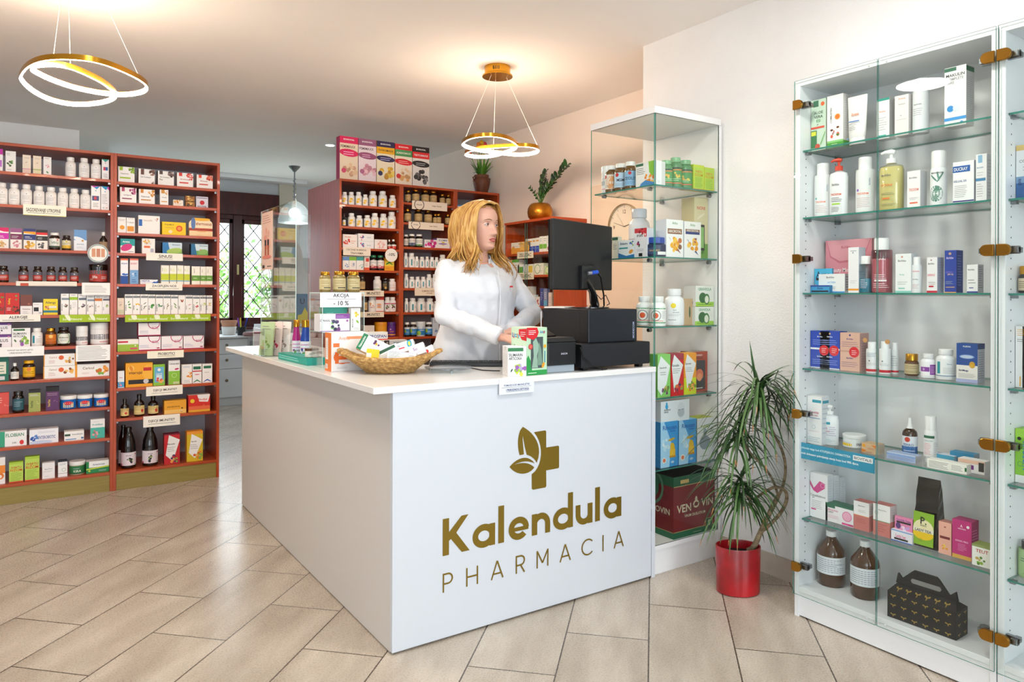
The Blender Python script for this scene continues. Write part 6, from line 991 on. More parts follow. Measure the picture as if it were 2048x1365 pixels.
table('''
@MT E 0.01
box 387 568 113 f0dcc0,b01858,d83070|r0,.84,1,1,e0185c;t.5,.93,.035,.6,fff,BIOKRONAL;t.45,.765,.06,.8,5a3a2c,FEMIMAXX;e.5,.62,.53,.2,-4,e0185c;l.2,.56,.8,.66,2,fce;b.6,.22,.34,16,e8c8a0/d8a888/f0d8b8/c89878;c.22,.2,.13,d84a70|tall bright pink and cream box
box 571 745 138 f0e0e6,c890a8,b8789a|r0,.84,1,1,9a5a80;t.5,.93,.035,.6,fff,BIOKRONAL;t.45,.765,.06,.8,5a4a5c,FEMIMAXX;e.5,.6,.53,.18,-4,9a5078;l.2,.55,.8,.64,2,fce;b.6,.24,.34,16,e8b8c0/d898a8/f0c8d0/c88898;c.2,.22,.13,b86a90|tall mauve and pale pink box
box 748 924 162 f2e6c8,c8a030,2a2450|r0,.86,1,1,2a2450;r0,.7,1,.86,f0b41c;t.5,.93,.035,.6,fff,BIOKRONAL;t.5,.78,.05,.85,3a2a1c,THYROMAXX;e.5,.58,.53,.16,-4,2a2450;l.2,.53,.8,.62,2,ccf;b.6,.24,.34,16,e8c040/d8a828/f0d468/c8943a;c.2,.22,.13,2a3060|tall navy and yellow box
box 927 1095 190 f2e4d0,b83a2c,c8202c|r0,.86,1,1,e0202c;r0,.7,1,.86,4a9a5a;t.5,.93,.035,.6,fff,BIOKRONAL;t.5,.78,.05,.85,f0f0e0,ADRENOMAXX;e.5,.56,.53,.17,-4,dc1c28;l.2,.51,.8,.6,2,fcc;b.6,.24,.34,16,e8c8a0/e0a868/f0d8b8/c89868;c.2,.2,.13,d83a38|tall red and green box
box 1097 1262 214 e6e2de,3a3434,222|r0,.86,1,1,231f20;r0,.7,1,.86,e0282c;t.5,.93,.035,.6,fff,BIOKRONAL;t.5,.78,.05,.85,f0f0f0,TESTOMAXX;e.5,.56,.53,.17,-4,231f20;l.2,.51,.8,.6,2,ccc;b.6,.24,.34,16,4a4648/8a8688/6a6668/2a2628;c.2,.22,.13,333|tall black and red box
@M1 E
row pb f4f3f0,f6f5f2,f6f5f2 405:462:655 470:530:655 540:602:655 610:663:680 672:748:648 765:845:648 868:935:688|%s|white supplement bottle with yellow sun label
@M2 E
dro 415 445 862 15100f,16130f,f0efe8|c.4,.4,.3,f2c81c|tiny black dropper bottle
row pb f4f3f0,f6f5f2,f6f5f2 468:536:862 545:610:885 622:688:882 692:765:862 776:848:868 855:932:850|%s|white supplement bottle with yellow sun label
@M3 E
box 417 560 1068 f4eeea,e6dcd6|t.35,.8,.12,.6,d8583c,Kandigel;b.28,.4,.22,9,d8382c/e04a34;t.28,.38,.08,.3,fcc,amylin;l.55,.3,.9,.6,2,e8a88a|white box with red cloud emblem
box 566 722 1062 f2f4f6|b.25,.72,.14,8,3a7ab8/d0386a;b.25,.22,.14,8,3a7ab8/d0386a;t.68,.75,.1,.5,7ab,Sportic;t.68,.22,.1,.5,7ab,Sportic;r0,.48,1,.5,d0d4d8|pair box with pink and blue cloud emblems
box 727 850 1118 f4ece8|b.5,.45,.25,10,e8b0a8/f0c8c0;l.2,.1,.8,.2,1,c99|small white box with a pale pink swirl
row syr 2a1a10,f4f2ee,c8382c 853:886:1120 890:945:1118|r0,.6,1,1,eae4de;t.5,.3,.3,.8,fcc,F|small brown bottle with red label
sign 420 688 1195 1275 f0e4d4|t.48,.66,.28,.8,6a5a4c,CISCENJE BUBREGA;t.5,.28,.26,.5,6a5a4c,TRAVAMA|cream handwritten sign with two lines
@M4 F
box 416 478 60 f5f4f2|r0,.68,1,.95,6a9ad8;b.7,.3,.3,6,5a8ac8/88b0d8|white box with light blue band and drop
box 480 548 60 f5f4f2|r0,.68,1,.95,8ac83c;l.3,.2,.8,.5,3,bbb;r.55,.3,.75,.5,9ac|white box with lime band
box 551 620 60 f5f4f2|r0,.68,1,.95,3aa8a0;b.7,.3,.28,6,4aa8a0/88c8c0|white box with aqua band
box 626 678 60 f0e4dc,d8c8c0|r0,0,1,.18,e0502c;r.3,.6,.9,.85,d8382c;l.2,.25,.8,.5,3,c99|cream box with red tab and orange foot
row sj 15100f,1f7a50,f2ece8 679:746:52 748:818:54|r0,0,1,.3,b8283c;c.4,.3,.15,e8b0a8;l.2,.6,.8,.85,2,999|dark jar with green cap and red white label
box 826 918 78 f0a81c,d88c14|r0,.35,1,.75,f2d23c;e.4,.6,.35,.08,30,4a9a34;e.65,.55,.25,.06,-30,5aaa3c;l.1,.1,.6,.25,2,a63|orange and yellow box with green leaves
@M5 F
sj 470 522 262 2a1a10,20140d,c8a870|l.2,.3,.8,.7,3,6b5230|amber jar with tan label, leftmost here
sj 580 634 262 2a1a10,20140d,c8a870|l.2,.3,.8,.7,3,6b5230|amber jar with tan label beside the white bottle
pb 716 790 258 f4f3f0,f6f5f2,f4f3f0|r0,0,1,.08,5a9a4a;b.75,.2,.16,5,f0b42c/5a9a4a;l.2,.4,.7,.8,3,bbb|white bottle with a green foot line
sj 798 865 275 15100f,16130f,1f1b1a|l.2,.3,.8,.85,3,c8a048;c.5,.2,.12,c8a048|black jar with gold print
pb 872 942 282 f6ecea,f6f4f2,f4e8e4|l.1,.2,.9,.45,2,e0705c;l.2,.6,.7,.85,2,caa|white bottle with coral lettering
sign 560 818 398 455 f2e2cc|t.6,.56,.42,.55,333,IMUNITET;r.34,.26,.86,.3,444|cream sign reading IMUNITET
@M6 F
sj 620 656 462 2a1a10,20140d,c8a870|l.2,.3,.8,.7,3,6b5230|slim amber jar
pb 662 738 458 f4f2ee,f6f4f0,f6f2ee|b.4,.7,.2,6,e8842c/f0a860;t.5,.4,.2,.7,b03a2c,ART|white bottle with orange motif
box 740 818 458 f5f0ec,e0d8d0|r0,.8,1,1,c8342c;e.4,.5,.3,.07,0,e88a2c;e.4,.4,.32,.05,0,b8342c;e.4,.3,.3,.07,0,e8a04c;r0,0,1,.06,c8342c|white and red box with a burger picture
row pb f6f4f4,f8f6f4,f8f6f4 820:880:460 884:948:460|r.1,.8,.9,.95,c8386a;b.5,.5,.24,9,4a5a3a/6a2a3a/8a9a5a;t.5,.12,.12,.8,c8386a,ACAI|white bottle with magenta title and green fruit
sign 560 818 605 658 f2e2cc|t.6,.52,.42,.55,333,IMUNITET;r.34,.24,.86,.28,444|cream sign reading IMUNITET
@M7 F
box 618 726 738 e8e0dc,c8b8b0|r0,0,1,.42,5a1f3a;b.5,.45,.12,4,c8243c|cream box with deep plum lower half
tub 730 842 703 f0a41c,e8981c,f0a41c|r0,0,1,.12,6a2a86;t.6,.42,.16,.6,5a3014,revital|orange canister with purple foot
tub 862 942 703 5a2a86,4a2074,5a2a86|r0,0,1,.14,f0a41c;t.5,.45,.16,.8,f08c1c,revital;c.4,.7,.07,c8b|purple canister with orange foot
@N1 E
row sj 2a1a10,gold,c8a870 1026:1078:640 1094:1160:628 1182:1254:628 1264:1330:636 1362:1410:677 1424:1470:684|%s|amber jar with gold cap and tan label
sign 1092 1435 750 832 f0e2d0|t.7,.5,.2,.5,6a5030,Solgar Vitamini;o.2,.55,.14,3a2c1c;r.08,.45,.32,.62,f0e2d0;t.2,.55,.14,.22,3a2c1c,SOLGAR|cream branded card strip with a round seal
@N2 E
row sj 2a1a10,gold,c8a870 1016:1080:820 1118:1188:822 1212:1284:830 1298:1336:870 1322:1374:868 1416:1464:874|%s|amber jar with gold cap and tan label
sign 1058 1402 952 1022 f0e2d0|t.7,.5,.2,.5,6a5030,Solgar Vitamini;o.2,.6,.13,3a2c1c;r.08,.5,.32,.68,f0e2d0;t.2,.6,.14,.22,3a2c1c,SOLGAR|cream branded card strip with a round seal
@N3 E
sj 1012 1055 1070 2a1a10,f0eeea,ded6cc|l.1,.2,.9,.7,3,887|brown jar with cream label
sj 1058 1122 1066 20140d,f4f2ee,e8e2dc|r0,0,1,.4,4a5a7a;l.1,.5,.9,.8,2,888|brown jar with white cap and navy label foot
sj 1126 1194 1068 20140d,f4f2ee,e8eae2|r0,0,1,.2,5a9a4a;l.1,.4,.9,.8,3,777|brown jar with white cap and green label foot
box 1215 1338 1120 f2eef0,e0d0d8|b.5,.25,.42,12,c82a8a/d84a9a/a81c70;l.1,.6,.7,.85,2,777|white box with magenta shapes
box 1342 1488 1108 f0ecea,8a70b8|t.42,.8,.18,.7,4a5a8a,ECOMER;c.42,.48,.12,e8c83c;e.4,.45,.3,.05,0,9a8ac8;r.86,0,1,1,9a82c8|white box with violet end and yellow dot
@N4 F
row pb f4f3f0,f6f5f2,f6f5f2 1012:1050:30 1054:1118:32 1122:1156:65 1162:1214:68 1220:1258:66 1262:1308:70 1312:1350:72 1356:1420:48|%s|white bottle with teal side stripe
@N5 F
row pb f4f3f0,f6f5f2,f6f5f2 1014:1056:234 1062:1118:262 1122:1170:262 1174:1226:262 1230:1284:238 1288:1338:238|%s|white bottle with teal side stripe
sign 1118 1350 372 448 f2e2cc|t.6,.6,.24,.6,9a7a5a,ELIMINIRA DETOX;t.6,.3,.2,.4,9a7a5a,CISCENJE|cream handwritten detox sign
@N6 F
row pb f4f3f0,f6f5f2,f6f5f2 1018:1056:472 1062:1132:470 1136:1222:470 1228:1300:472 1304:1352:500 1358:1400:470|%s|white bottle with teal side stripe
@N7 F
row sj 2a1a10,f2f0ec,2a86c8 1018:1068:706 1072:1136:704 1222:1288:704|r0,.75,1,1,e8ecf0;l.2,.2,.8,.5,2,cde;e.2,.5,.15,.2,0,a8c83c|brown jar with blue label and white cap
tub 1132 1216 698 e8eef2,dfe6ea,2a86c8|r0,.7,1,1,dfe8ee;c.3,.2,.2,a8d04c;t.6,.55,.12,.5,fff,GREENS|blue and white canister
box 1292 1354 660 c8d0dc,b0b8c8|b.6,.3,.25,6,3a6ab0/88a8d0;l.2,.7,.8,.85,2,789|tall pale silver-blue box
@N8 F
row sj 2a1a10,20140d,c8b890 1024:1062:945 1066:1100:950 1104:1136:955|l.2,.3,.8,.7,2,6b5230|small amber jar with cream label
sj 1140 1198 932 20140d,e8a81c,e8981c|l.2,.3,.8,.7,2,7a4a0a|jar with orange yellow lid
row sj 15100f,16130f,d8d4d0 1204:1250:930 1254:1296:935|l.2,.3,.8,.7,2,777|black jar with white label
@O1 E
box 1530 1664 782 3a86c8,2a6aa8|r0,.62,1,.9,f2f6f8;t.5,.76,.16,.9,1c3a7a,Cardio Tonic;r0,.3,1,.5,d8502c;b.5,.15,.3,6,e86a3c/4a9ad8|blue white and red striped box
pb 1740 1790 732 f0efec,f4f3f0,f4f3f0|l.1,.2,.9,.8,3,bbb|white capped bottle behind the pharmacist head
box 1905 1985 770 3a86c8,2a6aa8|r0,.3,1,.62,e8842c;c.6,.7,.14,f0a04c;l.1,.75,.5,.9,2,def|blue box with an orange band
@P1 G .02
box 570 712 400 f2ece2,e0d4c4|r0,0,1,.5,f0a83c;b.5,.3,.4,12,e8942c/f4c060/e8a844;t.5,.85,.12,.8,777,Gelomirtol;l.1,.6,.7,.72,1,caa|wide orange and white box
row box f4f0ec,e6e0d8 726:750:372 752:774:370 776:800:366 802:828:362|r0,0,1,.45,2a4ab0;e.5,.3,.35,.1,0,5a8ad8;r.1,.75,.9,.85,e8a03c|slim white box with royal blue foot
row box f4f0ec,e6e0d8 830:856:352 858:885:350|r0,.2,1,.5,7ab83c;l.2,.65,.8,.9,2,aaa|slim white box with apple green band
box 888 925 345 f4f0ec|r.1,.1,.9,.3,a83a3c;l.2,.5,.8,.9,3,aaa|slim white box with dark red foot
sign 662 784 468 520 f2e6d2|t.5,.5,.5,.8,333,ZELUDAC|small cream sign reading ZELUDAC
@P2 G .02
box 600 660 530 f2f0ec|r0,.82,1,1,5ab03c;l.2,.3,.8,.7,3,aaa|white box with green top stripe
box 664 785 565 f2f0ec,e0dcd4|r.1,.2,.35,.8,5aa84a;o.55,.6,.2,3a7ac8;r.7,.1,.95,.85,e8c84c;l.4,.1,.65,.3,2,999|white box with green and yellow blocks
box 790 862 556 eeeee0,dcdcd0|o.35,.5,.3,4a9a3c;t.7,.75,.1,.4,777,VIT;l.5,.2,.9,.4,2,aaa|white box with a green ring
box 868 925 576 d8e4b8|o.4,.5,.32,5aa03c;l.1,.1,.9,.25,1,7a9a4a|pale green box with ring
sign 665 788 628 680 f2e6d2|t.5,.55,.45,.8,333,ZELUDAC;r.1,.2,.9,.25,444|small cream sign with underlined word
@P3 G .02
box 690 752 732 f0eee8|l.2,.2,.8,.8,5,bbb|plain white box at the left
row box e8eef4,c8d4e0 755:777:795 779:802:795|r.1,.1,.9,.5,3a6ab8;c.5,.7,.25,c8d8ec|small light blue tube box
box 804 832 810 f0e8e6|b.5,.4,.4,6,a82438/d85060|small white box with a crimson motif
box 834 860 745 3a4a9a,2a3a7a|l.2,.3,.8,.8,5,c8ccec|tall indigo box
box 862 888 748 8a90b8,6a70a0|r0,0,1,.3,5ab0d8;l.2,.4,.8,.8,4,dde|tall lavender and blue box
box 898 922 778 ecd8d0|l.2,.2,.8,.7,4,c99|narrow pinkish box by the post
''' % (BIO, BIO, SOL, SOL, TEAL, TEAL, TEAL))
badge('M3', cE, 890, 1272, 60, 't.5,.55,.22,.8,333,-10%', 'round white badge reading minus ten percent')
# big white glass cabinet
SD = 'side=l.15,.15,.85,.9,12,bbb'
table('''
@R1 R1 .05
box 178 305 690 c4d8c4,a8b8a8,b8ccb8|r.15,.86,.5,.98,2c6a4c;c.78,.9,.13,e0602c;t.5,.74,.055,.7,2c4a38,ALOE;t.5,.66,.055,.7,2c4a38,VERA;t.5,.58,.055,.4,3a8a4a,ESI;t.45,.51,.03,.3,222,gel;r0,.43,.9,.47,d8503c;r0,.06,.4,.4,3a7a50;r.03,.3,.35,.38,d8d83c;p7ab86a,.6,.1,.7,.12,.98,.34,.95,.36;c.45,.08,.17,c8503c|green aloe vera gel box||side=l.15,.1,.85,.5,9,98a898|depth=.05
box 360 500 640 f2efec,d0ccc8|r0,0,1,.1,4aa03c;r0,.1,1,.14,8ac878;T.25,.62,.11,.45,555,COMBUSTEN;c.65,.58,.17,f0902c;c.65,.58,.1,e86a1c;b.35,.3,.12,5,c8402c/7a2a1c;e.3,.22,.1,.08,90,e0604c;e.3,.34,.09,.06,0,5a2a1c;e.68,.25,.12,.09,90,e0604c;e.68,.38,.09,.06,0,6a3a1c;e.68,.24,.1,.05,0,3a8a3c;l.3,.03,.8,.08,2,e8f4e0|white sun box with two drawn children||side=l.2,.3,.8,.9,14,bbb;r0,0,1,.12,4aa03c|depth=.055
tube 560 742 655 f0eeec,f2f0ee|t.45,.62,.07,.5,e8906c,Avene;r.1,.46,.75,.48,2a6ab8;l.1,.28,.6,.42,4,999;c.12,.12,.04,3a8ac8|white wide topped cream tube
box 785 895 670 eeecea,d0cecc,2a9a8a|r0,.94,1,1,2a9a8a;t.45,.68,.05,.5,e8906c,Avene;l.1,.2,.8,.55,6,bbb;r.1,.05,.75,.1,4ab0a0|white box with teal top||side=l.15,.15,.85,.9,12,ccc|depth=.045
box 940 1060 642 efe6e2,dcd4d0|t.5,.92,.05,.6,e8906c,Avene;t.5,.78,.03,.8,777,Tolerance;c.45,.5,.06,bbb;l.1,.38,.9,.42,1,bbb|pale pinkish white box||side=l.15,.15,.85,.9,12,ccc|depth=.045
sha 1098 1240 505 e4e6e8,f0f0f0,e4e6e8|t.35,.72,.04,.4,555,XeraCalm;l.1,.4,.7,.62,4,aaa|tall white lotion bottle behind the lamp reflection
box 1366 1555 395 efefee,c9c9c9,dcdcdc|r0,.93,.55,.99,2a6a4c;t.5,.86,.05,.85,222,MAKULIN;t.48,.795,.045,.8,999,COMPLETE;t.25,.735,.045,.4,999,CARE;c.28,.3,.16,2a90d8;c.55,.3,.16,dfe6ee;r0,.1,1,.15,3a9ae0;l.1,.02,.5,.07,1,9ac;c.8,.05,.07,4a9ad8|tall white box with two overlapping blue and grey discs||side=r0,.9,1,.98,2a6a4c;l.15,.08,.85,.82,22,aaa|depth=.055
@R2 R2 .05
sha 210 345 212 e8eaea,f2f2f2,e8eaea|t.4,.36,.05,.6,e8704c,TRIDERM;l.15,.05,.7,.28,5,caa;c.2,.46,.05,4ab0b0;T.7,.75,.07,.2,9ab,BioNike|white lotion bottle with white cap and aqua dot
pmp 398 550 165 e9ebec,d8452c|t.4,.52,.055,.6,e8704c,TRIDERM;l.15,.32,.8,.45,3,555;r.2,.25,.65,.29,a8d84c;l.15,.06,.6,.2,4,777;t.4,.78,.06,.4,777,BioNike|white pump bottle with a red pump
sha 612 765 150 e8eaea,f4f4f4,e8eaea|t.4,.46,.055,.6,e8704c,TRIDERM;l.15,.08,.7,.36,6,caa;c.2,.56,.06,9a6ac8;T.7,.78,.07,.2,9ab,BioNike|white lotion bottle with white cap and violet dot
pmp 818 1030 98 ~f4f2e0,f2f2f2,e6dfa8|t.35,.6,.05,.5,e8904c,TRIDERM;t.35,.85,.05,.4,777,BioNike;l.15,.35,.75,.42,2,886;r.2,.25,.5,.29,e8843c;l.15,.08,.75,.15,2,997|clear pump bottle of pale yellow cleansing oil
box 1042 1155 262 f1eeee,cfd0d4|t.45,.82,.05,.6,666,BioNike;t.5,.5,.07,.75,e8806c,TRIDERM;r.2,.13,.8,.17,e8704c;r0,0,1,.04,e8602c;l.2,.22,.8,.3,2,bbb|white box with orange foot line||side=l.15,.15,.85,.9,10,ccc|depth=.045
can 1242 1386 95 eef0f1,f2f2f2,eef0f1|e.4,.3,.32,.42,0,5a8a78;e.6,.82,.3,.04,60,5a8a78;e.5,.85,.25,.04,100,6a9a88;e.3,.8,.25,.04,130,5a8a78;t.45,.96,.05,.8,555,MANAROM;l.1,.1,.7,.4,6,c8d8d0|white spray can with green leaf print
box 1432 1614 180 f2f3f4,c4c8d0|r0,.75,.82,.9,1a5aa8;t.38,.825,.08,.65,f4f4f4,DUCRAY;t.35,.54,.05,.6,2a4a8a,KELUAL DS;l.08,.15,.7,.45,7,aaa;r0,.05,1,.08,2a2a7a|white box with slanted blue flash||side=l.15,.1,.85,.9,12,bbb|depth=.05
box 1628 1722 118 eef0f2,d0d4da|r.2,.82,.6,.98,8ab8d8;t.4,.72,.03,.6,8ac,MELASCREEN;r0,.44,.9,.5,4a8ab8;l.1,.1,.7,.4,6,bbb;l.1,.54,.7,.64,2,ccc|tall white box with light blue square and band||side=l.15,.1,.85,.9,12,bbb|depth=.05|rot=0
@R3 R2 .05
box 345 745 848 dc8c98,c07880|r0,.0,1,.005,c07880;pc9707e,.02,1,.98,1,.82,.6,.3,.56,.1,.68;pe09aa4,.03,1,.97,1,.8,.64,.32,.6,.12,.7;t.45,.86,.05,.2,b85868,BioNike;t.4,.42,.1,.6,f4e4e8,Beauty Moment;l.25,.08,.6,.3,3,b06070|large pink gift pouch behind the boxes||name=gift_pouch|cat=pouch|inset=.13|depth=.05
box 128 286 1240 3a9ad0,2a7ab0|t.5,.6,.3,.5,1c3a6a,Acne;r.05,.1,.95,.3,222;r0,.8,1,1,2a4a9a|small low blue box at the left end||depth=.03
box 286 512 1142 efefee,d0d0d2|r0,0,1,.07,2a8ad0;t.45,.82,.1,.3,666,BioNike;t.5,.55,.09,.35,7ab0e0,ACTEEN;l.2,.2,.8,.35,2,bbb|wide low white box with blue foot line||side=l.15,.1,.85,.9,6,777|depth=.05|inset=.07
box 540 630 915 f0eff1,c8ccd4|c.45,.88,.07,99a;r0,.05,1,.09,f09a1c;l.2,.9,.8,.94,1,888;l.2,.2,.8,.28,2,ccc|slim tall white box with orange line||side=l.2,.2,.6,.4,3,ccc|depth=.045
sha 636 752 990 ~dce8ea,f2f2f2,,2a9ab8|l.2,.1,.6,.5,6,dde;l.1,.7,.5,.85,2,678|clear bottle of teal micellar water||fill=.62
sha 742 918 838 ~eac8cc,f2f2f2,,e0a0aa|r.25,.24,.7,.29,f4e4e6;l.2,.05,.8,.2,3,f4dce0;l.25,.3,.7,.45,3,f4dce0;t.5,.86,.05,.4,f4e4e8,BioNike|large clear pink toner bottle
box 942 1078 970 eff1f1,d4d8dc|c.42,.92,.07,d8a090;t.42,.82,.05,.5,777,BioNike;t.42,.46,.05,.5,88c8c0,Purity;r0,0,1,.05,88d0c4;r.2,.1,.6,.13,88d0c4;l.15,.2,.8,.3,2,bbb|white box with mint foot||side=l.15,.15,.85,.9,10,ccc|depth=.045
sha 1084 1172 998 eceef0,f2f2f2,eceef0|t.4,.84,.05,.6,e07080,TRIDERM;t.4,.5,.05,.5,777,BioNike;l.15,.1,.7,.3,4,caa|slender white bottle with white cap
box 1210 1300 1000 efeef0,c4c8dc|c.42,.92,.08,a88;t.42,.82,.05,.6,666,BioNike;t.42,.5,.06,.7,e07080,DEFENCE;r0,0,1,.06,c8203c;r.2,.16,.65,.2,c8203c;l.15,.22,.8,.32,2,baa|white box with crimson foot||side=l.15,.15,.85,.9,10,bbc|depth=.045
box 1362 1464 940 1f3f9c,16307c,2a4aa8|c.45,.92,.12,c8a080;t.45,.82,.05,.6,dce,BioNike;t.4,.48,.05,.6,7a6ac8,DEFENCE;t.5,.43,.035,.6,e8c8b0,SPF 50;r.1,.12,.85,.14,c8a080;r0,0,1,.02,e8a050;l.1,.2,.8,.28,3,9ab|royal blue sun protection box||side=l.15,.15,.85,.9,12,5a70b8|depth=.045
box 1552 1646 1062 ecedee,b8bac0|t.4,.82,.06,.6,666,BioNike;l.1,.3,.8,.5,2,999;r0,0,1,.05,1f2f8c;r.2,.16,.6,.19,1f2f8c|small white box with navy foot||side=l.15,.15,.85,.95,10,777|depth=.04
@R4 R3 .05
row box 2448b4,1c3a94,2a50b8 136:298:348 300:470:352|c.5,.93,.05,c8a880;t.5,.85,.035,.4,e8ecf8,BioNike;l.12,.62,.9,.78,3,8aa0e0;r0,.5,1,.55,e8e8ee;r0,0,1,.03,d8dce8;c.72,.49,.25,d8202c;l.6,.42,.86,.56,3,f8d8d8;t.5,.32,.035,.4,e8ecf8,BioNike;l.12,.1,.9,.25,3,8aa0e0|royal blue double pack with red sticker
box 472 642 368 dcb09c,b89088,e4bca8|c.5,.94,.05,4a3a8a;t.5,.84,.04,.4,4a3a8a,BioNike;l.08,.62,.95,.78,3,a88090;r0,.5,1,.53,c89888;c.72,.5,.26,d8202c;l.6,.42,.86,.56,3,f8d8d8;t.5,.34,.04,.4,4a3a8a,BioNike;l.08,.1,.95,.25,3,a88090|rosy beige double pack with red sticker||side=l.15,.1,.85,.9,12,9a7a80|depth=.06
sha 700 796 445 eceef0,f0f1f2,eceef0|r0,0,1,.12,c82030;r.3,.5,.4,.56,777;l.15,.3,.8,.45,3,bbb;l.15,.72,.8,.95,3,9ab|white bottle with crimson foot band, left of the rack edge
sha 812 908 440 eceef0,f0f1f2,eceef0|r0,0,1,.12,c82030;r.3,.5,.4,.56,777;l.15,.3,.8,.45,3,bbb|white bottle with crimson foot band and wooden disc
sha 910 975 452 e4e8ea,eceef0,e4e8ea|r0,0,1,.1,c82030;l.15,.3,.8,.85,5,bbb|narrower white bottle with crimson foot band||inset=.09
hon 1028 1150 545 5a3512,gold,c8b890|l.15,.5,.85,.85,2,8a6a3c;l.1,.1,.9,.3,2,7a5a2c|amber supplement jar with gold lid||inset=.07
pb 1165 1292 545 eeeef2,f0f0f0,f2f2f4|r.1,.34,.6,.7,8a3aa0;t.3,.52,.16,.3,f4e8f8,Si;r.62,.1,1,.9,8a3aa0;l.66,.2,.95,.8,6,d8b8e0|white bottle with purple block label
pb 1296 1470 505 eceef0,f2f3f4,eff1f2|r.16,.2,.3,.95,1f96a0;t.65,.8,.08,.5,3a8ab0,Phytoral;l.42,.2,.9,.6,5,bbb;r0,.04,1,.1,8aa0b8|large white bottle with turquoise bar
box 1468 1652 458 1c4a94,b8bcc8,1a3a74|r0,0,1,.44,e8e4de;r0,0,1,.09,a8b0d8;e.5,.66,.36,.11,0,7a9ad0;e.5,.66,.3,.08,0,b8c8e0;t.5,.92,.04,.5,e8f0f8,PURIVA;e.75,.46,.14,.17,0,c8981c;c.75,.43,.1,d8a82c;t.35,.3,.06,.6,2a3a6a,EtriMega;l.1,.12,.9,.24,3,aaa|blue and white fish oil box||side=r0,.86,1,1,1c3a74;l.1,.1,.9,.8,12,8a8a9a|depth=.05|inset=.04
@R5 R4 .05
box 172 298 52 f0f0f0,dfe2e6|r.35,.87,.95,.93,2a9ab0;t.5,.66,.06,.7,c83a6a,Emulsija;t.55,.6,.04,.5,c85a7a,za tijelo;l.1,.52,.9,.57,1,7a9ac8;o.45,.36,.12,8ab8d0;l.1,.26,.9,.28,1,d8a0b8;l.1,.04,.9,.16,3,b0c8d0|tall white emulsion box with magenta title||side=r.1,.86,.9,.92,2a9ab0;l.1,.2,.9,.8,6,c0ccd8|depth=.05|inset=.03
pmp 326 470 134 eceff1,f4f4f4|r.1,.76,.6,.86,2a9ab0;t.3,.6,.08,.4,c83a6a,Med;t.35,.5,.06,.5,c85a7a,micelarni;l.1,.32,.6,.42,2,99a;l.55,.3,.95,.7,5,b8a8c8;l.1,.06,.9,.2,3,b0c8c8|white pump bottle with a teal label bar||inset=.06
tub 506 690 378 eef0f0,f0f0ee,eceeec|r.0,.1,.45,.45,f0c81c;l.05,.5,.4,.6,1,555;t.7,.4,.3,.3,556,5%%|flat white jar with yellow label patch||inset=.08
box 655 790 462 dcb890,c8b8a8,c8a880|r.05,.6,.25,.9,e8a02c;pe8842c,.6,.9,.95,.9,.9,.6;pe8842c,0,.1,.2,.1,.3,.3,0,.4;l.4,.4,.9,.6,2,c86a4c;l.3,.05,.9,.2,1,9a6a5a|small orange-beige cream box||side=l.1,.1,.9,.9,5,aa8|depth=.05|inset=.05
box 870 1120 548 a8bce0,ccc|r0,.6,1,1,8aa8dc;l.05,.1,.95,.55,5,5a6ab0;r0,.9,1,1,d8e0f0|long low blue and white box lying flat||depth=.045|side=l.1,.1,.9,.9,5,8a8a9a|inset=.03
noz 1008 1138 238 3a2412,f0f2f2,e4e8ee|r0,0,1,.5,2a6aa8;c.4,.84,.14,c8402c;t.45,.58,.12,.7,3a6a9a,FERRO;l.2,.1,.8,.35,2,d8e4f0|brown spray bottle with white and blue label||inset=.08
can 1190 1308 222 f0f1f1,f2f2f2,eff0f0|r.1,.84,.75,.94,2a6a4c;t.4,.74,.06,.6,8aa,CICLON;l.15,.2,.55,.66,8,e8909a;l.15,.04,.8,.14,2,aaa;l.7,.2,.98,.7,8,bbb|white spray can with green label tab||inset=.08
box 1266 1450 556 d8dcea,a8c8d8|r0,.6,1,1,4aa8cc;l.1,.1,.9,.5,2,a8b0c8;r.0,0,.3,.4,eef|blue and white flat box behind the others||inset=.10|depth=.04
box 1412 1620 540 2a8ab8,a8b8c8|t.5,.5,.3,.6,14506a,Bepanthen;r0,0,1,.2,d8e4ec|flat blue box with dark lettering||inset=.12|depth=.04
box 1480 1712 600 f0ecea,e0e0e0|r0,.7,1,1,e8c0a8;r.35,.25,.6,.6,7a2a86;r.78,.2,.98,.9,333;l.05,.1,.3,.5,2,aaa|flat white box with purple mark and barcode||inset=.055|depth=.04
box 1216 1560 615 f2f0e8,e8e6dc|l.05,.1,.55,.85,5,555;l.62,.2,.9,.8,4,777;r.95,.3,1,.7,2a6a3c|long white carton with fine print, front of shelf||inset=.012|depth=.03
@R6 R4 .05
box 150 300 705 efeff1,d8dce2|pd84a90,0,.82,.22,.66,.55,.84,.85,.8,.85,.7,.42,.56,.2,.6,0,.72;o.72,.75,.12,f4c0d8;t.45,.5,.055,.85,888,Canesbalance;t.2,.45,.045,.3,888,gel;l.1,.2,.7,.4,5,bbb;r.08,.17,.35,.2,d84a90|tall white gel box with big magenta tick, foremost||side=l.15,.1,.85,.9,14,c8ccd4|depth=.035
box 345 588 990 eeeaec,d0ccd0,2a6a4c|r0,.9,1,1,2a6a4c;r.05,.76,.35,.9,2a6a4c;t.28,.64,.09,.45,d84a80,PROGYNO;t.2,.53,.09,.3,555,LADY;c.78,.5,.16,f0b0c8;o.78,.5,.17,e080a8;r.6,.04,.82,.14,e04a90;r.82,.04,1,.14,c83a78;l.08,.2,.5,.4,3,e8b0c0|white box with dark green top and pink bubble||depth=.05
box 588 722 960 efeded,d8c8c8,c0706c|r0,0,1,.5,cc7a74;r0,.5,1,.52,e8883c;t.5,.85,.04,.8,555,Vagimikrobiom;l.3,.62,.8,.72,2,bbb;l.15,.25,.8,.42,4,b0605c|white and dusty rose box||side=r0,0,1,.55,cc7a74;l.1,.6,.9,.9,4,bbb|depth=.045
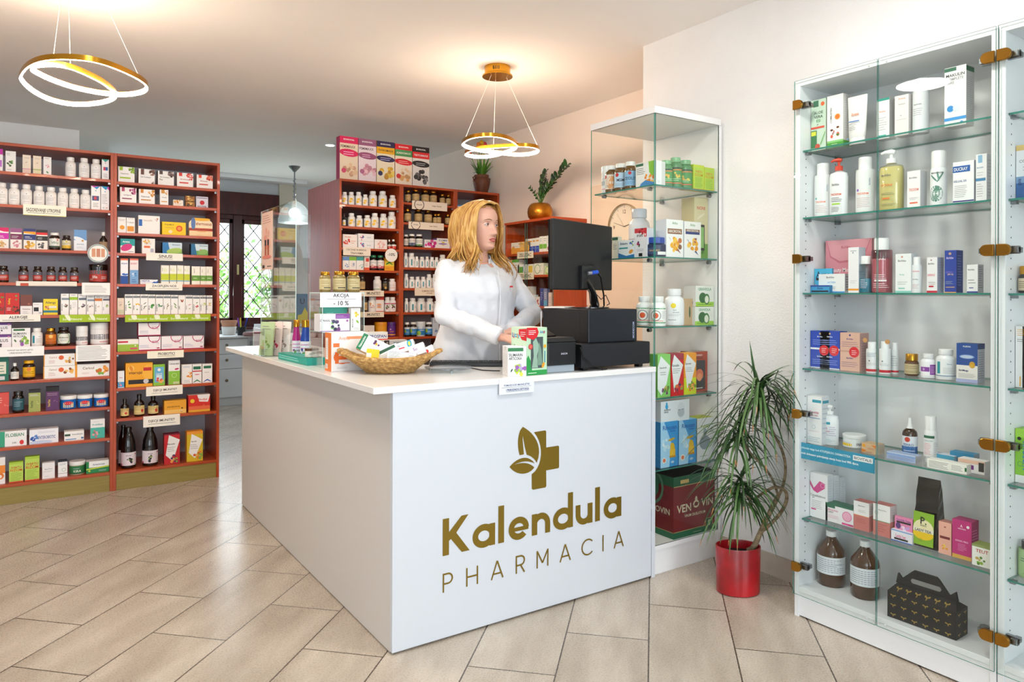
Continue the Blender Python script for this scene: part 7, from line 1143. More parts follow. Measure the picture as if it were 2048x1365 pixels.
box 754 902 985 efeded,d8c8c8,c0706c|r0,0,1,.46,cc7a74;r0,.46,1,.48,5a9a5a;t.55,.82,.04,.8,555,Multi-Gyn Flora;o.2,.72,.1,5a9a5a;l.2,.12,.8,.4,4,b0605c|white and dusty rose box with a green ring||side=r0,0,1,.5,cc7a74;l.1,.6,.9,.9,4,bbb|depth=.045
box 940 1095 1095 e88ab4,c87aa8|t.5,.78,.15,.8,5a3a8a,Candida Yeast;r.1,.55,.9,.68,222;b.5,.3,.25,9,f4c0d8/c8a0d8/f0e0f0;e.2,.35,.14,.18,0,5a3a7a|pink card header of the remedy||inset=.06|depth=.012|zoff=.035
box 908 1092 1212 f0ecf4,d8d0e0|t.45,.5,.3,.5,e04a8a,Candida Yeast;r.15,.15,.8,.32,222;r0,0,1,.08,3a6ac8;r0,.9,1,1,7aa8e0|pink and blue remedy box under its header||inset=.045|depth=.045
box 1316 1426 1135 ecb09c,d89888,c8887c|e.5,.85,.1,.03,40,8a3a2c;e.5,.85,.1,.03,140,8a3a2c;r.1,.48,.9,.56,7a2a2c;b.5,.22,.22,9,f0b020/e8981c/f4d050|salmon box with yellow flowers||side=l.1,.1,.9,.6,6,c8887c|depth=.035
box 1432 1600 1120 c02878,a01c60,b02470|r0,0,1,.1,d8a84c;pf4dce8,.42,.82,.48,.9,.54,.82,.51,.82,.48,.86,.45,.82;t.5,.78,.03,.5,f4dce8,AMANDIN;t.5,.46,.045,.7,f4c8e0,GYNO PRO;l.3,.2,.75,.4,5,e090c0;c.82,.86,.08,f0e8ec|bright magenta box with gold foot||side=l.1,.15,.9,.8,9,d878b0|depth=.05
@R0 R5 .05
lab 258 468 158 4a2c14,eceef0,dfe4e8|l.08,.1,.9,.9,7,889;l.1,.6,.95,.62,1,222|large brown apothecary bottle nearer the cabinet's left wall||cat=bottle
lab 528 750 240 4a2c14,eceef0,dfe4e8|l.08,.1,.9,.9,7,889;l.1,.6,.95,.62,1,222|large brown apothecary bottle nearer the black gift box
''')
place('R6', cR4, 'box', 156, 300, 700, ['e4e6ea', 'd8dce2'], '', 'second white gel box in the file', .095, depth=.035, opt={'side': 'l.15,.1,.85,.9,14,c8ccd4'})
place('R6', cR4, 'box', 160, 300, 698, ['e4e6ea', 'd8dce2'], '', 'rearmost white gel box in the file', .14, depth=.035, opt={'side': 'l.15,.1,.85,.9,14,c8ccd4'})
# the sliver of cabinet at the right edge
table('''
@S2 R2 .05
box 1886 2300 30 f0f2f4,dde|r0,.9,1,1,e8c87c;r0,0,1,.3,3a6aa8;r0,.3,1,.42,8aaed4;T.08,.32,.1,.4,1c3a7a,gaia;t.3,.7,.05,.5,888,COLLAGEN;l.15,.5,.6,.62,2,bbb|large white and blue collagen box
@S3 R2 .05
hon 1972 2120 1075 3a3a3c,gold,e4d0b0|l.1,.2,.9,.8,4,6a4a2c|dark jar with gold lid and cream label
@S4 R3 .05
box 1868 2028 308 f0efee,ddd|l.08,.84,.8,.96,4,f0b03c;l.08,.74,.8,.8,2,777;r.22,.02,.28,.18,f0b03c;T.5,.32,.14,.42,222,Marse;T.78,.3,.1,.4,f0b03c,LOSION|white lotion box with black script and orange line
box 2034 2200 310 f0efee,e8a050|l.2,.2,.8,.8,5,bbb|second white box just inside the picture
@S5 R4 .05
box 1948 2250 345 8ac83c,7ab02c,a0d850|r0,.84,1,1,a8dc4c;r0,0,1,.14,f0f0ee;T.3,.5,.16,.7,1a7ab8,AUREOXY;c.12,.82,.06,222;o.15,.35,.08,2a8a4c|lime green tall carton with blue vertical lettering
@S6 R5 .05
sha 1828 2010 240 a8c88c,2a3034,a8c88c|p1a2a1c,.1,.1,.4,.25,.3,.1;l.2,.6,.8,.8,2,456|green bottle with charcoal cap
''')
# ---------------------------------------------------------------- goods in the glass corner showcase
table('''
@U1 T1 .012
tub 162 265 668 e4e8ea,eceeee,dfe2e4|r0,.35,1,.62,9aa0a4;l.1,.65,.7,.8,2,777;r.1,.1,.8,.15,d88a90|white tub with silver grey band
sj 264 356 645 6b4a1c,f0f0ee,e8dcd0|e.55,.45,.3,.4,0,e09a5c;c.15,.85,.1,c82a2c;l.1,.1,.5,.3,2,999|amber bottle with orange patched label
sj 356 456 625 6b4a1c,f0f0ee,b8d4ec|c.3,.85,.11,c82a2c;t.5,.5,.2,.6,1c2c4a,MSM;l.1,.1,.8,.3,3,8aa8c8|amber bottle with light blue label
sj 452 540 605 6b4a1c,f0f0ee,8ab8dc|c.5,.85,.11,c82a2c;t.5,.5,.2,.8,1c2c4a,ZEOLIT;l.1,.1,.8,.3,3,5a88b8|amber bottle with deeper blue label
box 543 722 605 f0f0ee,d8d8d4|r0,.86,.42,.97,2a6a4c;l.05,.5,.55,.8,4,555;p8ac83c,.7,1,1,1,1,.3,.75,.55;b.75,.3,.25,10,f09a2c/e8842c/f4c050;p3a8ac8,.2,0,1,0,1,.12,.55,.25,.3,.14|white fruit box with green corner and a measuring spoon
@T1 T1 .012
box 745 796 590 eef0f0,e2e4e4|l.2,.1,.8,.2,2,bbb|plain white narrow box at the glass corner
row sj 5a9060,7fb487,5a9a5c 800:885:592 888:975:565 975:1072:592|r0,.92,1,1,3a3a3c;r0,.82,1,.88,e07a4c;b.5,.5,.2,6,d8c85c/e8b04c;l.2,.15,.8,.35,2,cec;r0,0,1,.06,e0704c|green bottle with mint green lid
box 1105 1210 632 c8d83c,a8c42c|r.1,.05,.9,.9,b8d84c;t.5,.72,.11,.8,d8702c,SVIJETLI;t.5,.6,.11,.8,d8a02c,RIZOM;l.15,.1,.85,.5,7,8aac3c;r0,0,1,.04,e0704c|lime green powder box
box 1214 1312 660 c8d83c,a8c42c|r.1,.05,.9,.95,b8d84c;t.5,.72,.12,.8,d8702c,SVIJETLI;t.5,.6,.12,.8,d8a02c,RIZOM;l.15,.1,.85,.5,7,8aac3c;r0,0,1,.04,e0704c|lime green powder box
@U2 T2 .012
box 313 370 358 eae6d4,dcd8c4|r0,.84,1,.97,2a6a4c;l.15,.4,.85,.7,4,9a9a8a|narrow cream box with green top band
box 374 530 392 eceff0,dde|p2a7ab8,0,0,1,0,1,.2,.5,.12,0,.3;t.35,.82,.13,.5,1c3a5c,Bidectra;r.05,.52,.6,.6,2a9a9a;b.85,.8,.12,6,2a5ac8/8ab83c;e.8,.35,.14,.08,20,f0a03c|white and blue box with a cube emblem
box 532 652 275 eeecf0,d8d8dc,c8303c|r0,.84,1,1,c82c3c;b.5,.93,.25,8,e0404c/901828/b82030;t.42,.76,.12,.75,222,iron;r.78,.7,1,.86,d8202c;t.88,.77,.09,.12,fff,e;b.4,.46,.2,9,c82a5a/2a3a7a/7a2a5a/3a7a3c;r.35,.03,.65,.14,18181a;l.2,.2,.8,.3,2,aab|white iron supplement box with berries
@T2 T2 .012
hon 655 815 368 1c2c50,2448a0|t.4,.5,.2,.4,c8a860,MANUKA;r.5,.0,1,.35,e8e6e4;l.1,.1,.45,.8,4,5a6a9a|squat dark blue honey jar with blue lid
box 840 1008 192 f3f2f0,d0d4dc|t.5,.91,.07,.4,5a9a5a,Arko;r.08,.62,.92,.76,8a5a34;t.5,.69,.08,.75,f0ece4,ARKOROYAL;b.5,.34,.26,16,f0b028/e8981c/f8c84c;p7a3020,.12,.55,.2,.5,.28,.42;p8a3a20,.6,.2,.85,.1,.7,.22;c.8,.45,.11,c8703c;c.8,.28,.11,8a5a3c|white royal jelly box with brown band
box 1014 1180 212 f3f2f0,d0d4dc|t.5,.91,.07,.4,5a9a5a,Arko;r.08,.72,.92,.79,8a5a34;r.08,.65,.92,.72,2a3a7a;t.5,.75,.06,.75,f0ece4,ARKOROYAL;b.5,.34,.26,16,f0b028/e8981c/f8c84c;p2a3a7a,.15,.52,.24,.48,.3,.4;p2a3a7a,.6,.18,.85,.08,.7,.2;b.62,.5,.12,5,8a3a5a/a85a7a|white royal jelly box with navy band
box 1182 1314 -15 d8cda4,c8bc90,dcd4b0|t.5,.83,.055,.7,c84a3c,NONI;e.5,.7,.3,.06,30,e4dcc0;r0,0,1,.25,6a9a3c;b.5,.2,.45,12,7aa84a/4a7a2c/a8c85c;r.25,.14,.75,.56,1c1c20;r.3,.18,.7,.52,8ab86a|tall beige box picturing a phone||side=T.5,.6,.3,.5,c84a3c,NONI|depth=.08|inset=.05
@T3 T2 .012
pmp 0 1 2 fff,fff||skip
''' .replace("@T3 T2 .012\npmp 0 1 2 fff,fff||skip\n", '') + '''
@U3 T2 .02
row pb f2f3f1,f4f4f2,f4f2ee 572:695:938 706:830:940|r0,.92,1,.98,3a9a5c;r0,.02,1,.08,3a9a5c;c.45,.5,.13,e05a2c;o.45,.5,.25,888;r.2,.14,.8,.18,e07a5c;l.75,.3,.95,.8,6,bbb|white bottle with green rings and orange spot
@T3 T2 .012
pb 847 985 866 f2f2f4,f3f3f4,f2f2f4|c.4,.85,.1,f2d81c;t.45,.62,.07,.4,555,liquid;t.5,.5,.07,.7,555,chlorophyll;l.2,.3,.7,.42,2,bbb;r.2,.1,.5,.13,999|large white bottle with a yellow dot
box 992 1132 962 c8a880,b89870|e.55,.5,.06,.28,0,3a5a3c;c.82,.85,.09,3a3028|brown kraft box with a dark leaf||inset=.03
box 1138 1322 1040 eff1ea,dcdcd8|r0,0,1,.22,a8d84c;t.5,.84,.14,.75,3a9a6c,GRAVIOLA;e.38,.42,.2,.2,0,2f6a34;e.6,.36,.16,.2,0,3a7a3c;e.6,.34,.11,.14,0,e8ecd8;l.1,.05,.9,.15,1,6a9a3c|lower white and green fruit box
@T4 T3 .012
box 722 918 218 8ad06a,7ac05a|pf2f4f4,.25,.96,.97,.72,.7,.3,.3,.04,0,.2,0,.7;t.42,.68,.05,.7,333,Alpenkraft;l.2,.5,.7,.6,2,999;b.65,.16,.26,14,6a8a3c/7a3a7a/c8b060/4a8a3a|green herbal syrup box with white diamond
box 924 1116 206 d81c24,b01824,9a3040|r0,.85,1,1,a83040;pf2f2f2,.25,.98,.97,.72,.6,.3,.26,.08,.06,.7;t.35,.72,.06,.6,333,Floradix;l.15,.52,.75,.66,3,999;b.6,.16,.28,16,3a3a6a/b8283c/8ab03c/e86a3c|red herbal syrup box with white diamond and grapes
box 1122 1310 198 f4a01c,e8901c,f8b84c|r0,0,1,.4,d8e01c;pf2f2f2,.25,.98,.97,.74,.6,.3,.26,.14,.06,.7;t.35,.74,.06,.6,333,Epresat;l.15,.54,.75,.66,3,999;b.62,.2,.26,16,e8803c/4a8a3a/8ab03c/f0b04c|orange and yellow herbal syrup box with carrots
box 1330 1572 170 b0442c,983a28,9a9a98|r.18,.05,.86,.78,3a3a40;e.5,.42,.24,.25,0,e07858;e.5,.36,.16,.17,0,f09a6c;t.45,.91,.06,.6,f4e0d8,Himalayan;t.5,.84,.06,.6,3a2420,Salt Lamp;r.25,.08,.7,.1,e8e0d8|brown-red box picturing a glowing salt lamp||inset=.05
@T5 T4 .012
row box 3a98d8,2a88c8,6ab8e8 112:208:500 212:312:490|pa8d8f4,0,0,.5,0,.6,.55,.2,1,0,1;t.52,.87,.1,.85,1a5ab0,Rinosan;t.7,.79,.05,.5,1a5ab0,inhaler;e.68,.42,.13,.2,10,e8b81c;r.52,.22,.84,.38,f0c02c;e.62,.6,.2,.05,10,d8a818;r.5,.2,.86,.24,c8901c;e.68,.1,.1,.05,0,b8d4e8;c.2,.16,.12,f4f0ec;c.2,.16,.08,e87a4c;b.3,.5,.22,10,e8f4fc/c8e8f8|blue nasal inhaler box with a yellow funnel
box 318 412 478 e6e8ea,d8d8dc,a8b83c|t.5,.8,.08,.7,9aa83c,Yuhiko;e.5,.42,.32,.28,0,8a98a4;e.5,.66,.1,.16,0,8a98a4;l.2,.08,.8,.14,1,aaa|white box with a grey onion shaped device
''')
place('U2', cT2, 'pb', 505, 660, 90, ['dfe0e4', 'd4d8e0', 'dfe0e4'], 'l.05,.3,.4,.6,4,b05a5a', 'large grey-white bottle with measuring cap behind iron box', .09)
place('T3', cT2, 'box', 1142, 1320, 838, ['eff1ea', 'dcdcd8'], 'r0,0,1,.22,a8d84c;t.5,.84,.14,.75,3a9a6c,GRAVIOLA;e.38,.42,.2,.2,0,2f6a34;e.6,.36,.16,.2,0,3a7a3c;e.6,.34,.11,.14,0,e8ecd8;l.1,.05,.9,.15,1,6a9a3c', 'upper white and green fruit box', .012, zoff=on(*cT2(1230, 1040), 1, YT + .024)[2] - zT[2])
z_ = on(*cT4(260, 494), 1, YT + .024)[2] - zT[4]
place('T5', cT3, 'box', 768, 1206, 900, ['e4e9ec', 'd8dce0'], 'e.2,.86,.03,.05,0,3aa8dc;e.2,.74,.05,.06,0,3aa8dc;t.22,.6,.1,.22,333,medicus;t.18,.5,.1,.15,333,clarus;e.7,.5,.13,.2,0,d8dde0;e.7,.38,.12,.1,0,b4bcc2;r.6,.52,.66,.545,333;r.74,.53,.8,.555,333', 'white face mask box laid on the blue inhaler boxes', .014, zoff=z_ + .002, depth=.07)
q = MB(); p0 = on(*cT4(190, 1150), 1, YT + .03); p1 = on(*cT4(413, 1100), 1, YT + .03)
p0 = on(*cT4(190, 1150), 2, tz0); p0.y = YT + .014; X1 = on(*cT4(416, 1000), 1, p0[1])[0]; X1 = min(X1, xe - .006); W = X1 - p0[0]; H = on(*cT4(190, 808), 1, p0[1])[2] - tz0; H = min(H, zT[4] - tz0 - .012); D = .30
q.box(-W / 2, W / 2, 0, D, 0, H, mat('7a1c22', .4)); q.box(-W / 2 - .001, W / 2 + .001, -.001, D + .001, H * .84, H, mat('1f5a3c', .4)); q.box(-W / 2 - .001, W / 2 + .001, -.001, D + .001, 0, H * .1, mat('1f6a48', .4))
art(q, 'r0,.835,1,.845,c8b078;r0,.1,1,.108,c8b078;t.24,.47,.13,.4,e0d4b4,VEN;t.8,.5,.13,.36,e0d4b4,VIN;e.53,.5,.075,.065,0,e0d4b4;e.53,.58,.03,.05,0,e0d4b4;e.53,.5,.045,.035,0,7a1c22;t.5,.34,.045,.5,e0d4b4,VINUM CRUELATIVUM;r.15,.88,.35,.94,c8a868;r.76,.02,.93,.22,c8b078;r.77,.026,.92,.214,2a5a40;t.845,.14,.1,.1,e0d4b4,8;l.45,.03,.72,.06,1,a8c0a8', lambda u, v, k: ((u - .5) * W, -.0012 - .0002 * k, v * H), W, H)
art(q, 'T.5,.5,.01,.01,7a1c22,.;t.65,.42,.1,.6,e0d4b4,VENOVIN;o.5,.78,.3,5a8a6a;c.5,.78,.2,2a6a4c;r0,.1,1,.108,c8b078', lambda u, v, k: (-W / 2 - .0012 - .0002 * k, D * (1 - u), v * H), D, H)
o = q.build('gift_carton', None, ((p0[0] + X1) / 2, p0[1], tz0 + .0008)); tag(o, 'large dark red and green wine carton on the showcase base', 'box')

# ---------------------------------------------------------------- more goods in the big white cabinet
q = MB(); p0 = on(*cR5(805, 845), 2, bot_z); p1 = on(*cR5(1350, 1043), 2, bot_z); p2 = on(*cR5(1427, 990), 2, bot_z)
W = (p0 - p1).length; D = .085; Hb = on(*cR5(805, 640), 0, p0[0])[2] - bot_z; Hr = Hb * 1.25; Ht = on(*cR5(965, 465), 0, p0[0] + D / 2)[2] - bot_z - .002
BK = mat('1c1b1d', .5); h = W / 2
q.box(-h, h, 0, D, 0, Hb, BK)
q.add([(-h, 0, Hb), (h, 0, Hb), (h * .86, D * .46, Hr), (-h * .86, D * .46, Hr), (h, D, Hb), (-h, D, Hb), (h * .86, D * .54, Hr), (-h * .86, D * .54, Hr)], [(0, 1, 2, 3), (4, 5, 7, 6), (1, 4, 6, 2), (5, 0, 3, 7), (3, 2, 6, 7)], BK)
hp = [(-h * .9, Hr), (-h * .84, Hr + .035), (-h * .72, Hr + .02), (-h * .42, Ht - .006), (-h * .36, Ht), (h * .3, Ht), (h * .38, Ht - .008), (h * .66, Hr + .012), (h * .84, Hr + .03), (h * .9, Hr)]
q.prism(hp, D * .44, D * .56, BK)
slot = [(-.045 + .0, Ht - .045), (.045, Ht - .045), (.05, Ht - .037), (.045, Ht - .029), (-.045, Ht - .029), (-.05, Ht - .037)]
q.prism(slot, D * .435, D * .565, mat('8a8a88', .6))
GB = mat('b89a50', .35, .5); bee = MB()
def bees(F, n, m, x0, x1, y0, y1):
    for j in range(m):
        for i in range(n):
            u = x0 + (x1 - x0) * i / max(1, n - 1) + (0 if j % 2 else -.0); v = y0 + (y1 - y0) * j / max(1, m - 1); s = .009
            for sx in (-1, 1):
                bee.add([F(u + sx * s * a, v + s * b) for a, b in ((.05, .05), (.75, .5), (1.1, .25), (.8, -.05), (.1, -.1))], [(0, 1, 2, 3, 4)], GB)
            bee.add([F(u + s * a, v + s * b) for a, b in ((0, .25), (.22, .0), (.15, -.6), (0, -.85), (-.15, -.6), (-.22, .0))], [(0, 1, 2, 3, 4, 5)], GB)
bees(lambda a, b: (a, -.0008, b), 6, 3, -h * .82, h * .78, Hb * .14, Hb * .86); bees(lambda a, b: (a, D * .46 * (b - Hb) / (Hr - Hb) - .001, b), 6, 1, -h * .72, h * .68, Hb * 1.12, Hb * 1.12)
bees(lambda a, b: (h + .0008, D / 2 + a, b), 2, 3, -.022, .022, Hb * .14, Hb * .86)
d_ = Vector((p1[0] - p0[0], p1[1] - p0[1], 0)).normalized(); m_ = (p0 + p1) / 2
o = q.build('gift_box', None, (m_[0] + .004, m_[1], bot_z + .0008), math.atan2(d_.y, d_.x)); bee.build('bee_print', o)
tag(o, 'black carry-handle gift box with gold bee print on the cabinet floor', 'box')
# black foil tea pouch
ax_, c_, z_, w_ = SHELF['R6']; X = c_ + .06; a = on(*cR5(1012, 250), 0, X)[1]; b = on(*cR5(1205, 300), 0, X)[1]; W = abs(a - b); H = on(*cR4(1240, 775), 0, X + .01)[2] - z_
q = MB(); FB = mat('131316', .18, .3, coat=.6); n = 10; vs = []
for i in range(n + 1):
    t_ = i / n; w2 = W / 2 * (1 - .12 * t_); dd = .058 * (1 - t_) ** .6 + .004; off = .03 - dd / 2
    wob = .0025 * math.sin(i * 2.3)
    vs += [(-w2, off + wob, t_ * H), (w2, off - wob, t_ * H), (w2 + .002 * math.sin(i * 3), off + dd / 2, t_ * H), (w2, off + dd, t_ * H), (-w2, off + dd, t_ * H), (-w2 - .002, off + dd / 2, t_ * H)]
q.add(vs, [(6 * i + k, 6 * i + (k + 1) % 6, 6 * i + 6 + (k + 1) % 6, 6 * i + 6 + k) for i in range(n) for k in range(6)] + [(6 * n, 6 * n + 1, 6 * n + 2, 6 * n + 3, 6 * n + 4, 6 * n + 5)], FB)
lb = MB(); LW, LH = W * .84, H * .48
art(lb, 'r0,0,1,1,8ab82c;e.5,.5,.5,.47,0,f0e8b8;e.5,.35,.5,.3,0,f0c81c;r.0,.4,1,.52,f0ead0;t.5,.75,.22,.3,2a2a1c,P.;t.5,.6,.05,.4,3a3a2c,POSTI;t.5,.45,.08,.8,3a3a2c,LADY TEA;o.4,.16,.08,8a6a1c', lambda u, v, k: ((u - .5) * LW - .004, -.006 - .0003 * k + .012 * v * .6, H * .03 + v * LH), LW, LH)
o = q.build('tea_pouch', None, (X, (a + b) / 2, z_ + .0008), -PI / 2); lb.build('label', o)
tag(o, 'tall black foil tea pouch with round green and yellow label', 'pouch')
table('''
@R6 R5 .03
box 1478 1640 285 efefe8,d8d8d0,8a9a4a|t.5,.72,.16,.8,b82a2c,TEUT;b.4,.3,.25,9,8ab03c/c8a85c/5a8a2c;r0,.9,1,1,8a9a5a|white box with bold red lettering and green foliage||depth=.05
@R3 R2 .05
box 152 298 1100 4ab4dc,3a9ac8|t.5,.75,.28,.8,1c2c5a,Acne;r.1,.52,.9,.62,222;b.3,.2,.25,6,e87a7c/f0a0a0;b.75,.25,.2,5,f0d8c8/e8a88c|light blue card header behind its low box||depth=.012|inset=.075|name=display_card|cat=card
''')
# turquoise promotional strip on the fifth shelf
sx0, sx1 = on(*cR4(105, 452), 0, XR + .027)[1], on(*cR4(770, 590), 0, XR + .027)[1]; W = abs(sx0 - sx1); H = .062
q = MB(); q.box(-W / 2, W / 2, -.001, 0, 0, H, mat('1c8fb4', .35))
art(q, 't.37,.68,.17,.68,e0f0f4,Ucinkovita njega kod ATOPIJSKOG DERMATITISA;t.42,.34,.17,.78,fff,klinicki dokazano poboljsanje stanja koze kod 98% djece.;r.74,.55,.98,.85,f0f2f2;t.86,.7,.17,.21,345,BIOVITALIS', lambda u, v, k: ((u - .5) * W, -.001 - .0002 * k, v * H), W, H)
o = q.build('promo_strip', None, (XR + .027, (sx0 + sx1) / 2, zR[4] - .056), -PI / 2); tag(o, 'turquoise promotional strip with white text hanging from the glass shelf', 'sign')
for k, (x_, nm) in enumerate(((686, 'left'), (878, 'right'))):        # wooden discs hung on the white bottles
    p = on(*cR3(x_, 432 if k == 0 else 446), 0, XR + .045)
    o = MB().lathe([(.0085, -.0012), (.0085, .0012)], mat('c8945c', .5), 20, xf=Matrix.Rotation(PI / 2, 4, 'Y')).build('wooden_disc', None, tuple(p))
    tag(o, nm + ' round wooden disc hanging by the crimson-footed white bottles', 'tag', 'wooden discs in the big white glass cabinet')

# ---------------------------------------------------------------- things on the sales counter
def cbox(name, label, cat, corner, right, top, depth, cols, spec, side='', z=None, yaw=None, w=None, group=None):
    z = CT if z is None else z
    c0 = on(*corner, 2, z); r0 = on(*right, 2, z); d = Vector((r0[0] - c0[0], r0[1] - c0[1], 0)); W = d.length
    if yaw is not None: W = w; d = Vector((math.cos(yaw), math.sin(yaw), 0))
    a = math.atan2(d.y, d.x)
    t0 = (Vector(c0) - EYE).dot(FW); H = (EYE + ray(*top) * t0)[2] - z
    q = MB(); q.box(0, W, 0, depth, 0, H, mat(cols[0], INK), top=mat(cols[2] if len(cols) > 2 else cols[0], INK), right=mat(cols[1] if len(cols) > 1 else cols[0], INK))
    if spec: art(q, spec, lambda u, v, k: (u * W, -.0002 * k, v * H), W, H, 1, len(label))
    if side: art(q, side, lambda u, v, k: (-.0002 * k, depth * (1 - u), v * H), depth, H, 1, len(label))
    o = q.build(name, None, (c0[0], c0[1], z + .0006), a); return tag(o, label, cat, group)
cN = crop(540, 540, 5.689); cV = crop(840, 640, 6.827); cW = crop(1090, 560, 6.825)
cbox('medicine_box', 'orange and white sun lotion box standing at the counter edge', 'box', cN(697, 1163), cN(1000, 1153), cN(697, 722), .075, ['f3f0ee', 'e8803c', 'f0ece8'],
     't.35,.86,.1,.3,e8a080,Avene;r.42,.83,1,.9,f0a070;r.05,.63,.22,.73,e8783c;e.3,.36,.24,.18,0,f0722c;r.1,.2,.5,.5,f0722c;t.3,.42,.06,.25,fff,Avene;r.2,.22,.5,.3,f4ece8;l.15,.06,.45,.12,2,bbb',
     'r.1,.3,.5,.86,f2eae6;l.15,.35,.45,.8,9,ccc;r.1,.06,.45,.18,f4f0ee;l.12,.07,.42,.17,4,555', yaw=.0, w=.155)
# acrylic two-tier stand
A0 = on(*cN(550, 1120), 2, CT); ax0, ay0 = A0[0] + .012, 2.99
ax1 = on(*cN(1075, 500), 1, ay0)[0]; az0 = on(*cN(800, 702), 1, ay0)[2]; az1 = on(*cN(800, 256), 1, ay0)[2]; ad = .17
st = tag(empty('acrylic_display_stand', (ax0, ay0, CT)), 'clear acrylic two-tier display stand behind the orange box', 'stand')
AE = mat('c8dcd8', .2); aw = ax1 - ax0; zz0, zz1 = az0 - CT, az1 - CT
def ap(x0, x1, y0, y1, z0, z1, n='acrylic_panel'): return pane(x0, x1, y0, y1, z0, z1, n, st, ACRYL(), AE)
ap(0, aw, 0, ad, zz0 - .004, zz0); ap(0, aw, 0, ad, zz1 - .004, zz1, 'top_plate'); ap(0, .003, 0, ad, 0.0005, zz1 - .004); ap(aw - .003, aw, 0, ad, .0005, zz1 - .004); ap(.003, aw - .003, ad - .003, ad, .0005, zz1 - .004)
SHELF['Q'] = (1, ay0, az0, 'in the acrylic display stand'); SHELF['QT'] = (1, ay0, az1, 'on top of the acrylic display stand'); CR['N'] = cN; CR['V'] = cV
table('''
@QT N .03
row sj 8a7440,gold,c8b888 562:690:22 714:860:17 878:1020:22|l.2,.5,.8,.85,2,8a7348;r.4,.12,.9,.2,222;l.2,.25,.8,.4,1,a08a5c|glass jar with gold lid and pale gold label
@Q N .012
box 566 908 500 f0eff3,dfe0e6|r.52,.72,1,1,8a4aa0;t.28,.62,.12,.6,444,CYRASIL PLUS;l.55,.76,.9,.92,2,c8a8d8;b.5,.3,.17,10,3a3a5a/4a4a6a/7a4a8a/8ac87a;c.92,.6,.04,a86aa8;r0,0,1,.03,a86ac8|white and purple box with dark berries||inset=.012
box 920 1028 432 f1f1ee,e2e2de|b.55,.72,.28,8,f0d02c/f4dc4c/e8c020;e.7,.4,.1,.2,40,8ab84a;T.18,.35,.13,.5,333,MASLACAK;l.3,.05,.9,.15,2,bbb|white box with yellow dandelions
box 610 880 425 3a9a8c,2f8a7c|t.7,.3,.12,.4,a8dcd0,oao;l.1,.7,.5,.8,1,8cc|teal box behind the purple one||inset=.075
''')
sign('QT', cN, 570, 1040, 262, 425, 'f4f6f8', 't.5,.78,.34,.8,1c1c2c,AKCIJA;r.16,.55,.86,.57,333;t.5,.28,.32,.6,1c1c2c,- 10 %', 'white card reading AKCIJA minus ten percent', .0045, 'price_card')
PENDING.pop()[0]; tag(bpy.data.objects['price_card'], 'white card reading AKCIJA - 10 % on the acrylic stand', 'sign')
# teal box lying along the edge, bottles and jar
o = MB().box(-.04, .05, -.2, .2, 0, .032, mat('1f9a8c', .4)); art(o, 'r.0,.1,1,.9,23a394;l.03,.2,.9,.8,2,a8e0d8', lambda u, v, k: (-.04 - .0002 * k, .2 - .4 * u, v * .032), .4, .032)
tag(o.build('medicine_box', None, (1.045, 3.325, CT + .0006), .03), 'flat teal box lying along the counter edge under the jar', 'box')
def bottle_at(kind, name, px, zpx, wpx, toppy, cols, spec, label, z=CT, depth=None, opt=None, dist=None):
    v = ray(px, zpx); t_ = dist or (z - EYE.z) / v.z; p = EYE + v * t_; dd = (p - EYE).dot(FW); W = wpx * dd / FPX; H = (EYE + ray(px, toppy) * dd)[2] - z
    q, parts = make_item(kind, W, H, W, cols, spec, len(label), opt or {}); r = W / 2
    for m_ in [q] + list(parts.values()): m_.v = [(a, b - r, c_) for a, b, c_ in m_.v]
    o = q.build(name, None, (p.x, p.y, z + .0006), math.atan2(p.y, p.x) - PI / 2)
    for n_, m_ in parts.items():
        if m_.v: m_.build(n_, o)
    return tag(o, label, 'bottle' if 'bottle' in name else 'jar')
d1 = (Vector((1.155, 3.42, 0)) - Vector((0, 0, 0))).dot(FW)
bottle_at('flo', 'lotion_bottle', *cN(300, 960)[:1], cN(300, 1000)[1], 95 / 5.689 * 1.0, cN(300, 570)[1], ['a81c78', 'gold', 'ece8ee'], 'l.1,.5,.9,.9,2,c8b;t.5,.42,.12,.8,446,FLORE;b.3,.3,.3,7,6a9a4a/7a4a8a', 'magenta bottle with gold cap on the counter, left of the blue one', dist=d1)
bottle_at('flo', 'lotion_bottle', cN(405, 0)[0], cN(405, 1010)[1], 120 / 5.689, cN(405, 572)[1], ['14409c', 'gold', 'e8e8f0'], 'l.1,.5,.9,.9,2,c8b;t.5,.42,.12,.8,446,FLORE;b.3,.3,.3,7,6a9a4a/3a4a9a', 'cobalt blue bottle with gold cap beside the acrylic stand', dist=d1 - .05)
p = Vector((1.062, 3.165, 0)); 
bottle_at('tub', 'cream_jar', cN(475, 0)[0], cN(475, 1000)[1], 150 / 5.689, cN(475, 893)[1], ['e6ddd0', '5a3512', 'e8e2d8'], 't.5,.5,.25,.5,777,HERBA;l.1,.1,.9,.3,1,bbb', 'small cream jar with brown lid standing on the teal box', z=CT + .0335, dist=p.dot(FW))
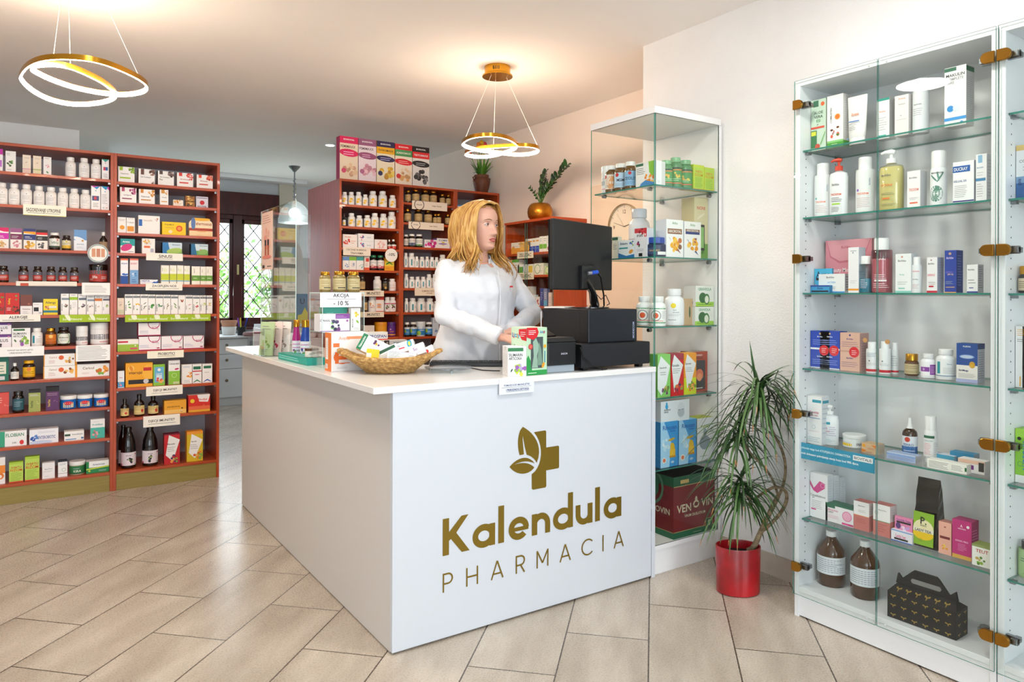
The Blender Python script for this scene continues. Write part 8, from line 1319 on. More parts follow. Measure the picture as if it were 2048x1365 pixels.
# leaflets in an acrylic holder
hd = tag(empty('leaflet_holder', (1.055, 3.76, CT)), 'low clear acrylic holder with leaflets, left end of the counter goods', 'holder')
for a in ((-.09, .09, -.11, -.107, .0005, .14), (-.09, -.087, -.107, .107, .0005, .14), (-.087, .09, -.107, .107, .0005, .0035), (.087, .09, -.107, .107, .0035, .14)): pane(*a, 'acrylic_panel', hd, ACRYL(), AE)
for k, (dx, col, col2, nm) in enumerate(((-.07, 'b8d0a0', '7a9a4a', 'pale green'), (-.03, 'ecd8d4', 'c83a5a', 'cream and pink'), (.012, 'efe9e4', '9a8a80', 'white'))):
    q = MB(); q.box(-.045, .045, -.004, .004, 0, .17, mat(col, .6)); art(q, 'b.6,.4,.3,9,%s/%s;l.15,.1,.8,.2,2,999;l.15,.75,.85,.9,2,888' % (col2, col), lambda u, v, kk: (-.045 - .0002 * kk + 0, 0, 0) if 0 else ((u - .5) * .09, -.004 - .0002 * kk, v * .17), .09, .17)
    o = q.build('leaflet_pack', None, (1.055 + dx, 3.70, CT + .005), -PI / 2 + .5); o.rotation_euler.x = -.10
    tag(o, nm + ' leaflet pack leaning in the clear acrylic holder', 'leaflet', 'leaflets in the acrylic holder')
# protective acrylic screen with its poster
sxp = 1.16; y_near = on(592, 500, 0, sxp)[1]; y_far = on(522, 500, 0, sxp)[1]; ztop = (on(592, 400, 0, sxp)[2] + on(522, 424, 0, sxp)[2]) / 2
y_far = min(y_far, cy + L2 + .06)
sc = tag(empty('acrylic_screen', (sxp, y_near, CT)), 'tall clear acrylic sneeze screen standing on the counter side wing', 'screen')
pane(-.002, .002, 0, y_far - y_near, .0006, ztop - CT, 'acrylic_panel', sc, glass_mat('acrylic_screen', 'f8fbf9', .16, .8), AE)
pane(.0025, .30, y_far - y_near - .004, y_far - y_near, .0006, (ztop - CT), 'acrylic_panel', sc, ACRYL(), AE)
MB().box(-.012, .012, .02, .10, .0006, .012, AE).build('foot', sc)
py_a, py_b = on(521.5, 480, 0, sxp - .01)[1], on(543, 480, 0, sxp - .01)[1]; py_a = min(py_a, y_far); pw = py_a - py_b; pz0, pz1 = on(532, 540, 0, sxp)[2], on(532, 426, 0, sxp)[2]
q = MB(); q.box(-pw / 2, pw / 2, -.0008, 0, 0, pz1 - pz0, mat('f0cfc0', .5)); ph_ = pz1 - pz0
art(q, 'l.1,.8,.85,.96,4,c08a80;b.5,.55,.28,12,f0a090/e8b0a0/f4c0b0;r.3,.2,.45,.52,b8603c;r.55,.2,.7,.52,b8603c;r.3,.42,.45,.52,2a2a3a;r.55,.42,.7,.52,2a2a3a;r.1,.03,.3,.08,333;l.55,.03,.9,.08,1,555;e.5,.22,.4,.05,0,e88a7c', lambda u, v, k: ((u - .5) * pw, -.0008 - .0003 * k, v * ph_), pw, ph_)
tag(q.build('poster', None, (sxp - .0035, (py_a + py_b) / 2, pz0), -PI / 2), 'pink poster of two serum bottles taped to the acrylic screen', 'poster')
# boxes behind the basket
cbox('medicine_box', 'lime and white box on the counter behind the basket', 'box', cN(1090, 955), cN(1270, 955), cN(1090, 715), .06, ['d8e81c', 'c0d018', 'd8dcd0'], 'r0,.66,1,1,f2f4f4;t.55,.8,.15,.8,1c3a9a,PROSPAN;r0,.6,1,.67,d8302c;l.1,.42,.6,.52,2,7a9a1c', yaw=.0, w=.125)
cbox('medicine_box', 'white box with dark brown side stripe beside the lime box', 'box', cN(1285, 955), cN(1480, 955), cN(1285, 806), .05, ['e6e4e4', 'd0cccc', 'd8d4d0'], 'r.05,0,.26,1,3a2c28;T.16,.5,.1,.8,f4f0ea,Chicco;t.64,.76,.15,.6,5a7a9a,BIORELA;t.64,.55,.12,.6,5a7aa0,MAMA;b.6,.25,.2,8,b8c8d8/d8e0e8', yaw=.0, w=.14)
# wicker basket
vz = math.atan2(RT.y, RT.x); bc = on(771, 748, 2, CT); bcx, bcy = bc[0] + FW.x * .058 + RT.x * .008, bc[1] + FW.y * .058 + RT.y * .008
bk = empty('wicker_basket', (bcx, bcy, CT + .001), vz); tag(bk, 'boat-shaped woven wicker basket full of medicine boxes on the counter', 'basket')
WK = noise_mat('wicker', '9a7038', 'd2a866', scale=(1, 1, 1), nscale=70, rough=.65, bump=.9, bscale=160); q = MB()
NR = 11
def rim(t_, a):
    A, B = .095 + .105 * t_ ** 1.1, .068 + .052 * t_; c_, s_ = math.cos(a), math.sin(a)
    return Vector((A * c_, B * s_, .006 + t_ * (.052 + .030 * abs(c_) ** 3)))
for i in range(NR + 1):
    t_ = i / NR
    pts = []
    for k in range(96):
        a = 2 * PI * k / 96; p = rim(t_, a); b_ = .0022 * math.sin(k * PI + i * PI); rr_ = 1 + (.035 if (k // 2 + i) % 2 else -.01); pts.append((p.x * rr_, p.y * rr_, p.z))
    q.tube(pts, .0062 if i < NR else .009, WK, 6, closed=True)
q.lathe([(0, .002), (.7, .002), (1, .008), (1, .01), (0, .01)], WK, 40, (0, 0, 0), .095, .068)
q.build('woven_body', bk)
fr = MB()
for a in (-PI / 2, -PI / 2 - .8, -PI / 2 + .8, PI / 2, 0, PI): fr.tube([rim(t_, a) * 1.04 for t_ in (0, .25, .5, .75, 1)], .0025, mat('6a5438', .6), 6)
fr.build('stake', bk)
bvs = []
for i in range(5):
    for k in range(32): p = rim(i / 4, 2 * PI * k / 32); bvs.append((p.x * .95, p.y * .95, p.z + .002))
MB().add(bvs, [(i * 32 + k, i * 32 + (k + 1) % 32, i * 32 + 32 + (k + 1) % 32, i * 32 + 32 + k) for i in range(4) for k in range(32)], WK, True).build('basket_lining', bk)
def inb(x, y, z, w_, d_, h_, eul, cols, spec, label):
    q = MB(); q.box(-w_ / 2, w_ / 2, -d_ / 2, d_ / 2, -h_ / 2, h_ / 2, mat(cols[0], INK), top=mat(cols[1], INK), right=mat(cols[1], INK))
    art(q, spec, lambda u, v, k: ((u - .5) * w_, -d_ / 2 - .0002 * k, (v - .5) * h_), w_, h_, 1, len(label))
    M = Matrix.Translation((bcx, bcy, CT)) @ Matrix.Rotation(vz, 4, 'Z') @ Matrix.Translation((x, y, z)) @ Matrix.Rotation(eul[2], 4, 'Z') @ Matrix.Rotation(eul[1], 4, 'Y') @ Matrix.Rotation(eul[0], 4, 'X')
    o = q.build('medicine_box'); o.matrix_world = M; tag(o, label, 'box', 'boxes in the wicker basket')
inb(-.065, .0, .098, .125, .03, .07, (-.35, .45, 0), ['f0f0ee', 'e6e6e4'], 'r0,0,.16,1,1f7a50;T.08,.5,.08,.7,e8f0e8,Naturactive;b.5,.75,.12,6,6a3a6a/e8b02c/5a2a5a;l.25,.3,.6,.55,4,bbb;r.88,.6,.98,.85,5a2a6a', 'white box with green end band leaning in the wicker basket')
inb(-.062, -.045, .074, .05, .03, .042, (-.2, .12, .2), ['f2cc10', 'd8b40c'], 'r.0,.2,.4,.6,e4e2d8;l.5,.1,.9,.3,1,a85', 'bright yellow small box at the basket front')
inb(.0, -.01, .078, .08, .02, .05, (-.3, -.45, .1), ['f0f1f0', 'e0e2e2'], 'r.05,.7,.9,.95,2a5a40;l.1,.2,.9,.6,3,bbb', 'small white box with dark green strip in the basket middle')
inb(.055, -.035, .068, .115, .028, .034, (-.15, .10, 0), ['f2f4f6', 'e4e8ec'], 'l.05,.1,.45,.9,6,9ab0a8;r.75,.3,.92,.7,cfd6de;r.05,.9,.9,1,dde', 'white carton with fine print at the basket front')
inb(.05, .02, .094, .10, .03, .045, (-.5, -.3, 0), ['f2f3f4', 'e4e8ec'], 't.3,.7,.16,.5,446,Multilac;r.3,.35,.6,.48,d8304c;e.82,.65,.1,.2,0,2a9ab8;e.82,.65,.05,.1,0,e8d03c', 'white box with turquoise eye emblem in the basket')
inb(.112, -.005, .09, .065, .025, .045, (-.3, -.35, 0), ['f3f0f4', 'e6e4ea'], 't.4,.6,.3,.5,7a3a8a,Su;l.1,.1,.7,.3,2,a9b', 'white box with purple letters in the basket')
inb(.150, .01, .083, .06, .02, .035, (-.2, -.45, 0), ['f3f2f4', 'e6e4ea'], 'c.5,.5,.14,d83a2c;l.1,.1,.8,.3,2,9ac', 'white box with red spots at the right tip of the basket')
# round glass change tray
tc = on(893, 746, 2, CT); tr = tag(empty('change_tray', (tc[0] + .03, tc[1] + .04, CT)), 'round clear glass change tray on the counter beside the basket', 'tray')
MB().lathe([(0, .010), (.085, .010), (.098, .014), (.098, .018), (.084, .0145), (0, .0145)], glass_mat('tray_glass', 'eef4f6', .10, .9), 48, cap=False).build('dish', tr)
for k in range(3): MB().lathe([(.007, 0.0005), (.007, .0095)], glass_mat('tray_glass', 'eef4f6', .10, .9), 12, (.078 * math.cos(k * 2.1 - 1.9), .078 * math.sin(k * 2.1 - 1.9), 0)).build('foot', tr)
# keyboard
kb = on(925, 733, 2, CT); kt = tag(empty('keyboard', (kb[0] + .035, kb[1] + .005, CT), vz), 'long black keyboard at the rear edge of the counter, before the pharmacist', 'keyboard')
MB().box(-.17, .19, -.045, .04, .0008, .018, BLACK).build('case', kt, bevel=.003)
kq = MB()
for i in range(15):
    for j in range(4): kq.box(-.165 + i * .023, -.145 + i * .023, -.040 + j * .019, -.024 + j * .019, .018, .022, mat('26272a', .5))
kq.build('keys', kt)
# black cable across the counter
cp = [on(x, y, 2, CT + .003) for x, y in ((926, 731), (945, 737), (965, 741), (987, 742), (1000, 742))]
tag(MB().tube(cp, .0022, BLACK, 6).build('cable'), 'thin black cable lying between keyboard and the thistle box', 'cable')
cbox('medicine_box', 'white thistle box with green tab standing on the counter front edge', 'box', cV(1200, 777), cV(1450, 770), cV(1200, 372), .085, ['f1f1f0', 'e6e4e4', 'f0eeee'],
     'r0,.84,.84,.96,2a7a48;t.42,.72,.1,.75,2a2a34,SILIMARIN;t.4,.6,.1,.7,2a2a34,ARTICOKA;l.05,.4,.5,.5,3,ccd;b.7,.24,.3,18,a8c83c/8ab83c/9a5ab0/d8e04c/b8a8d8;b.4,.2,.1,3,a05ab0/b06ac0;e.2,.2,.04,.1,-30,3a5a4a', 'r.5,0,.51,1,bbb;l.08,.1,.42,.75,12,ccc;l.58,.1,.92,.75,12,ccc;r.52,.88,.56,.98,333')
lz = cbox('medicine_box', 'green toy box with red corner and a clear window on the counter', 'box', cV(1455, 765), cV(1732, 742), cV(1455, 112), .10, ['bfe0c0', 'cfe8cc', 'd8ecd4'],
     'r0,0,1,.1,2a9a4c;p2a9a4c,0,0,.3,0,.2,.3,.08,.42,0,.35;r.2,.14,.8,.8,4a5558;p98b8a4,.25,.15,.55,.15,.5,.4,.62,.6,.45,.78,.3,.7,.34,.4;p7a9a88,.5,.2,.78,.2,.7,.55,.6,.7;pd8202c,0,1,.5,1,.58,.9,.5,.8,.3,.74,0,.8;l.08,.84,.45,.95,3,fff;t.78,.9,.07,.3,3a8ac8,Lizzy;t.84,.9,.05,.14,e0503c,z;c.18,.6,.11,c83a3c;c.18,.6,.07,e06a5c;e.8,.2,.12,.06,60,f0a02c;r.86,.25,.9,.5,2a8ab0;c.88,.6,.07,f0b02c;l.05,.02,.5,.07,1,dfd',
     't.3,.82,.13,.5,2a8ac8,Lizzy;t.16,.82,.1,.1,e0503c,L;t.4,.82,.09,.08,e0a02c,z;pd8202c,.5,.96,1,.98,1,.72,.7,.74,.5,.86;l.6,.8,.95,.92,3,fff;b.2,.55,.12,6,2a8a4c/3a9a5c;e.5,.58,.07,.06,90,b83a4c;r.72,.5,.78,.62,2a7ab0')
# note on the counter front
nx0, nx1 = on(*cV(1085, 900), 1, cy - .012)[0], on(*cV(1560, 900), 1, cy - .012)[0]; nz1, nz0 = on(*cV(1300, 795), 1, cy - .012)[2], on(*cV(1300, 1010), 1, cy - .012)[2]
q = MB(); W, H = nx1 - nx0, nz1 - nz0; q.box(-W / 2, W / 2, -.0008, 0, 0, H, mat('e9edf4', .6)); art(q, 't.5,.54,.15,.86,2a3a7a,POMAZE KOD MASNE JETRE;r.07,.42,.92,.435,335;t.52,.26,.15,.66,2a3a7a,I PRIRODNOG DETOKSA;r.2,.14,.85,.155,335', lambda u, v, k: ((u - .5) * W, -.0008 - .0002 * k, v * H), W, H)
tag(q.build('paper_note', None, ((nx0 + nx1) / 2, cy - .0095, nz0)), 'white handwritten note taped to the counter front under the thistle box', 'note')
# receipt printer
pz = on(*cV(1735, 735), 2, CT); pr = tag(empty('receipt_printer', (1.80, 2.375, CT)), 'black receipt printer with a grey base between toy box and cash drawer', 'printer')
MB().box(-.075, .065, -.06, .12, .0008, .03, mat('9aa6b0', .35)).build('base', pr, bevel=.003)
MB().box(-.08, .07, -.068, .115, .03, .125, mat('0f1317', .45)).build('housing', pr, bevel=.008)
q = MB(); q.prism([(-.068, .125), (.115, .125), (.105, .138), (-.05, .142)], -.078, .068, mat('0f1317', .45), 'yz'); q.build('lid', pr, bevel=.003)
q = MB(); art(q, 't.5,.5,.5,.8,dde,DASCOM', lambda u, v, k: (-.015 + u * .04, -.0684, .07 + v * .014), .04, .014); q.build('badge', pr)
tag(MB().box(-.04, .04, -.03, .05, 0, .008, BLACK).build('smartphone', None, (1.79, 2.42, CT + .152), .3), 'dark phone lying tilted on the receipt printer', 'phone').rotation_euler = (.45, 0, .3)
# cash drawer, desktop computer
cdx0, cdx1, cdy, cdz = 1.888, 2.276, 2.297, on(*cW(490, 885), 1, 2.297)[2]
cd = tag(empty('cash_drawer', ((cdx0 + cdx1) / 2, cdy, CT)), 'flat black cash drawer on the counter under the computer', 'drawer'); w2 = (cdx1 - cdx0) / 2
DK = mat('121416', .45); DK2 = mat('191d22', .42)
MB().box(-w2, w2, 0, .36, .014, cdz - CT, DK).build('body', cd, bevel=.002); MB().box(-w2 + .003, w2 - .001, -.002, .0, .018, cdz - CT - .004, DK2).build('front_plate', cd)
for a in (-w2 + .025, w2 - .045):
    for b in (.02, .31): MB().box(a, a + .022, b, b + .03, .0005, .014, BLACK).build('foot', cd)
pc0 = on(*cW(600, 868), 2, cdz); pcz = (EYE + ray(*cW(600, 402)) * (Vector(pc0) - EYE).dot(FW))[2]; pcx1 = on(*cW(1256, 600), 1, pc0[1])[0]; PW = pcx1 - pc0[0]
pc = tag(empty('desktop_computer', (pc0[0], pc0[1], cdz + .001)), 'black desktop computer case lying on the cash drawer under the monitor', 'computer'); PH = pcz - cdz - .002
MB().box(0, PW, .01, .33, 0, PH, mat('131112', .5)).build('case', pc, bevel=.002)
MB().box(-.002, PW, 0, .01, 0, PH, mat('161d26', .38)).build('front_panel', pc, bevel=.003)
q = MB(); art(q, 'T.5,.5,.9,.95,b8c4e0,MODECOM', lambda u, v, k: (PW - .028 + u * .012, -.0006, .012 + v * .075), .012, .075); q.build('maker_badge', pc)
q = MB(); q.box(-.0006, 0, .06, .31, PH * .1, PH * .9, mat('1a1819', .6)); q.build('side_grille', pc)
tag(MB().tube([(1.80, 2.46, CT + .155), (1.80, 2.46, pcz - .02), (1.802, 2.462, pcz - .01)], .0025, mat('c8c8cc', .4), 6).build('antenna_rod'), 'thin pale upright rod standing behind the receipt printer', 'rod')
# monitor seen from behind
ml_ = EYE + ray(1107, 500) * 3.02; e = Vector((math.cos(math.radians(18.2)), math.sin(math.radians(18.2)), 0))
def ispx(L_):
    p = ml_ + e * L_; v = p - EYE; return 1024 + FPX * v.dot(RT) / v.dot(FW)
L_ = .2
while ispx(L_) < 1224.5: L_ += .002
dz = (ml_ - EYE).dot(FW); zt = (EYE + ray(1107, 436) * dz)[2]; zb = (EYE + ray(1112, 580) * dz)[2]
mc = ml_ + e * (L_ / 2); mo = tag(empty('computer_monitor', (mc.x, mc.y, pcz), math.radians(18.2)), 'black computer monitor seen from behind on the desktop computer', 'monitor'); hb, ht = zb - pcz, zt - pcz
MT_ = mat('131416', .45)
q = MB(); n = 12; q.box(-L_ / 2, L_ / 2, .0, .022, hb, ht, MT_); q.build('back_shell', mo, bevel=.006)
MB().box(-L_ / 2 + .004, L_ / 2 - .004, .022, .030, hb + .004, ht - .004, mat('0c0d10', .15)).build('screen', mo)
MB().box(-.045, .045, -.018, 0, hb + .004, hb + (ht - hb) * .36, MT_).build('socket_housing', mo, bevel=.004)
q = MB(); LGm = mat('1a1a1c', .25); art(q, 'o.25,.5,.22,1a1a1c;c.2,.55,.05,1a1a1c;t.72,.5,.55,.4,1a1a1c,LG', lambda u, v, k: (-.02 + u * .075, -.0006, ht - .095 + v * .034), .075, .034); q.build('maker_badge', mo)
q = MB(); q.tube([(0, .0, hb + .05), (.035, -.02, hb - .01), (.07, -.01, .02)], [.026, .024, .03], mat('121215', .12, coat=.6), 12, flat=.55); q.build('stand_neck', mo)
q = MB(); q.lathe([(0, .001), (.1, .001), (.1, .006), (.03, .014), (0, .014)], mat('121215', .12, coat=.6), 36, (.05, 0, 0), 1.0, .8); q.build('stand_base', mo)
q = MB(); q.tube([(-.01, -.022, hb + .075), (.01, -.03, hb + .077)], .008, mat('b8bcc4', .3, .8), 10); q.build('plug', mo)
q = MB(); q.tube([(.01, -.03, hb + .077), (.05, -.035, hb + .082)], .0095, mat('1c50c8', .35), 10); q.build('connector', mo)
q = MB(); q.tube([(.05, -.035, hb + .082), (.09, -.03, hb + .06), (.125, -.02, hb), (.15, -.01, .06), (.17, .0, .01)], .004, BLACK, 8); q.build('video_cable', mo)
q = MB(); q.tube([(.02, -.03, hb - .0), (.06, -.05, .04), (.10, -.05, .06), (.14, -.04, .035), (.17, -.03, .02), (.16, -.02, .012)], .002, BLACK, 6); q.build('power_cable', mo)
tag(MB().box(-.10, .06, -.05, .05, 0, .006, PAPER).build('paper_sheet', None, (pc0[0] - .0 + .08, pc0[1] + .28, pcz + .001), .5), 'white papers lying on the desktop computer behind the monitor', 'paper')
# cables in front of the cash drawer
cp = [(1.882, 2.30, CT + .10), (1.892, 2.286, CT + .06), (1.95, 2.284, CT + .02), (2.0, 2.287, CT + .004), (2.02, 2.29, CT + .004), (1.99, 2.288, CT + .003)]
tag(MB().tube(cp, .0022, BLACK, 6).build('cable'), 'thin black cable drooping over the front of the cash drawer', 'cable')
# bits on the rear worktop
wz = ktop
def rw(x, y): return on(x, y, 2, wz)
p = rw(462, 671); t = tag(empty('plant_pot', (p[0], p[1] + .1, wz)), 'white pot with terracotta pot on top, below the rear window', 'pot')
MB().lathe([(.07, 0.001), (.082, .09), (.082, .095), (.06, .095)], mat('e8e4dc', .6), 24).build('pot', t); MB().lathe([(.075, .096), (.085, .14), (.09, .14), (.09, .165), (.08, .165), (.078, .15)], mat('c89070', .7), 24).build('upper_pot', t)
p = rw(487, 672); t = tag(empty('pen_cup', (p[0], p[1] + .08, wz)), 'black pen cup crammed with coloured pens under the window', 'cup')
MB().lathe([(.045, 0.001), (.05, .1), (.045, .1), (.04, .01)], BLACK, 20).build('cup', t)
for k in range(12):
    a = k * 2.1; MB().tube([(.02 * math.cos(a), .02 * math.sin(a), .02), (.06 * math.cos(a), .06 * math.sin(a), .17 + .03 * math.sin(k * 3))], .006, mat(['1c1c20', '8a3ac8', 'c8d82c', '2a4ac8', '3a3a40', 'e8d02c'][k % 6], .4), 6).build('pen', t)
p = rw(510, 673); tag(MB().lathe([(0, .001), (.10, .001), (.12, .02), (.11, .045), (0, .05)], mat('b08a88', .7), 28, (0, 0, 0), 1, .5).build('pencil_pouch', None, (p[0], p[1] + .06, wz)), 'dusty pink oval pouch on the rear worktop', 'pouch')
p = rw(525, 668); tag(MB().box(-.06, .06, -.01, .01, 0, .11, mat('e6e8ea', .6)).build('paper_stack', None, (p[0], p[1] + .15, wz + .001), .2), 'small upright white papers on the rear worktop', 'paper')
q = MB(); W, H = .30, .42; q.box(-W / 2, W / 2, -.002, 0, 0, H, mat('5a8ab0', .5)); art(q, 't.7,.78,.16,.25,1c2c4a,U;p' + 'f0dc50,.5,.1,.95,.1,.95,.4,.8,.6,.68,.4,.5,.36;r.5,.02,.95,.12,f0f0e8', lambda u, v, k: ((u - .5) * W, -.002 - .0004 * k, v * H), W, H)
pp = on(606, 640, 1, YW - .03); tag(q.build('wall_poster', None, (pp[0] - .06, YW - .002, on(606, 655, 1, YW)[2])), 'blue poster with a yellow figure on the far wall left of the rack', 'poster')
# wall clock on the peach wall
cc_ = on(1248.2, 453.4, 0, XO - .02); cr_ = on(1248, 407.7, 0, XO - .02)[2] - cc_[2]
ck = tag(empty('wall_clock', (XO - .002, cc_[1], cc_[2])), 'round white wall clock with thin gilded rim behind the showcase glass', 'clock'); MX = Matrix.Rotation(-PI / 2, 4, 'Y')
MB().lathe([(cr_, 0), (cr_, .028), (cr_ - .006, .03), (cr_ - .008, .02)], mat('b8a88c', .25, .9), 64, xf=MX, cap=False).build('rim', ck)
MB().lathe([(0, .016), (cr_ - .006, .016)], mat('efe2d0', .6), 64, xf=MX, cap=False).build('dial', ck)
q = MB()
for k in range(60):
    a = k * PI / 30; r0, r1 = cr_ * (.88 if k % 5 else .8), cr_ * .93; wd = .0008 if k % 5 else .0016; c_, s_ = math.cos(a), math.sin(a)
    q.add([(-.0168, r0 * s_ - wd * c_, r0 * c_ + wd * s_), (-.0168, r0 * s_ + wd * c_, r0 * c_ - wd * s_), (-.0168, r1 * s_ + wd * c_, r1 * c_ - wd * s_), (-.0168, r1 * s_ - wd * c_, r1 * c_ + wd * s_)], [(0, 1, 2, 3)], mat('6a5a48', .6))
for tx, a in (('12', 0), ('3', PI / 2), ('6', PI), ('9', -PI / 2)):
    vs, fs, tw, th = textmesh(tx); s_ = .026 / th; y0, z0 = -cr_ * .66 * math.sin(a), cr_ * .66 * math.cos(a)
    q.add([(-.0168, y0 - (x - tw / 2) * s_, z0 + (y - th / 2) * s_) for x, y in vs], fs, mat('7a6a58', .6))
q.build('numerals', ck)
for nm, a, ln, wd in (('hour_hand', math.radians(78), .55, .003), ('minute_hand', math.radians(-72), .7, .002), ('second_hand', math.radians(-38), .78, .0008)):
    c_, s_ = math.cos(a), math.sin(a); y1, z1 = -s_ * cr_ * ln, c_ * cr_ * ln
    MB().add([(-.0185, wd * c_, wd * s_), (-.0185, -wd * c_, -wd * s_), (-.0185, y1 - wd * c_ * .5, z1 - wd * s_ * .5), (-.0185, y1 + wd * c_ * .5, z1 + wd * s_ * .5)], [(0, 1, 2, 3)], mat('5a5048', .5)).build(nm, ck)
# ---------------------------------------------------------------- plants
def leaf(q, p, d, up, L_, W_, m, bend=.3, n=5):
    """a pointed leaf blade with a folded midrib"""
    d = d.normalized(); side = d.cross(up).normalized(); nrm = side.cross(d).normalized(); vs = []; fs = []
    for i in range(n + 1):
        t_ = i / n; w_ = W_ * math.sin(PI * min(1, t_ * .9 + .08)) ** .8 * (1 if i < n else .05)
        c_ = p + d * L_ * t_ - up * bend * L_ * t_ * t_
        vs += [c_ - side * w_ + nrm * w_ * .3, c_, c_ + side * w_ + nrm * w_ * .3]
        if i: b = 3 * i; fs += [(b - 3, b - 2, b + 1, b), (b - 2, b - 1, b + 2, b + 1)]
    q.add(vs, fs, m, True)
UPV = Vector((0, 0, 1))
# zamioculcas in its gold pot on the low cabinet
gx = 3.165; gp = on(1080, 425, 0, gx); gz = PZ + TH
t = tag(empty('potted_plant', (gx, gp[1], gz)), 'dark green glossy-leaved plant in a round gold pot on the low cabinet', 'plant')
gr_ = 51 / 2 * (Vector(gp) - EYE).dot(FW) / FPX; gh = .136
MB().lathe([(gr_ * .5, 0.001), (gr_ * .72, .008), (gr_ * .93, .032), (gr_, .068), (gr_ * .95, .10), (gr_ * .82, .124), (gr_ * .66, gh), (gr_ * .62, gh), (gr_ * .7, .125)], noise_mat('gilt', 'a8681c', 'd8962c', nscale=8, rough=.28), 40).build('pot', t)
MATS['gilt'].node_tree.nodes['Principled BSDF'].inputs['Metallic'].default_value = .85
MB().lathe([(0, .12), (gr_ * .7, .12)], mat('2c2018', .9), 24, cap=False).build('soil', t)
rr = random.Random(4); lf = MB(); stm = MB()
def at_(px, py): p = on(px, py, 0, gx); return Vector((rr.uniform(-.03, .02), p[1] - gp[1], p[2] - gz))
for (px, py), n_, s_ in (((1140, 331), 11, .042), ((1098, 343), 13, .028), ((1080, 352), 12, .026), ((1092, 362), 9, .026), ((1061, 376), 5, .026), ((1104, 372), 5, .03)):
    e_ = at_(px, py); b_ = Vector((rr.uniform(-.01, .01), rr.uniform(-.015, .015), .105)); md = (b_ + e_) / 2 + Vector((0, (e_.y - b_.y) * -.18, .02))
    pts = [b_ * (1 - k) ** 2 + md * 2 * k * (1 - k) + e_ * k * k for k in [i / 12 for i in range(13)]]
    stm.tube(pts, [.0048 - .0003 * i for i in range(13)], mat('4d7a2c', .4), 6)
    for k in range(n_):
        t_ = .28 + .72 * (k + .5) / n_; i = min(11, int(t_ * 12)); p = pts[i].lerp(pts[i + 1], t_ * 12 - i); ax_ = (pts[i + 1] - pts[i]).normalized()
        for sg in (-1, 1): leaf(lf, p, ax_ * .75 + Vector((rr.uniform(-.25, .25), sg * .75, .1)), (UPV + Vector((-1.1, 0, 0))).normalized(), s_ * rr.uniform(1.2, 1.65), s_ * .42, mat(['1f4a1c', '2c5f24', '173a18'][k % 3], .25, coat=.3), .12)
stm.build('stem', t); lf.build('leaves', t)
# brown vase with tulips on the rack
vy = 5.28; va, vb = on(948, 370, 1, vy)[0], on(978, 370, 1, vy)[0]; vr_ = (vb - va) / 2; vh = on(963, 351, 1, vy)[2] - MT
t = tag(empty('flower_vase', ((va + vb) / 2, vy, MT)), 'brown clay vase with tulips and green leaves on top of the rack', 'vase')
MB().lathe([(vr_ * .62, .001), (vr_ * .7, .01), (vr_ * .95, vh * .55), (vr_, vh * .72), (vr_ * .8, vh * .86), (vr_ * .86, vh), (vr_ * .74, vh), (vr_ * .7, vh * .86)], noise_mat('clay', '5f3420', '7a4830', nscale=20, rough=.5, bump=.3), 28).build('vase_body', t)
for sg in (-1, 1): MB().tube([(sg * vr_ * .8, 0, vh * .92), (sg * vr_ * 1.15, 0, vh * .85), (sg * vr_ * .98, 0, vh * .66)], .006, MATS['clay'], 6).build('ear', t)
lf = MB(); fl = MB(); rr = random.Random(9)
for k in range(44):
    a = rr.random() * 2 * PI; e_ = rr.uniform(.25, .8)
    leaf(lf, Vector((math.cos(a) * .02, math.sin(a) * .02, vh * .9)), Vector((math.cos(a) * e_, math.sin(a) * e_, 1)), UPV, rr.uniform(.14, .23), .009, mat(['5f9a2c', '7ab03c', '3f7a24'][k % 3], .5), rr.uniform(.1, .6), 6)
for k, (dx, dz_, c_) in enumerate(((.0, .31, 'e8b81c'), (.03, .30, 'd8404c'), (-.12, .22, 'c83a2c'), (-.03, .29, 'e8842c'))):
    fl.tube([(0, 0, vh * .8), (dx * .6, 0, vh + dz_ * .4), (dx, 0, vh + dz_ - .05)], .003, mat('5f9a2c', .5), 5); fl.lathe([(.004, 0), (.018, .012), (.02, .03), (.012, .045), (.004, .048)], mat(c_, .5), 12, (dx, 0, vh + dz_ - .055))
lf.build('leaves', t); fl.build('tulips', t)
# dracaena in the red pot
px_, py_ = 2.475, 1.975; pot = tag(empty('potted_dracaena', (px_, py_, 0)), 'tall dracaena with thin drooping leaves in an oval red pot by the wall', 'plant')
RP = noise_mat('red_glaze', '8a0c14', 'c01220', nscale=7, rough=.28, coat=.4); vrot = math.atan2(RT.y, RT.x)
PHt = .195; q = MB(); ra_, rb_ = .093, .072
q.lathe([(.90, 0), (.96, .004), (.97, .02), (1.0, PHt - .002), (.99, PHt), (.945, PHt), (.93, PHt - .006), (.90, PHt - .04)], RP, 48, (0, 0, .001), ra_, rb_); o = q.build('pot', pot); o.rotation_euler.z = vrot
o = MB().lathe([(0, PHt - .035), (.91, PHt - .035)], mat('1c1613', .95), 40, (0, 0, 0), ra_, rb_, cap=False).build('soil', pot); o.rotation_euler.z = vrot
cD = crop(1400, 680, 2.527); zd = Vector((px_ - EYE.x, py_ - EYE.y, 0)).dot(FW)
def dp(x, y, dd=0):
    v = EYE + ray(*cD(x, y)) * (zd + dd); return Vector((v.x - px_, v.y - py_, v.z))
BK_ = noise_mat('bark', '6a5a44', 'a89474', scale=(1, 1, 6), nscale=12, rough=.85, bump=.6)
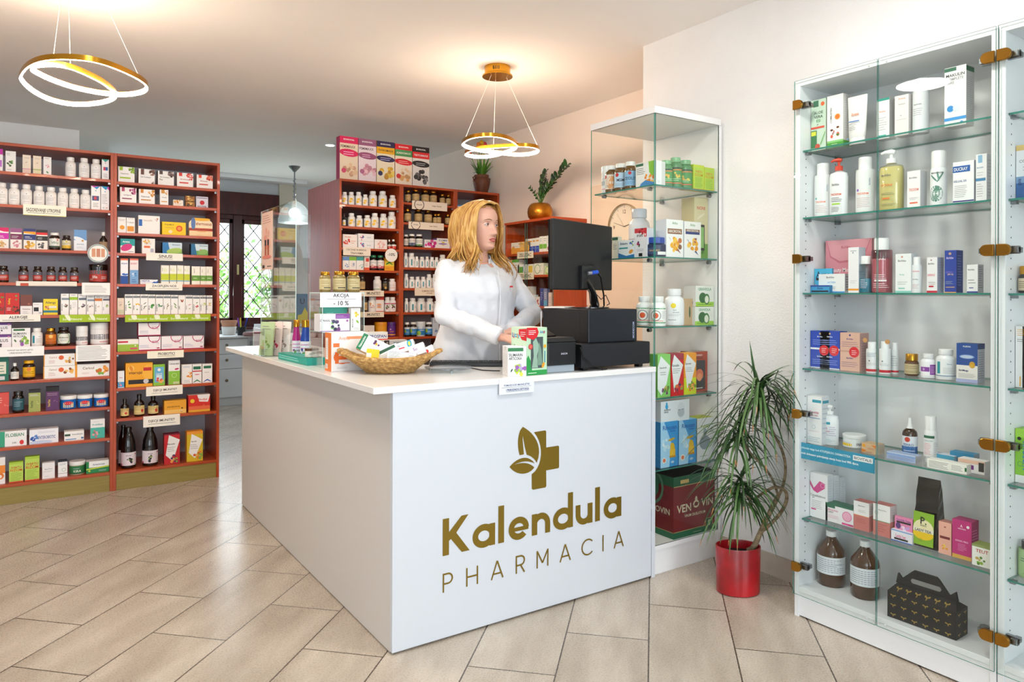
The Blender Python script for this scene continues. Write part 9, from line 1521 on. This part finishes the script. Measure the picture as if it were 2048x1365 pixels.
def smooth(pts, n=6):
    o_ = []
    for i in range(len(pts) - 1):
        a, b, c_, d_ = pts[max(i - 1, 0)], pts[i], pts[i + 1], pts[min(i + 2, len(pts) - 1)]
        for k in range(n):
            t_ = k / n; o_.append(.5 * ((2 * b) + (c_ - a) * t_ + (2 * a - 5 * b + 4 * c_ - d_) * t_ ** 2 + (3 * b - a - 3 * c_ + d_) * t_ ** 3))
    return o_ + [pts[-1]]
tr_ = MB()
def stem(pts, r0, r1):
    s_ = smooth(pts); n = len(s_); tr_.tube(s_, [r0 + (r1 - r0) * i / (n - 1) for i in range(n)], BK_, 8)
b0 = dp(240, 1100); b0 = Vector((b0.x, b0.y, .17))
stem([b0, dp(270, 1050), dp(305, 975), dp(350, 880), dp(395, 790)], .0135, .010)
stem([dp(395, 795), dp(420, 735), dp(432, 650), dp(415, 560), dp(370, 470), dp(322, 370), dp(300, 300)], .0065, .0055)
stem([dp(300, 970), dp(330, 955, -.01), dp(400, 885, -.02), dp(436, 815, -.03), dp(430, 765, -.03), dp(380, 745, -.02), dp(320, 775, 0), dp(270, 805, .0), dp(235, 790, 0)], .008, .0055)
stem([dp(395, 790), dp(372, 720, .01), dp(330, 650, .02), dp(270, 590, .02), dp(215, 520, .0)], .0055, .005)
stem([dp(300, 975, .005), dp(350, 870, .012), dp(390, 790, .015)], .0075, .006)
tr_.build('trunk', pot)
lf = MB(); rr = random.Random(21); GR = [mat(c_, .4) for c_ in ('2a4a22', '3a5f2c', '24401f', '4d6f3a')]; BT = mat('9a6a3c', .6)
def crown(c_, n_, L0, up_bias, spread):
    for k in range(n_):
        a = rr.random() * 2 * PI; el = rr.uniform(-.25, 1.1) * up_bias; L_ = L0 * rr.uniform(.7, 1.12)
        d = Vector((math.cos(a) * math.cos(el), math.sin(a) * math.cos(el), math.sin(el))); s_ = c_ + Vector((0, 0, rr.uniform(-.07, .05)))
        p = s_.copy(); vs = []; fs = []; n = 9; W_ = rr.uniform(.0032, .0052); v = d * (L_ / n) * spread
        for i in range(n + 1):
            t_ = i / n; w_ = W_ * (1 - t_) ** .45 * (.6 + .8 * min(1, t_ * 5)) if i < n else .0002
            sd = v.cross(UPV); sd = sd.normalized() if sd.length > 1e-5 else Vector((1, 0, 0))
            P_ = p.copy(); wx, wy = P_.x + px_, P_.y + py_
            if wx > XW - .014: P_.x = XW - .014 - px_
            if wy > YT - .02: P_.y = YT - .02 - py_
            if P_.x + px_ > XR - .02 and P_.y + py_ < ra + .02: P_.y = ra + .02 - py_
            vs += [P_ - sd * w_, P_ + sd * w_]
            if i: fs.append((2 * i - 2, 2 * i - 1, 2 * i + 1, 2 * i))
            v.z -= L_ / n * .19; v = v.normalized() * (L_ / n); p += v
        tip = rr.random() < .35
        lf.add(vs, fs[:-1] if tip else fs, GR[k % 4], False)
        if tip: lf.add(vs[-4:], [(0, 1, 3, 2)], BT)
crown(dp(300, 270), 120, .34, 1.0, 1.0); crown(dp(195, 470), 85, .27, .9, 1.0); crown(dp(205, 745), 95, .29, .9, 1.0)
for tx, ty in ((250, 5), (255, 60), (262, 110)):
    e_ = dp(tx, ty); b_ = dp(292, 260); n = 6; vs = []; fs = []
    for i in range(n + 1):
        p = b_.lerp(e_, i / n); w_ = .006 * (1 - i / n) ** .5 + .0003; vs += [p - Vector((w_ * RT.x, w_ * RT.y, 0)), p + Vector((w_ * RT.x, w_ * RT.y, 0))]
        if i: fs.append((2 * i - 2, 2 * i - 1, 2 * i + 1, 2 * i))
    lf.add(vs, fs, GR[1])
lf.build('leaves', pot, auto=False)
# ---------------------------------------------------------------- the pharmacist
RX, RY = 1.776, 2.95
def dirv(deg): return Vector((math.cos(math.radians(deg)), math.sin(math.radians(deg)), 0))
bf, bl = dirv(273), dirv(3); hf, hl = dirv(286), dirv(16)
wm = tag(empty('person', (RX, RY, 0)), 'person with long wavy blonde hair in a white coat standing behind the counter', 'person')
def BP(f, l, z): return bf * f + bl * l + Vector((0, 0, z))
HC = BP(.022, .004, 1.576)
def HP(f, l, z): return HC + hf * f + hl * l + Vector((0, 0, z))
SKIN = mat('dfab95', .5, coat=.05, key='skin'); SKIN.node_tree.nodes['Principled BSDF'].inputs['Subsurface Weight'].default_value = .12
SKIN.node_tree.nodes['Principled BSDF'].inputs['Subsurface Radius'].default_value = (.02, .008, .004)
def interp(tab, x):
    if x <= tab[0][0]: return tab[0][1:]
    for a, b in zip(tab, tab[1:]):
        if x <= b[0]:
            t_ = (x - a[0]) / (b[0] - a[0]); t_ = t_ * t_ * (3 - 2 * t_) * .5 + t_ * .5
            return [p + (q_ - p) * t_ for p, q_ in zip(a[1:], b[1:])]
    return tab[-1][1:]
# slices: height, front, back, half width
HEADT = [(-.120, .050, .02, .020), (-.114, .074, .03, .032), (-.103, .084, .045, .040), (-.090, .081, .055, .046), (-.075, .082, .06, .051), (-.06, .083, .066, .057), (-.045, .083, .075, .062), (-.02, .084, .09, .0675),
         (0, .083, .098, .071), (.02, .087, .103, .0735), (.045, .086, .105, .074), (.07, .074, .098, .068), (.09, .052, .078, .053), (.103, .026, .045, .03), (.108, .004, .01, .005)]
def g2(x, s_): return math.exp(-(x / s_) ** 2)
def face_off(l, z):
    o_ = 0
    nz = interp([(-.058, 0), (-.052, .008), (-.045, .0225), (-.038, .024), (-.025, .017), (-.01, .009), (.004, .003), (.02, 0)], z)[0]
    o_ += nz * g2(l, .0085 + .006 * g2(z + .045, .012))
    o_ += .007 * g2(z + .046, .006) * (g2(l - .011, .006) + g2(l + .011, .006))
    o_ -= .011 * g2(z - .001, .011) * (g2(l - .031, .015) + g2(l + .031, .015))
    o_ += .0035 * g2(z - .019, .007) * (g2(l - .028, .02) + g2(l + .028, .02))
    o_ += .003 * g2(z + .035, .02) * (g2(l - .042, .016) + g2(l + .042, .016))
    o_ += (.0045 * g2(z + .0655, .0045) + .0045 * g2(z + .0775, .0045) - .003 * g2(z + .0715, .002)) * g2(l, .019)
    o_ -= .003 * g2(z + .089, .006) * g2(l, .02)
    o_ += .003 * g2(z + .106, .012) * g2(l, .014)
    return o_
def head_point(a, z, grow=0):
    f_, b_, w_ = interp(HEADT, z); l = (w_ + grow) * math.sin(a); c_ = math.cos(a); e_ = abs(c_) ** (.85 if c_ > 0 else 1)
    f = (f_ + grow) * e_ if c_ > 0 else -(b_ + grow) * e_
    if c_ > 0: f += face_off(l, z) * min(1, c_ * 1.6)
    return f, l
q = MB(); NA, NZ = 84, 78; vs = []; fs = []
for j in range(NZ + 1):
    z = -.12 + .228 * j / NZ
    for i in range(NA):
        f, l = head_point(2 * PI * i / NA, z); vs.append(HP(f, l, z))
for j in range(NZ):
    for i in range(NA): fs.append((j * NA + i, j * NA + (i + 1) % NA, (j + 1) * NA + (i + 1) % NA, (j + 1) * NA + i))
fs += [tuple(range(NA - 1, -1, -1)), tuple(NZ * NA + i for i in range(NA))]
q.add(vs, fs, SKIN, True)
def loft(q, secs, m, seg=28):
    """secs: (centre, axis a, axis b, half a, half b)"""
    vs = []
    for c_, A, B, a, b in secs: vs += [c_ + A * a * math.cos(2 * PI * k / seg) + B * b * math.sin(2 * PI * k / seg) for k in range(seg)]
    n = len(secs); fs = [(i * seg + k, i * seg + (k + 1) % seg, (i + 1) * seg + (k + 1) % seg, (i + 1) * seg + k) for i in range(n - 1) for k in range(seg)]
    q.add(vs, fs + [tuple(range(seg - 1, -1, -1)), tuple((n - 1) * seg + k for k in range(seg))], m, True)
loft(q, [(BP(-.005, 0, 1.36), bl, bf, .10, .06), (BP(-.004, 0, 1.40), bl, bf, .075, .055), (BP(-.002, 0, 1.425), bl, bf, .056, .052), (BP(.004, .002, 1.45), bl, bf, .048, .05), (HP(-.016, 0, -.095), hl, hf, .046, .052), (HP(-.016, 0, -.05), hl, hf, .05, .06)], SKIN)
TORS = [(.80, .185, .135, 0), (.95, .19, .14, 0), (1.1, .15, .11, 0), (1.25, .165, .13, .015), (1.36, .15, .09, 0), (1.40, .09, .06, 0)]
loft(q, [(BP(f, 0, z), bl, bf, a, b) for z, a, b, f in TORS], SKIN)
SH = {-1: BP(-.01, -.166, 1.368), 1: BP(-.01, .166, 1.368)}
EL = {-1: BP(.085, -.225, 1.155), 1: BP(.10, .262, 1.150)}; WR = {-1: BP(.325, -.095, 1.062), 1: BP(.20, .06, 1.075)}
for s_ in (-1, 1):
    q.tube([SH[s_], EL[s_]], [.045, .038], SKIN, 14); q.tube([EL[s_], WR[s_]], [.038, .025], SKIN, 14)
    d = (WR[s_] - EL[s_]).normalized(); H0 = WR[s_]; pd = Vector((d.x, d.y, -.07)).normalized(); sd = pd.cross(UPV).normalized(); up_ = sd.cross(pd).normalized()
    pc_ = H0 + pd * .085
    loft(q, [(H0 - pd * .01, sd, up_, .024, .018), (H0 + pd * .025, sd, up_, .033, .016), (H0 + pd * .06, sd, up_, .039, .014), (pc_, sd, up_, .038, .012)], SKIN, 16)
    for k, (o_, L_) in enumerate(((-.028, .062), (-.010, .072), (.009, .068), (.027, .052))):
        b_ = pc_ + sd * o_ - pd * .008; f1 = (pd + up_ * .12 + sd * o_ * 3).normalized(); f2 = (pd - up_ * .3).normalized(); f3 = (pd * .8 - up_ * .55).normalized()
        q.tube([b_, b_ + f1 * L_ * .45, b_ + f1 * L_ * .45 + f2 * L_ * .3, b_ + f1 * L_ * .45 + f2 * L_ * .3 + f3 * L_ * .22], [.0092, .0086, .0078, .0062], SKIN, 10)
    th_ = sd * (1 if s_ < 0 else -1); b_ = H0 + pd * .02 + th_ * .024
    q.tube([b_, b_ + (pd * .7 + th_ * .7) * .035, b_ + (pd * .7 + th_ * .7) * .035 + (pd + th_ * .1 - up_ * .3) * .028, b_ + (pd * .7 + th_ * .7) * .035 + (pd - up_ * .5) * .05], [.013, .0115, .0095, .007], SKIN, 10)
for s_ in (-1, 1): loft(q, [(BP(0, s_ * .09, .84), bl, bf, .085, .09), (BP(.01, s_ * .095, .48), bl, bf, .055, .058), (BP(-.005, s_ * .1, .30), bl, bf, .05, .055), (BP(-.01, s_ * .1, .09), bl, bf, .034, .038), (BP(.05, s_ * .1, .03), bl, bf, .034, .09)], SKIN, 18)
body = q.build('body', wm, auto=False)
m_ = body.modifiers.new('remesh', 'REMESH'); m_.mode = 'VOXEL'; m_.voxel_size = .0034; m_.use_smooth_shade = True
m_ = body.modifiers.new('smooth', 'SMOOTH'); m_.iterations = 3; m_.factor = .5
# lips, eyes, brows
def face_patch(fn, ls, zs, m, lift, name, par):
    q = MB(); vs = []; n = len(ls)
    for z in zs:
        for l in ls:
            l_, z_ = fn(l, z); a = math.asin(max(-1, min(1, l_ / interp(HEADT, z_)[2]))); f, _ = head_point(a, z_); vs.append(HP(f + lift, l_, z_))
    q.add(vs, [(j * n + i, j * n + i + 1, (j + 1) * n + i + 1, (j + 1) * n + i) for j in range(len(zs) - 1) for i in range(n - 1)], m, True); return q.build(name, par)
L11 = [-1 + .2 * k for k in range(11)]
face_patch(lambda u, v: (u * .0235, -.0712 + v * (.0085 if v > 0 else .0100) * (1 - abs(u) ** 2.2) * (1 - (.22 * g2(u, .2) if v > 0 else 0))), L11, [-1, -.5, -.08, .08, .5, 1], mat('c45a58', .35, coat=.1), .0014, 'lips', body)
face_patch(lambda u, v: (u * .022, -.0714 + v * .0007), L11, [-1, 1], mat('7a2f30', .6), .0022, 'mouth_line', body)
for s_ in (-1, 1):
    e = MB(); c_ = HP(.0625, s_ * .031, .0); e.lathe([(0.0001, -.0125)] + [(.0125 * math.cos(a), .0125 * math.sin(a)) for a in [-1.4 + .2 * k for k in range(15)]] + [(.0001, .0125)], mat('e9e2dc', .15, coat=.5), 20, tuple(c_)); eo = e.build('eye', body)
    fdir = (hf * .97 + hl * .16 + Vector((0, 0, -.06))).normalized()
    M = Matrix.Translation(c_ + fdir * .0118) @ fdir.to_track_quat('Z', 'Y').to_matrix().to_4x4()
    MB().lathe([(0, .0012), (.0058, .0002)], mat('5a6a78', .2, coat=.6), 16, xf=M, cap=False).build('iris', eo); MB().lathe([(0, .0018), (.0026, .0013)], mat('0a0a0c', .1), 12, xf=M, cap=False).build('pupil', eo)
    pts = lambda z0, h_, o_: [c_ + hf * (.0128 * math.sqrt(max(0, 1 - (u / 1.25) ** 2)) * .98 + o_) + hl * u * .0145 + Vector((0, 0, z0 + h_ * (1 - u * u))) for u in [-1 + .25 * k for k in range(9)]]
    q = MB(); q.tube(pts(.0005, .0052, .0004), [.0009, .0016, .002, .0021, .0021, .0021, .002, .0016, .0009], SKIN, 6); q.tube(pts(-.001, -.0042, .0), .0016, SKIN, 6); q.build('eyelid', body)
    q = MB(); q.tube(pts(.0002, .0042, .0016), [.0002, .0006, .0008, .0008, .0008, .0008, .0009, .0008, .0003], mat('2c1f1a', .6), 5); q.build('eyelashes', body)
    q = MB(); bp_ = []
    for k in range(8):
        l_ = s_ * (.014 + .036 * k / 7); z_ = .0185 + .006 * math.sin(PI * (k / 7) ** .8 * .9) - .002 * (k / 7); a = math.asin(l_ / interp(HEADT, z_)[2]); f, _ = head_point(a, z_); bp_.append(HP(f + .0008, l_, z_))
    q.tube(bp_, [.0012, .0019, .0021, .002, .0019, .0016, .0012, .0006], mat('8a6238', .8), 6); q.build('eyebrow', body)
# coat
CO = noise_mat('coat_cotton', 'dcdee3', 'e3e5ea', nscale=3, rough=.8, bump=.6, bscale=9, bdist=.02)
q = MB(); ct = [(.70, .25, .185, -.01), (.80, .245, .18, -.005), (.92, .232, .17, 0), (1.0, .215, .158, 0), (1.1, .19, .142, .004), (1.18, .188, .142, .012), (1.26, .20, .150, .018), (1.33, .198, .132, .008), (1.375, .172, .096, -.004), (1.402, .125, .078, -.004), (1.414, .092, .070, .0), (1.422, .074, .064, .0)]
rw_ = random.Random(3)
loft(q, [(BP(f - (.004 if z < 1 else 0), -.006 if z < 1.05 else 0, z), bl, (bf + Vector((0, 0, -.42 * max(0, (z - 1.37) / .05)))) , a, b) for z, a, b, f in ct], CO, 40)
for s_ in (-1, 1):
    c0, c1, c2 = SH[s_], EL[s_], WR[s_]; n = 10
    up_a = [c0.lerp(c1, t_ / n) for t_ in range(n + 1)]; lo_a = [c1.lerp(c2, t_ / n) for t_ in range(n + 1)]
    q.tube([c0 + (c0 - c1) * .05 - bl * s_ * .03] + up_a + lo_a[2:], [.044] + [.053 - .002 * t_ / n + .0022 * math.sin(t_ * 2.4 + s_) for t_ in range(n + 1)] + [.052 - .011 * t_ / n + .003 * math.sin(t_ * 2.9 + s_) for t_ in range(2, n + 1)], CO, 20)
coat = q.build('coat', wm, auto=False)
m_ = coat.modifiers.new('remesh', 'REMESH'); m_.mode = 'VOXEL'; m_.voxel_size = .007; m_.use_smooth_shade = True
m_ = coat.modifiers.new('smooth', 'SMOOTH'); m_.iterations = 9; m_.factor = .6
tx = bpy.data.textures.new('folds', 'CLOUDS'); tx.noise_scale = .075; tx.noise_depth = 1
m_ = coat.modifiers.new('folds', 'DISPLACE'); m_.texture = tx; m_.strength = .020; m_.mid_level = .5; m_.texture_coords = 'LOCAL'
q = MB()                                   # stand-up collar, open at the throat
vs = []; n = 26
for k in range(n + 1):
    a = math.radians(24 + (360 - 48) * k / n); dr = Vector((0, 0, 0)) + bf * math.cos(a) * .062 + bl * math.sin(a) * .066
    for (g_, z) in ((1.10, 1.405), (1.03, 1.442), (.97, 1.442), (1.03, 1.405)): vs.append(BP(.002, 0, z - .030 * math.cos(a)) + dr * g_)
q.add(vs, [(4 * k + j, 4 * k + 4 + j, 4 * k + 4 + (j + 1) % 4, 4 * k + (j + 1) % 4) for k in range(n) for j in range(4)] + [(0, 1, 2, 3), (4 * n + 3, 4 * n + 2, 4 * n + 1, 4 * n)], CO, True); q.build('collar', coat)
q = MB(); q.tube([BP(.155, .012, 1.36), BP(.172, .012, 1.30), BP(.178, .012, 1.22), BP(.166, .012, 1.10), BP(.172, .012, .98), BP(.19, .01, .8)], .0022, mat('e4e6ea', .8), 5); q.build('front_seam', coat)
MB().lathe([(.0085, -.004), (.0085, .004)], mat('c8242c', .3), 16, tuple(BP(.163, .085, 1.285)), .7, 1.2).build('red_pin', coat)
q = MB()
for s_ in (-1, 1): loft(q, [(BP(0, s_ * .09, .80), bl, bf, .095, .10), (BP(.01, s_ * .095, .48), bl, bf, .075, .08), (BP(-.005, s_ * .1, .30), bl, bf, .07, .075), (BP(-.01, s_ * .1, .05), bl, bf, .06, .065)], CO, 20)
q.build('trousers', wm)
for s_ in (-1, 1):
    q = MB(); loft(q, [(BP(.05, s_ * .1, .001), bl, bf, .045, .125), (BP(.05, s_ * .1, .02), bl, bf, .047, .128), (BP(.04, s_ * .1, .05), bl, bf, .042, .11), (BP(.0, s_ * .1, .075), bl, bf, .036, .06)], mat('f0f0f0', .4), 22); q.build('shoe', wm)
# hair
HAIRM = [noise_mat('hair_a', 'b07a34', 'd8a858', scale=(1, 1, .35), nscale=60, rough=.42, lo=.3, hi=.7), noise_mat('hair_b', 'c48f44', 'e8c078', scale=(1, 1, .35), nscale=60, rough=.4, lo=.3, hi=.7), noise_mat('hair_c', '96622a', 'c08840', scale=(1, 1, .35), nscale=60, rough=.45, lo=.3, hi=.7)]
q = MB(); vs = []; fs = []; NA, NZ = 40, 26
for j in range(NZ + 1):
    z = -.13 + .25 * j / NZ
    for i in range(NA):
        a = 2 * PI * i / NA; zz = min(z, .107); f, l = head_point(a, max(-.118, min(.1075, z)), .012 if z < .1 else .006)
        ca = math.cos(a); lim = .38 if z < .058 else (.38 + (z - .058) * 22)          # keep the face free
        if ca > lim and z < .085: f = min(f, .030)
        if z < -.02: f_, b_, w_ = interp(HEADT, -.02); l = (w_ + .016) * math.sin(a); f = min(.03, (b_ + .012) * (ca if ca < 0 else ca * .3))
        vs.append(HP(f, l, z - (.0 if z < .1 else .002)))
for j in range(NZ):
    for i in range(NA): fs.append((j * NA + i, j * NA + (i + 1) % NA, (j + 1) * NA + (i + 1) % NA, (j + 1) * NA + i))
fs.append(tuple(NZ * NA + i for i in range(NA))); q.add(vs, fs, HAIRM[2], True)
rh = random.Random(12); PT = .018
for k in range(400):
    s_ = -1 if k % 9 < 5 else 1; u = rh.random() ** .85; v_ = rh.uniform(-1, 1); w_ = rh.random(); out = k % 3 == 0
    lay = rh.uniform(-.005, .005)
    top = Vector((.072 - .15 * u, PT - s_ * .004, .0))
    zt = .116 - .9 * max(0, top.x - .02) ** 1.35 - 1.1 * max(0, -top.x - .02) ** 1.5
    ff = .062 - .168 * u
    endz = rh.uniform(-.30, -.16)
    wv = rh.uniform(.010, .020); ph_ = .9 * s_ + u * 7 + rh.uniform(-.5, .5); fq = rh.uniform(30, 36)
    bulge = .008 * (1 - abs(u - .5) * 2)
    P = [Vector((top.x, top.y, zt)), Vector((top.x * .97, PT * .5 + s_ * .038, zt + .002 - .004 * u)), Vector((ff * .95, s_ * (.077 + lay), .066)), Vector((ff - .002, s_ * (.092 + lay + bulge), .01)), Vector((ff - .006, s_ * (.094 + lay + bulge + .004 * v_), -.05)),
         Vector((ff + .012 * v_, s_ * (.090 + .014 * w_), -.11)), Vector((ff + .022 * (1 - u) + .014 * v_, s_ * (.084 + .040 * w_), -.165)), Vector((ff + .040 * (1 - u) + .018 * v_, s_ * (.070 + .064 * w_), endz))]
    if u > .8: P = [P[0]] + [Vector((p.x - .008, p.y * (1 - (u - .8) * 3.6 * w_), p.z)) for p in P[1:]]
    sm = smooth(P, 6); pts = []
    for i, p in enumerate(sm):
        a_ = max(0, -p.z + .04) / .17; a_ = min(1.5, a_ * a_)
        pts.append(HP(p.x + wv * a_ * math.sin(p.z * fq + ph_), p.y + s_ * wv * a_ * math.cos(p.z * fq + ph_) , p.z))
    n = len(pts); rd = [(.0032 + .0042 * math.sin(PI * min(1, i / n * 1.1 + .12)) ** .7) * (1 if i < n - 5 else (n - i) / 6) for i in range(n)]
    q.tube(pts, [max(.0006, r_) for r_ in rd], HAIRM[(k * 7 // 3) % 3], 6, flat=.5)
q.build('hair', body, auto=False)
finish_labels()
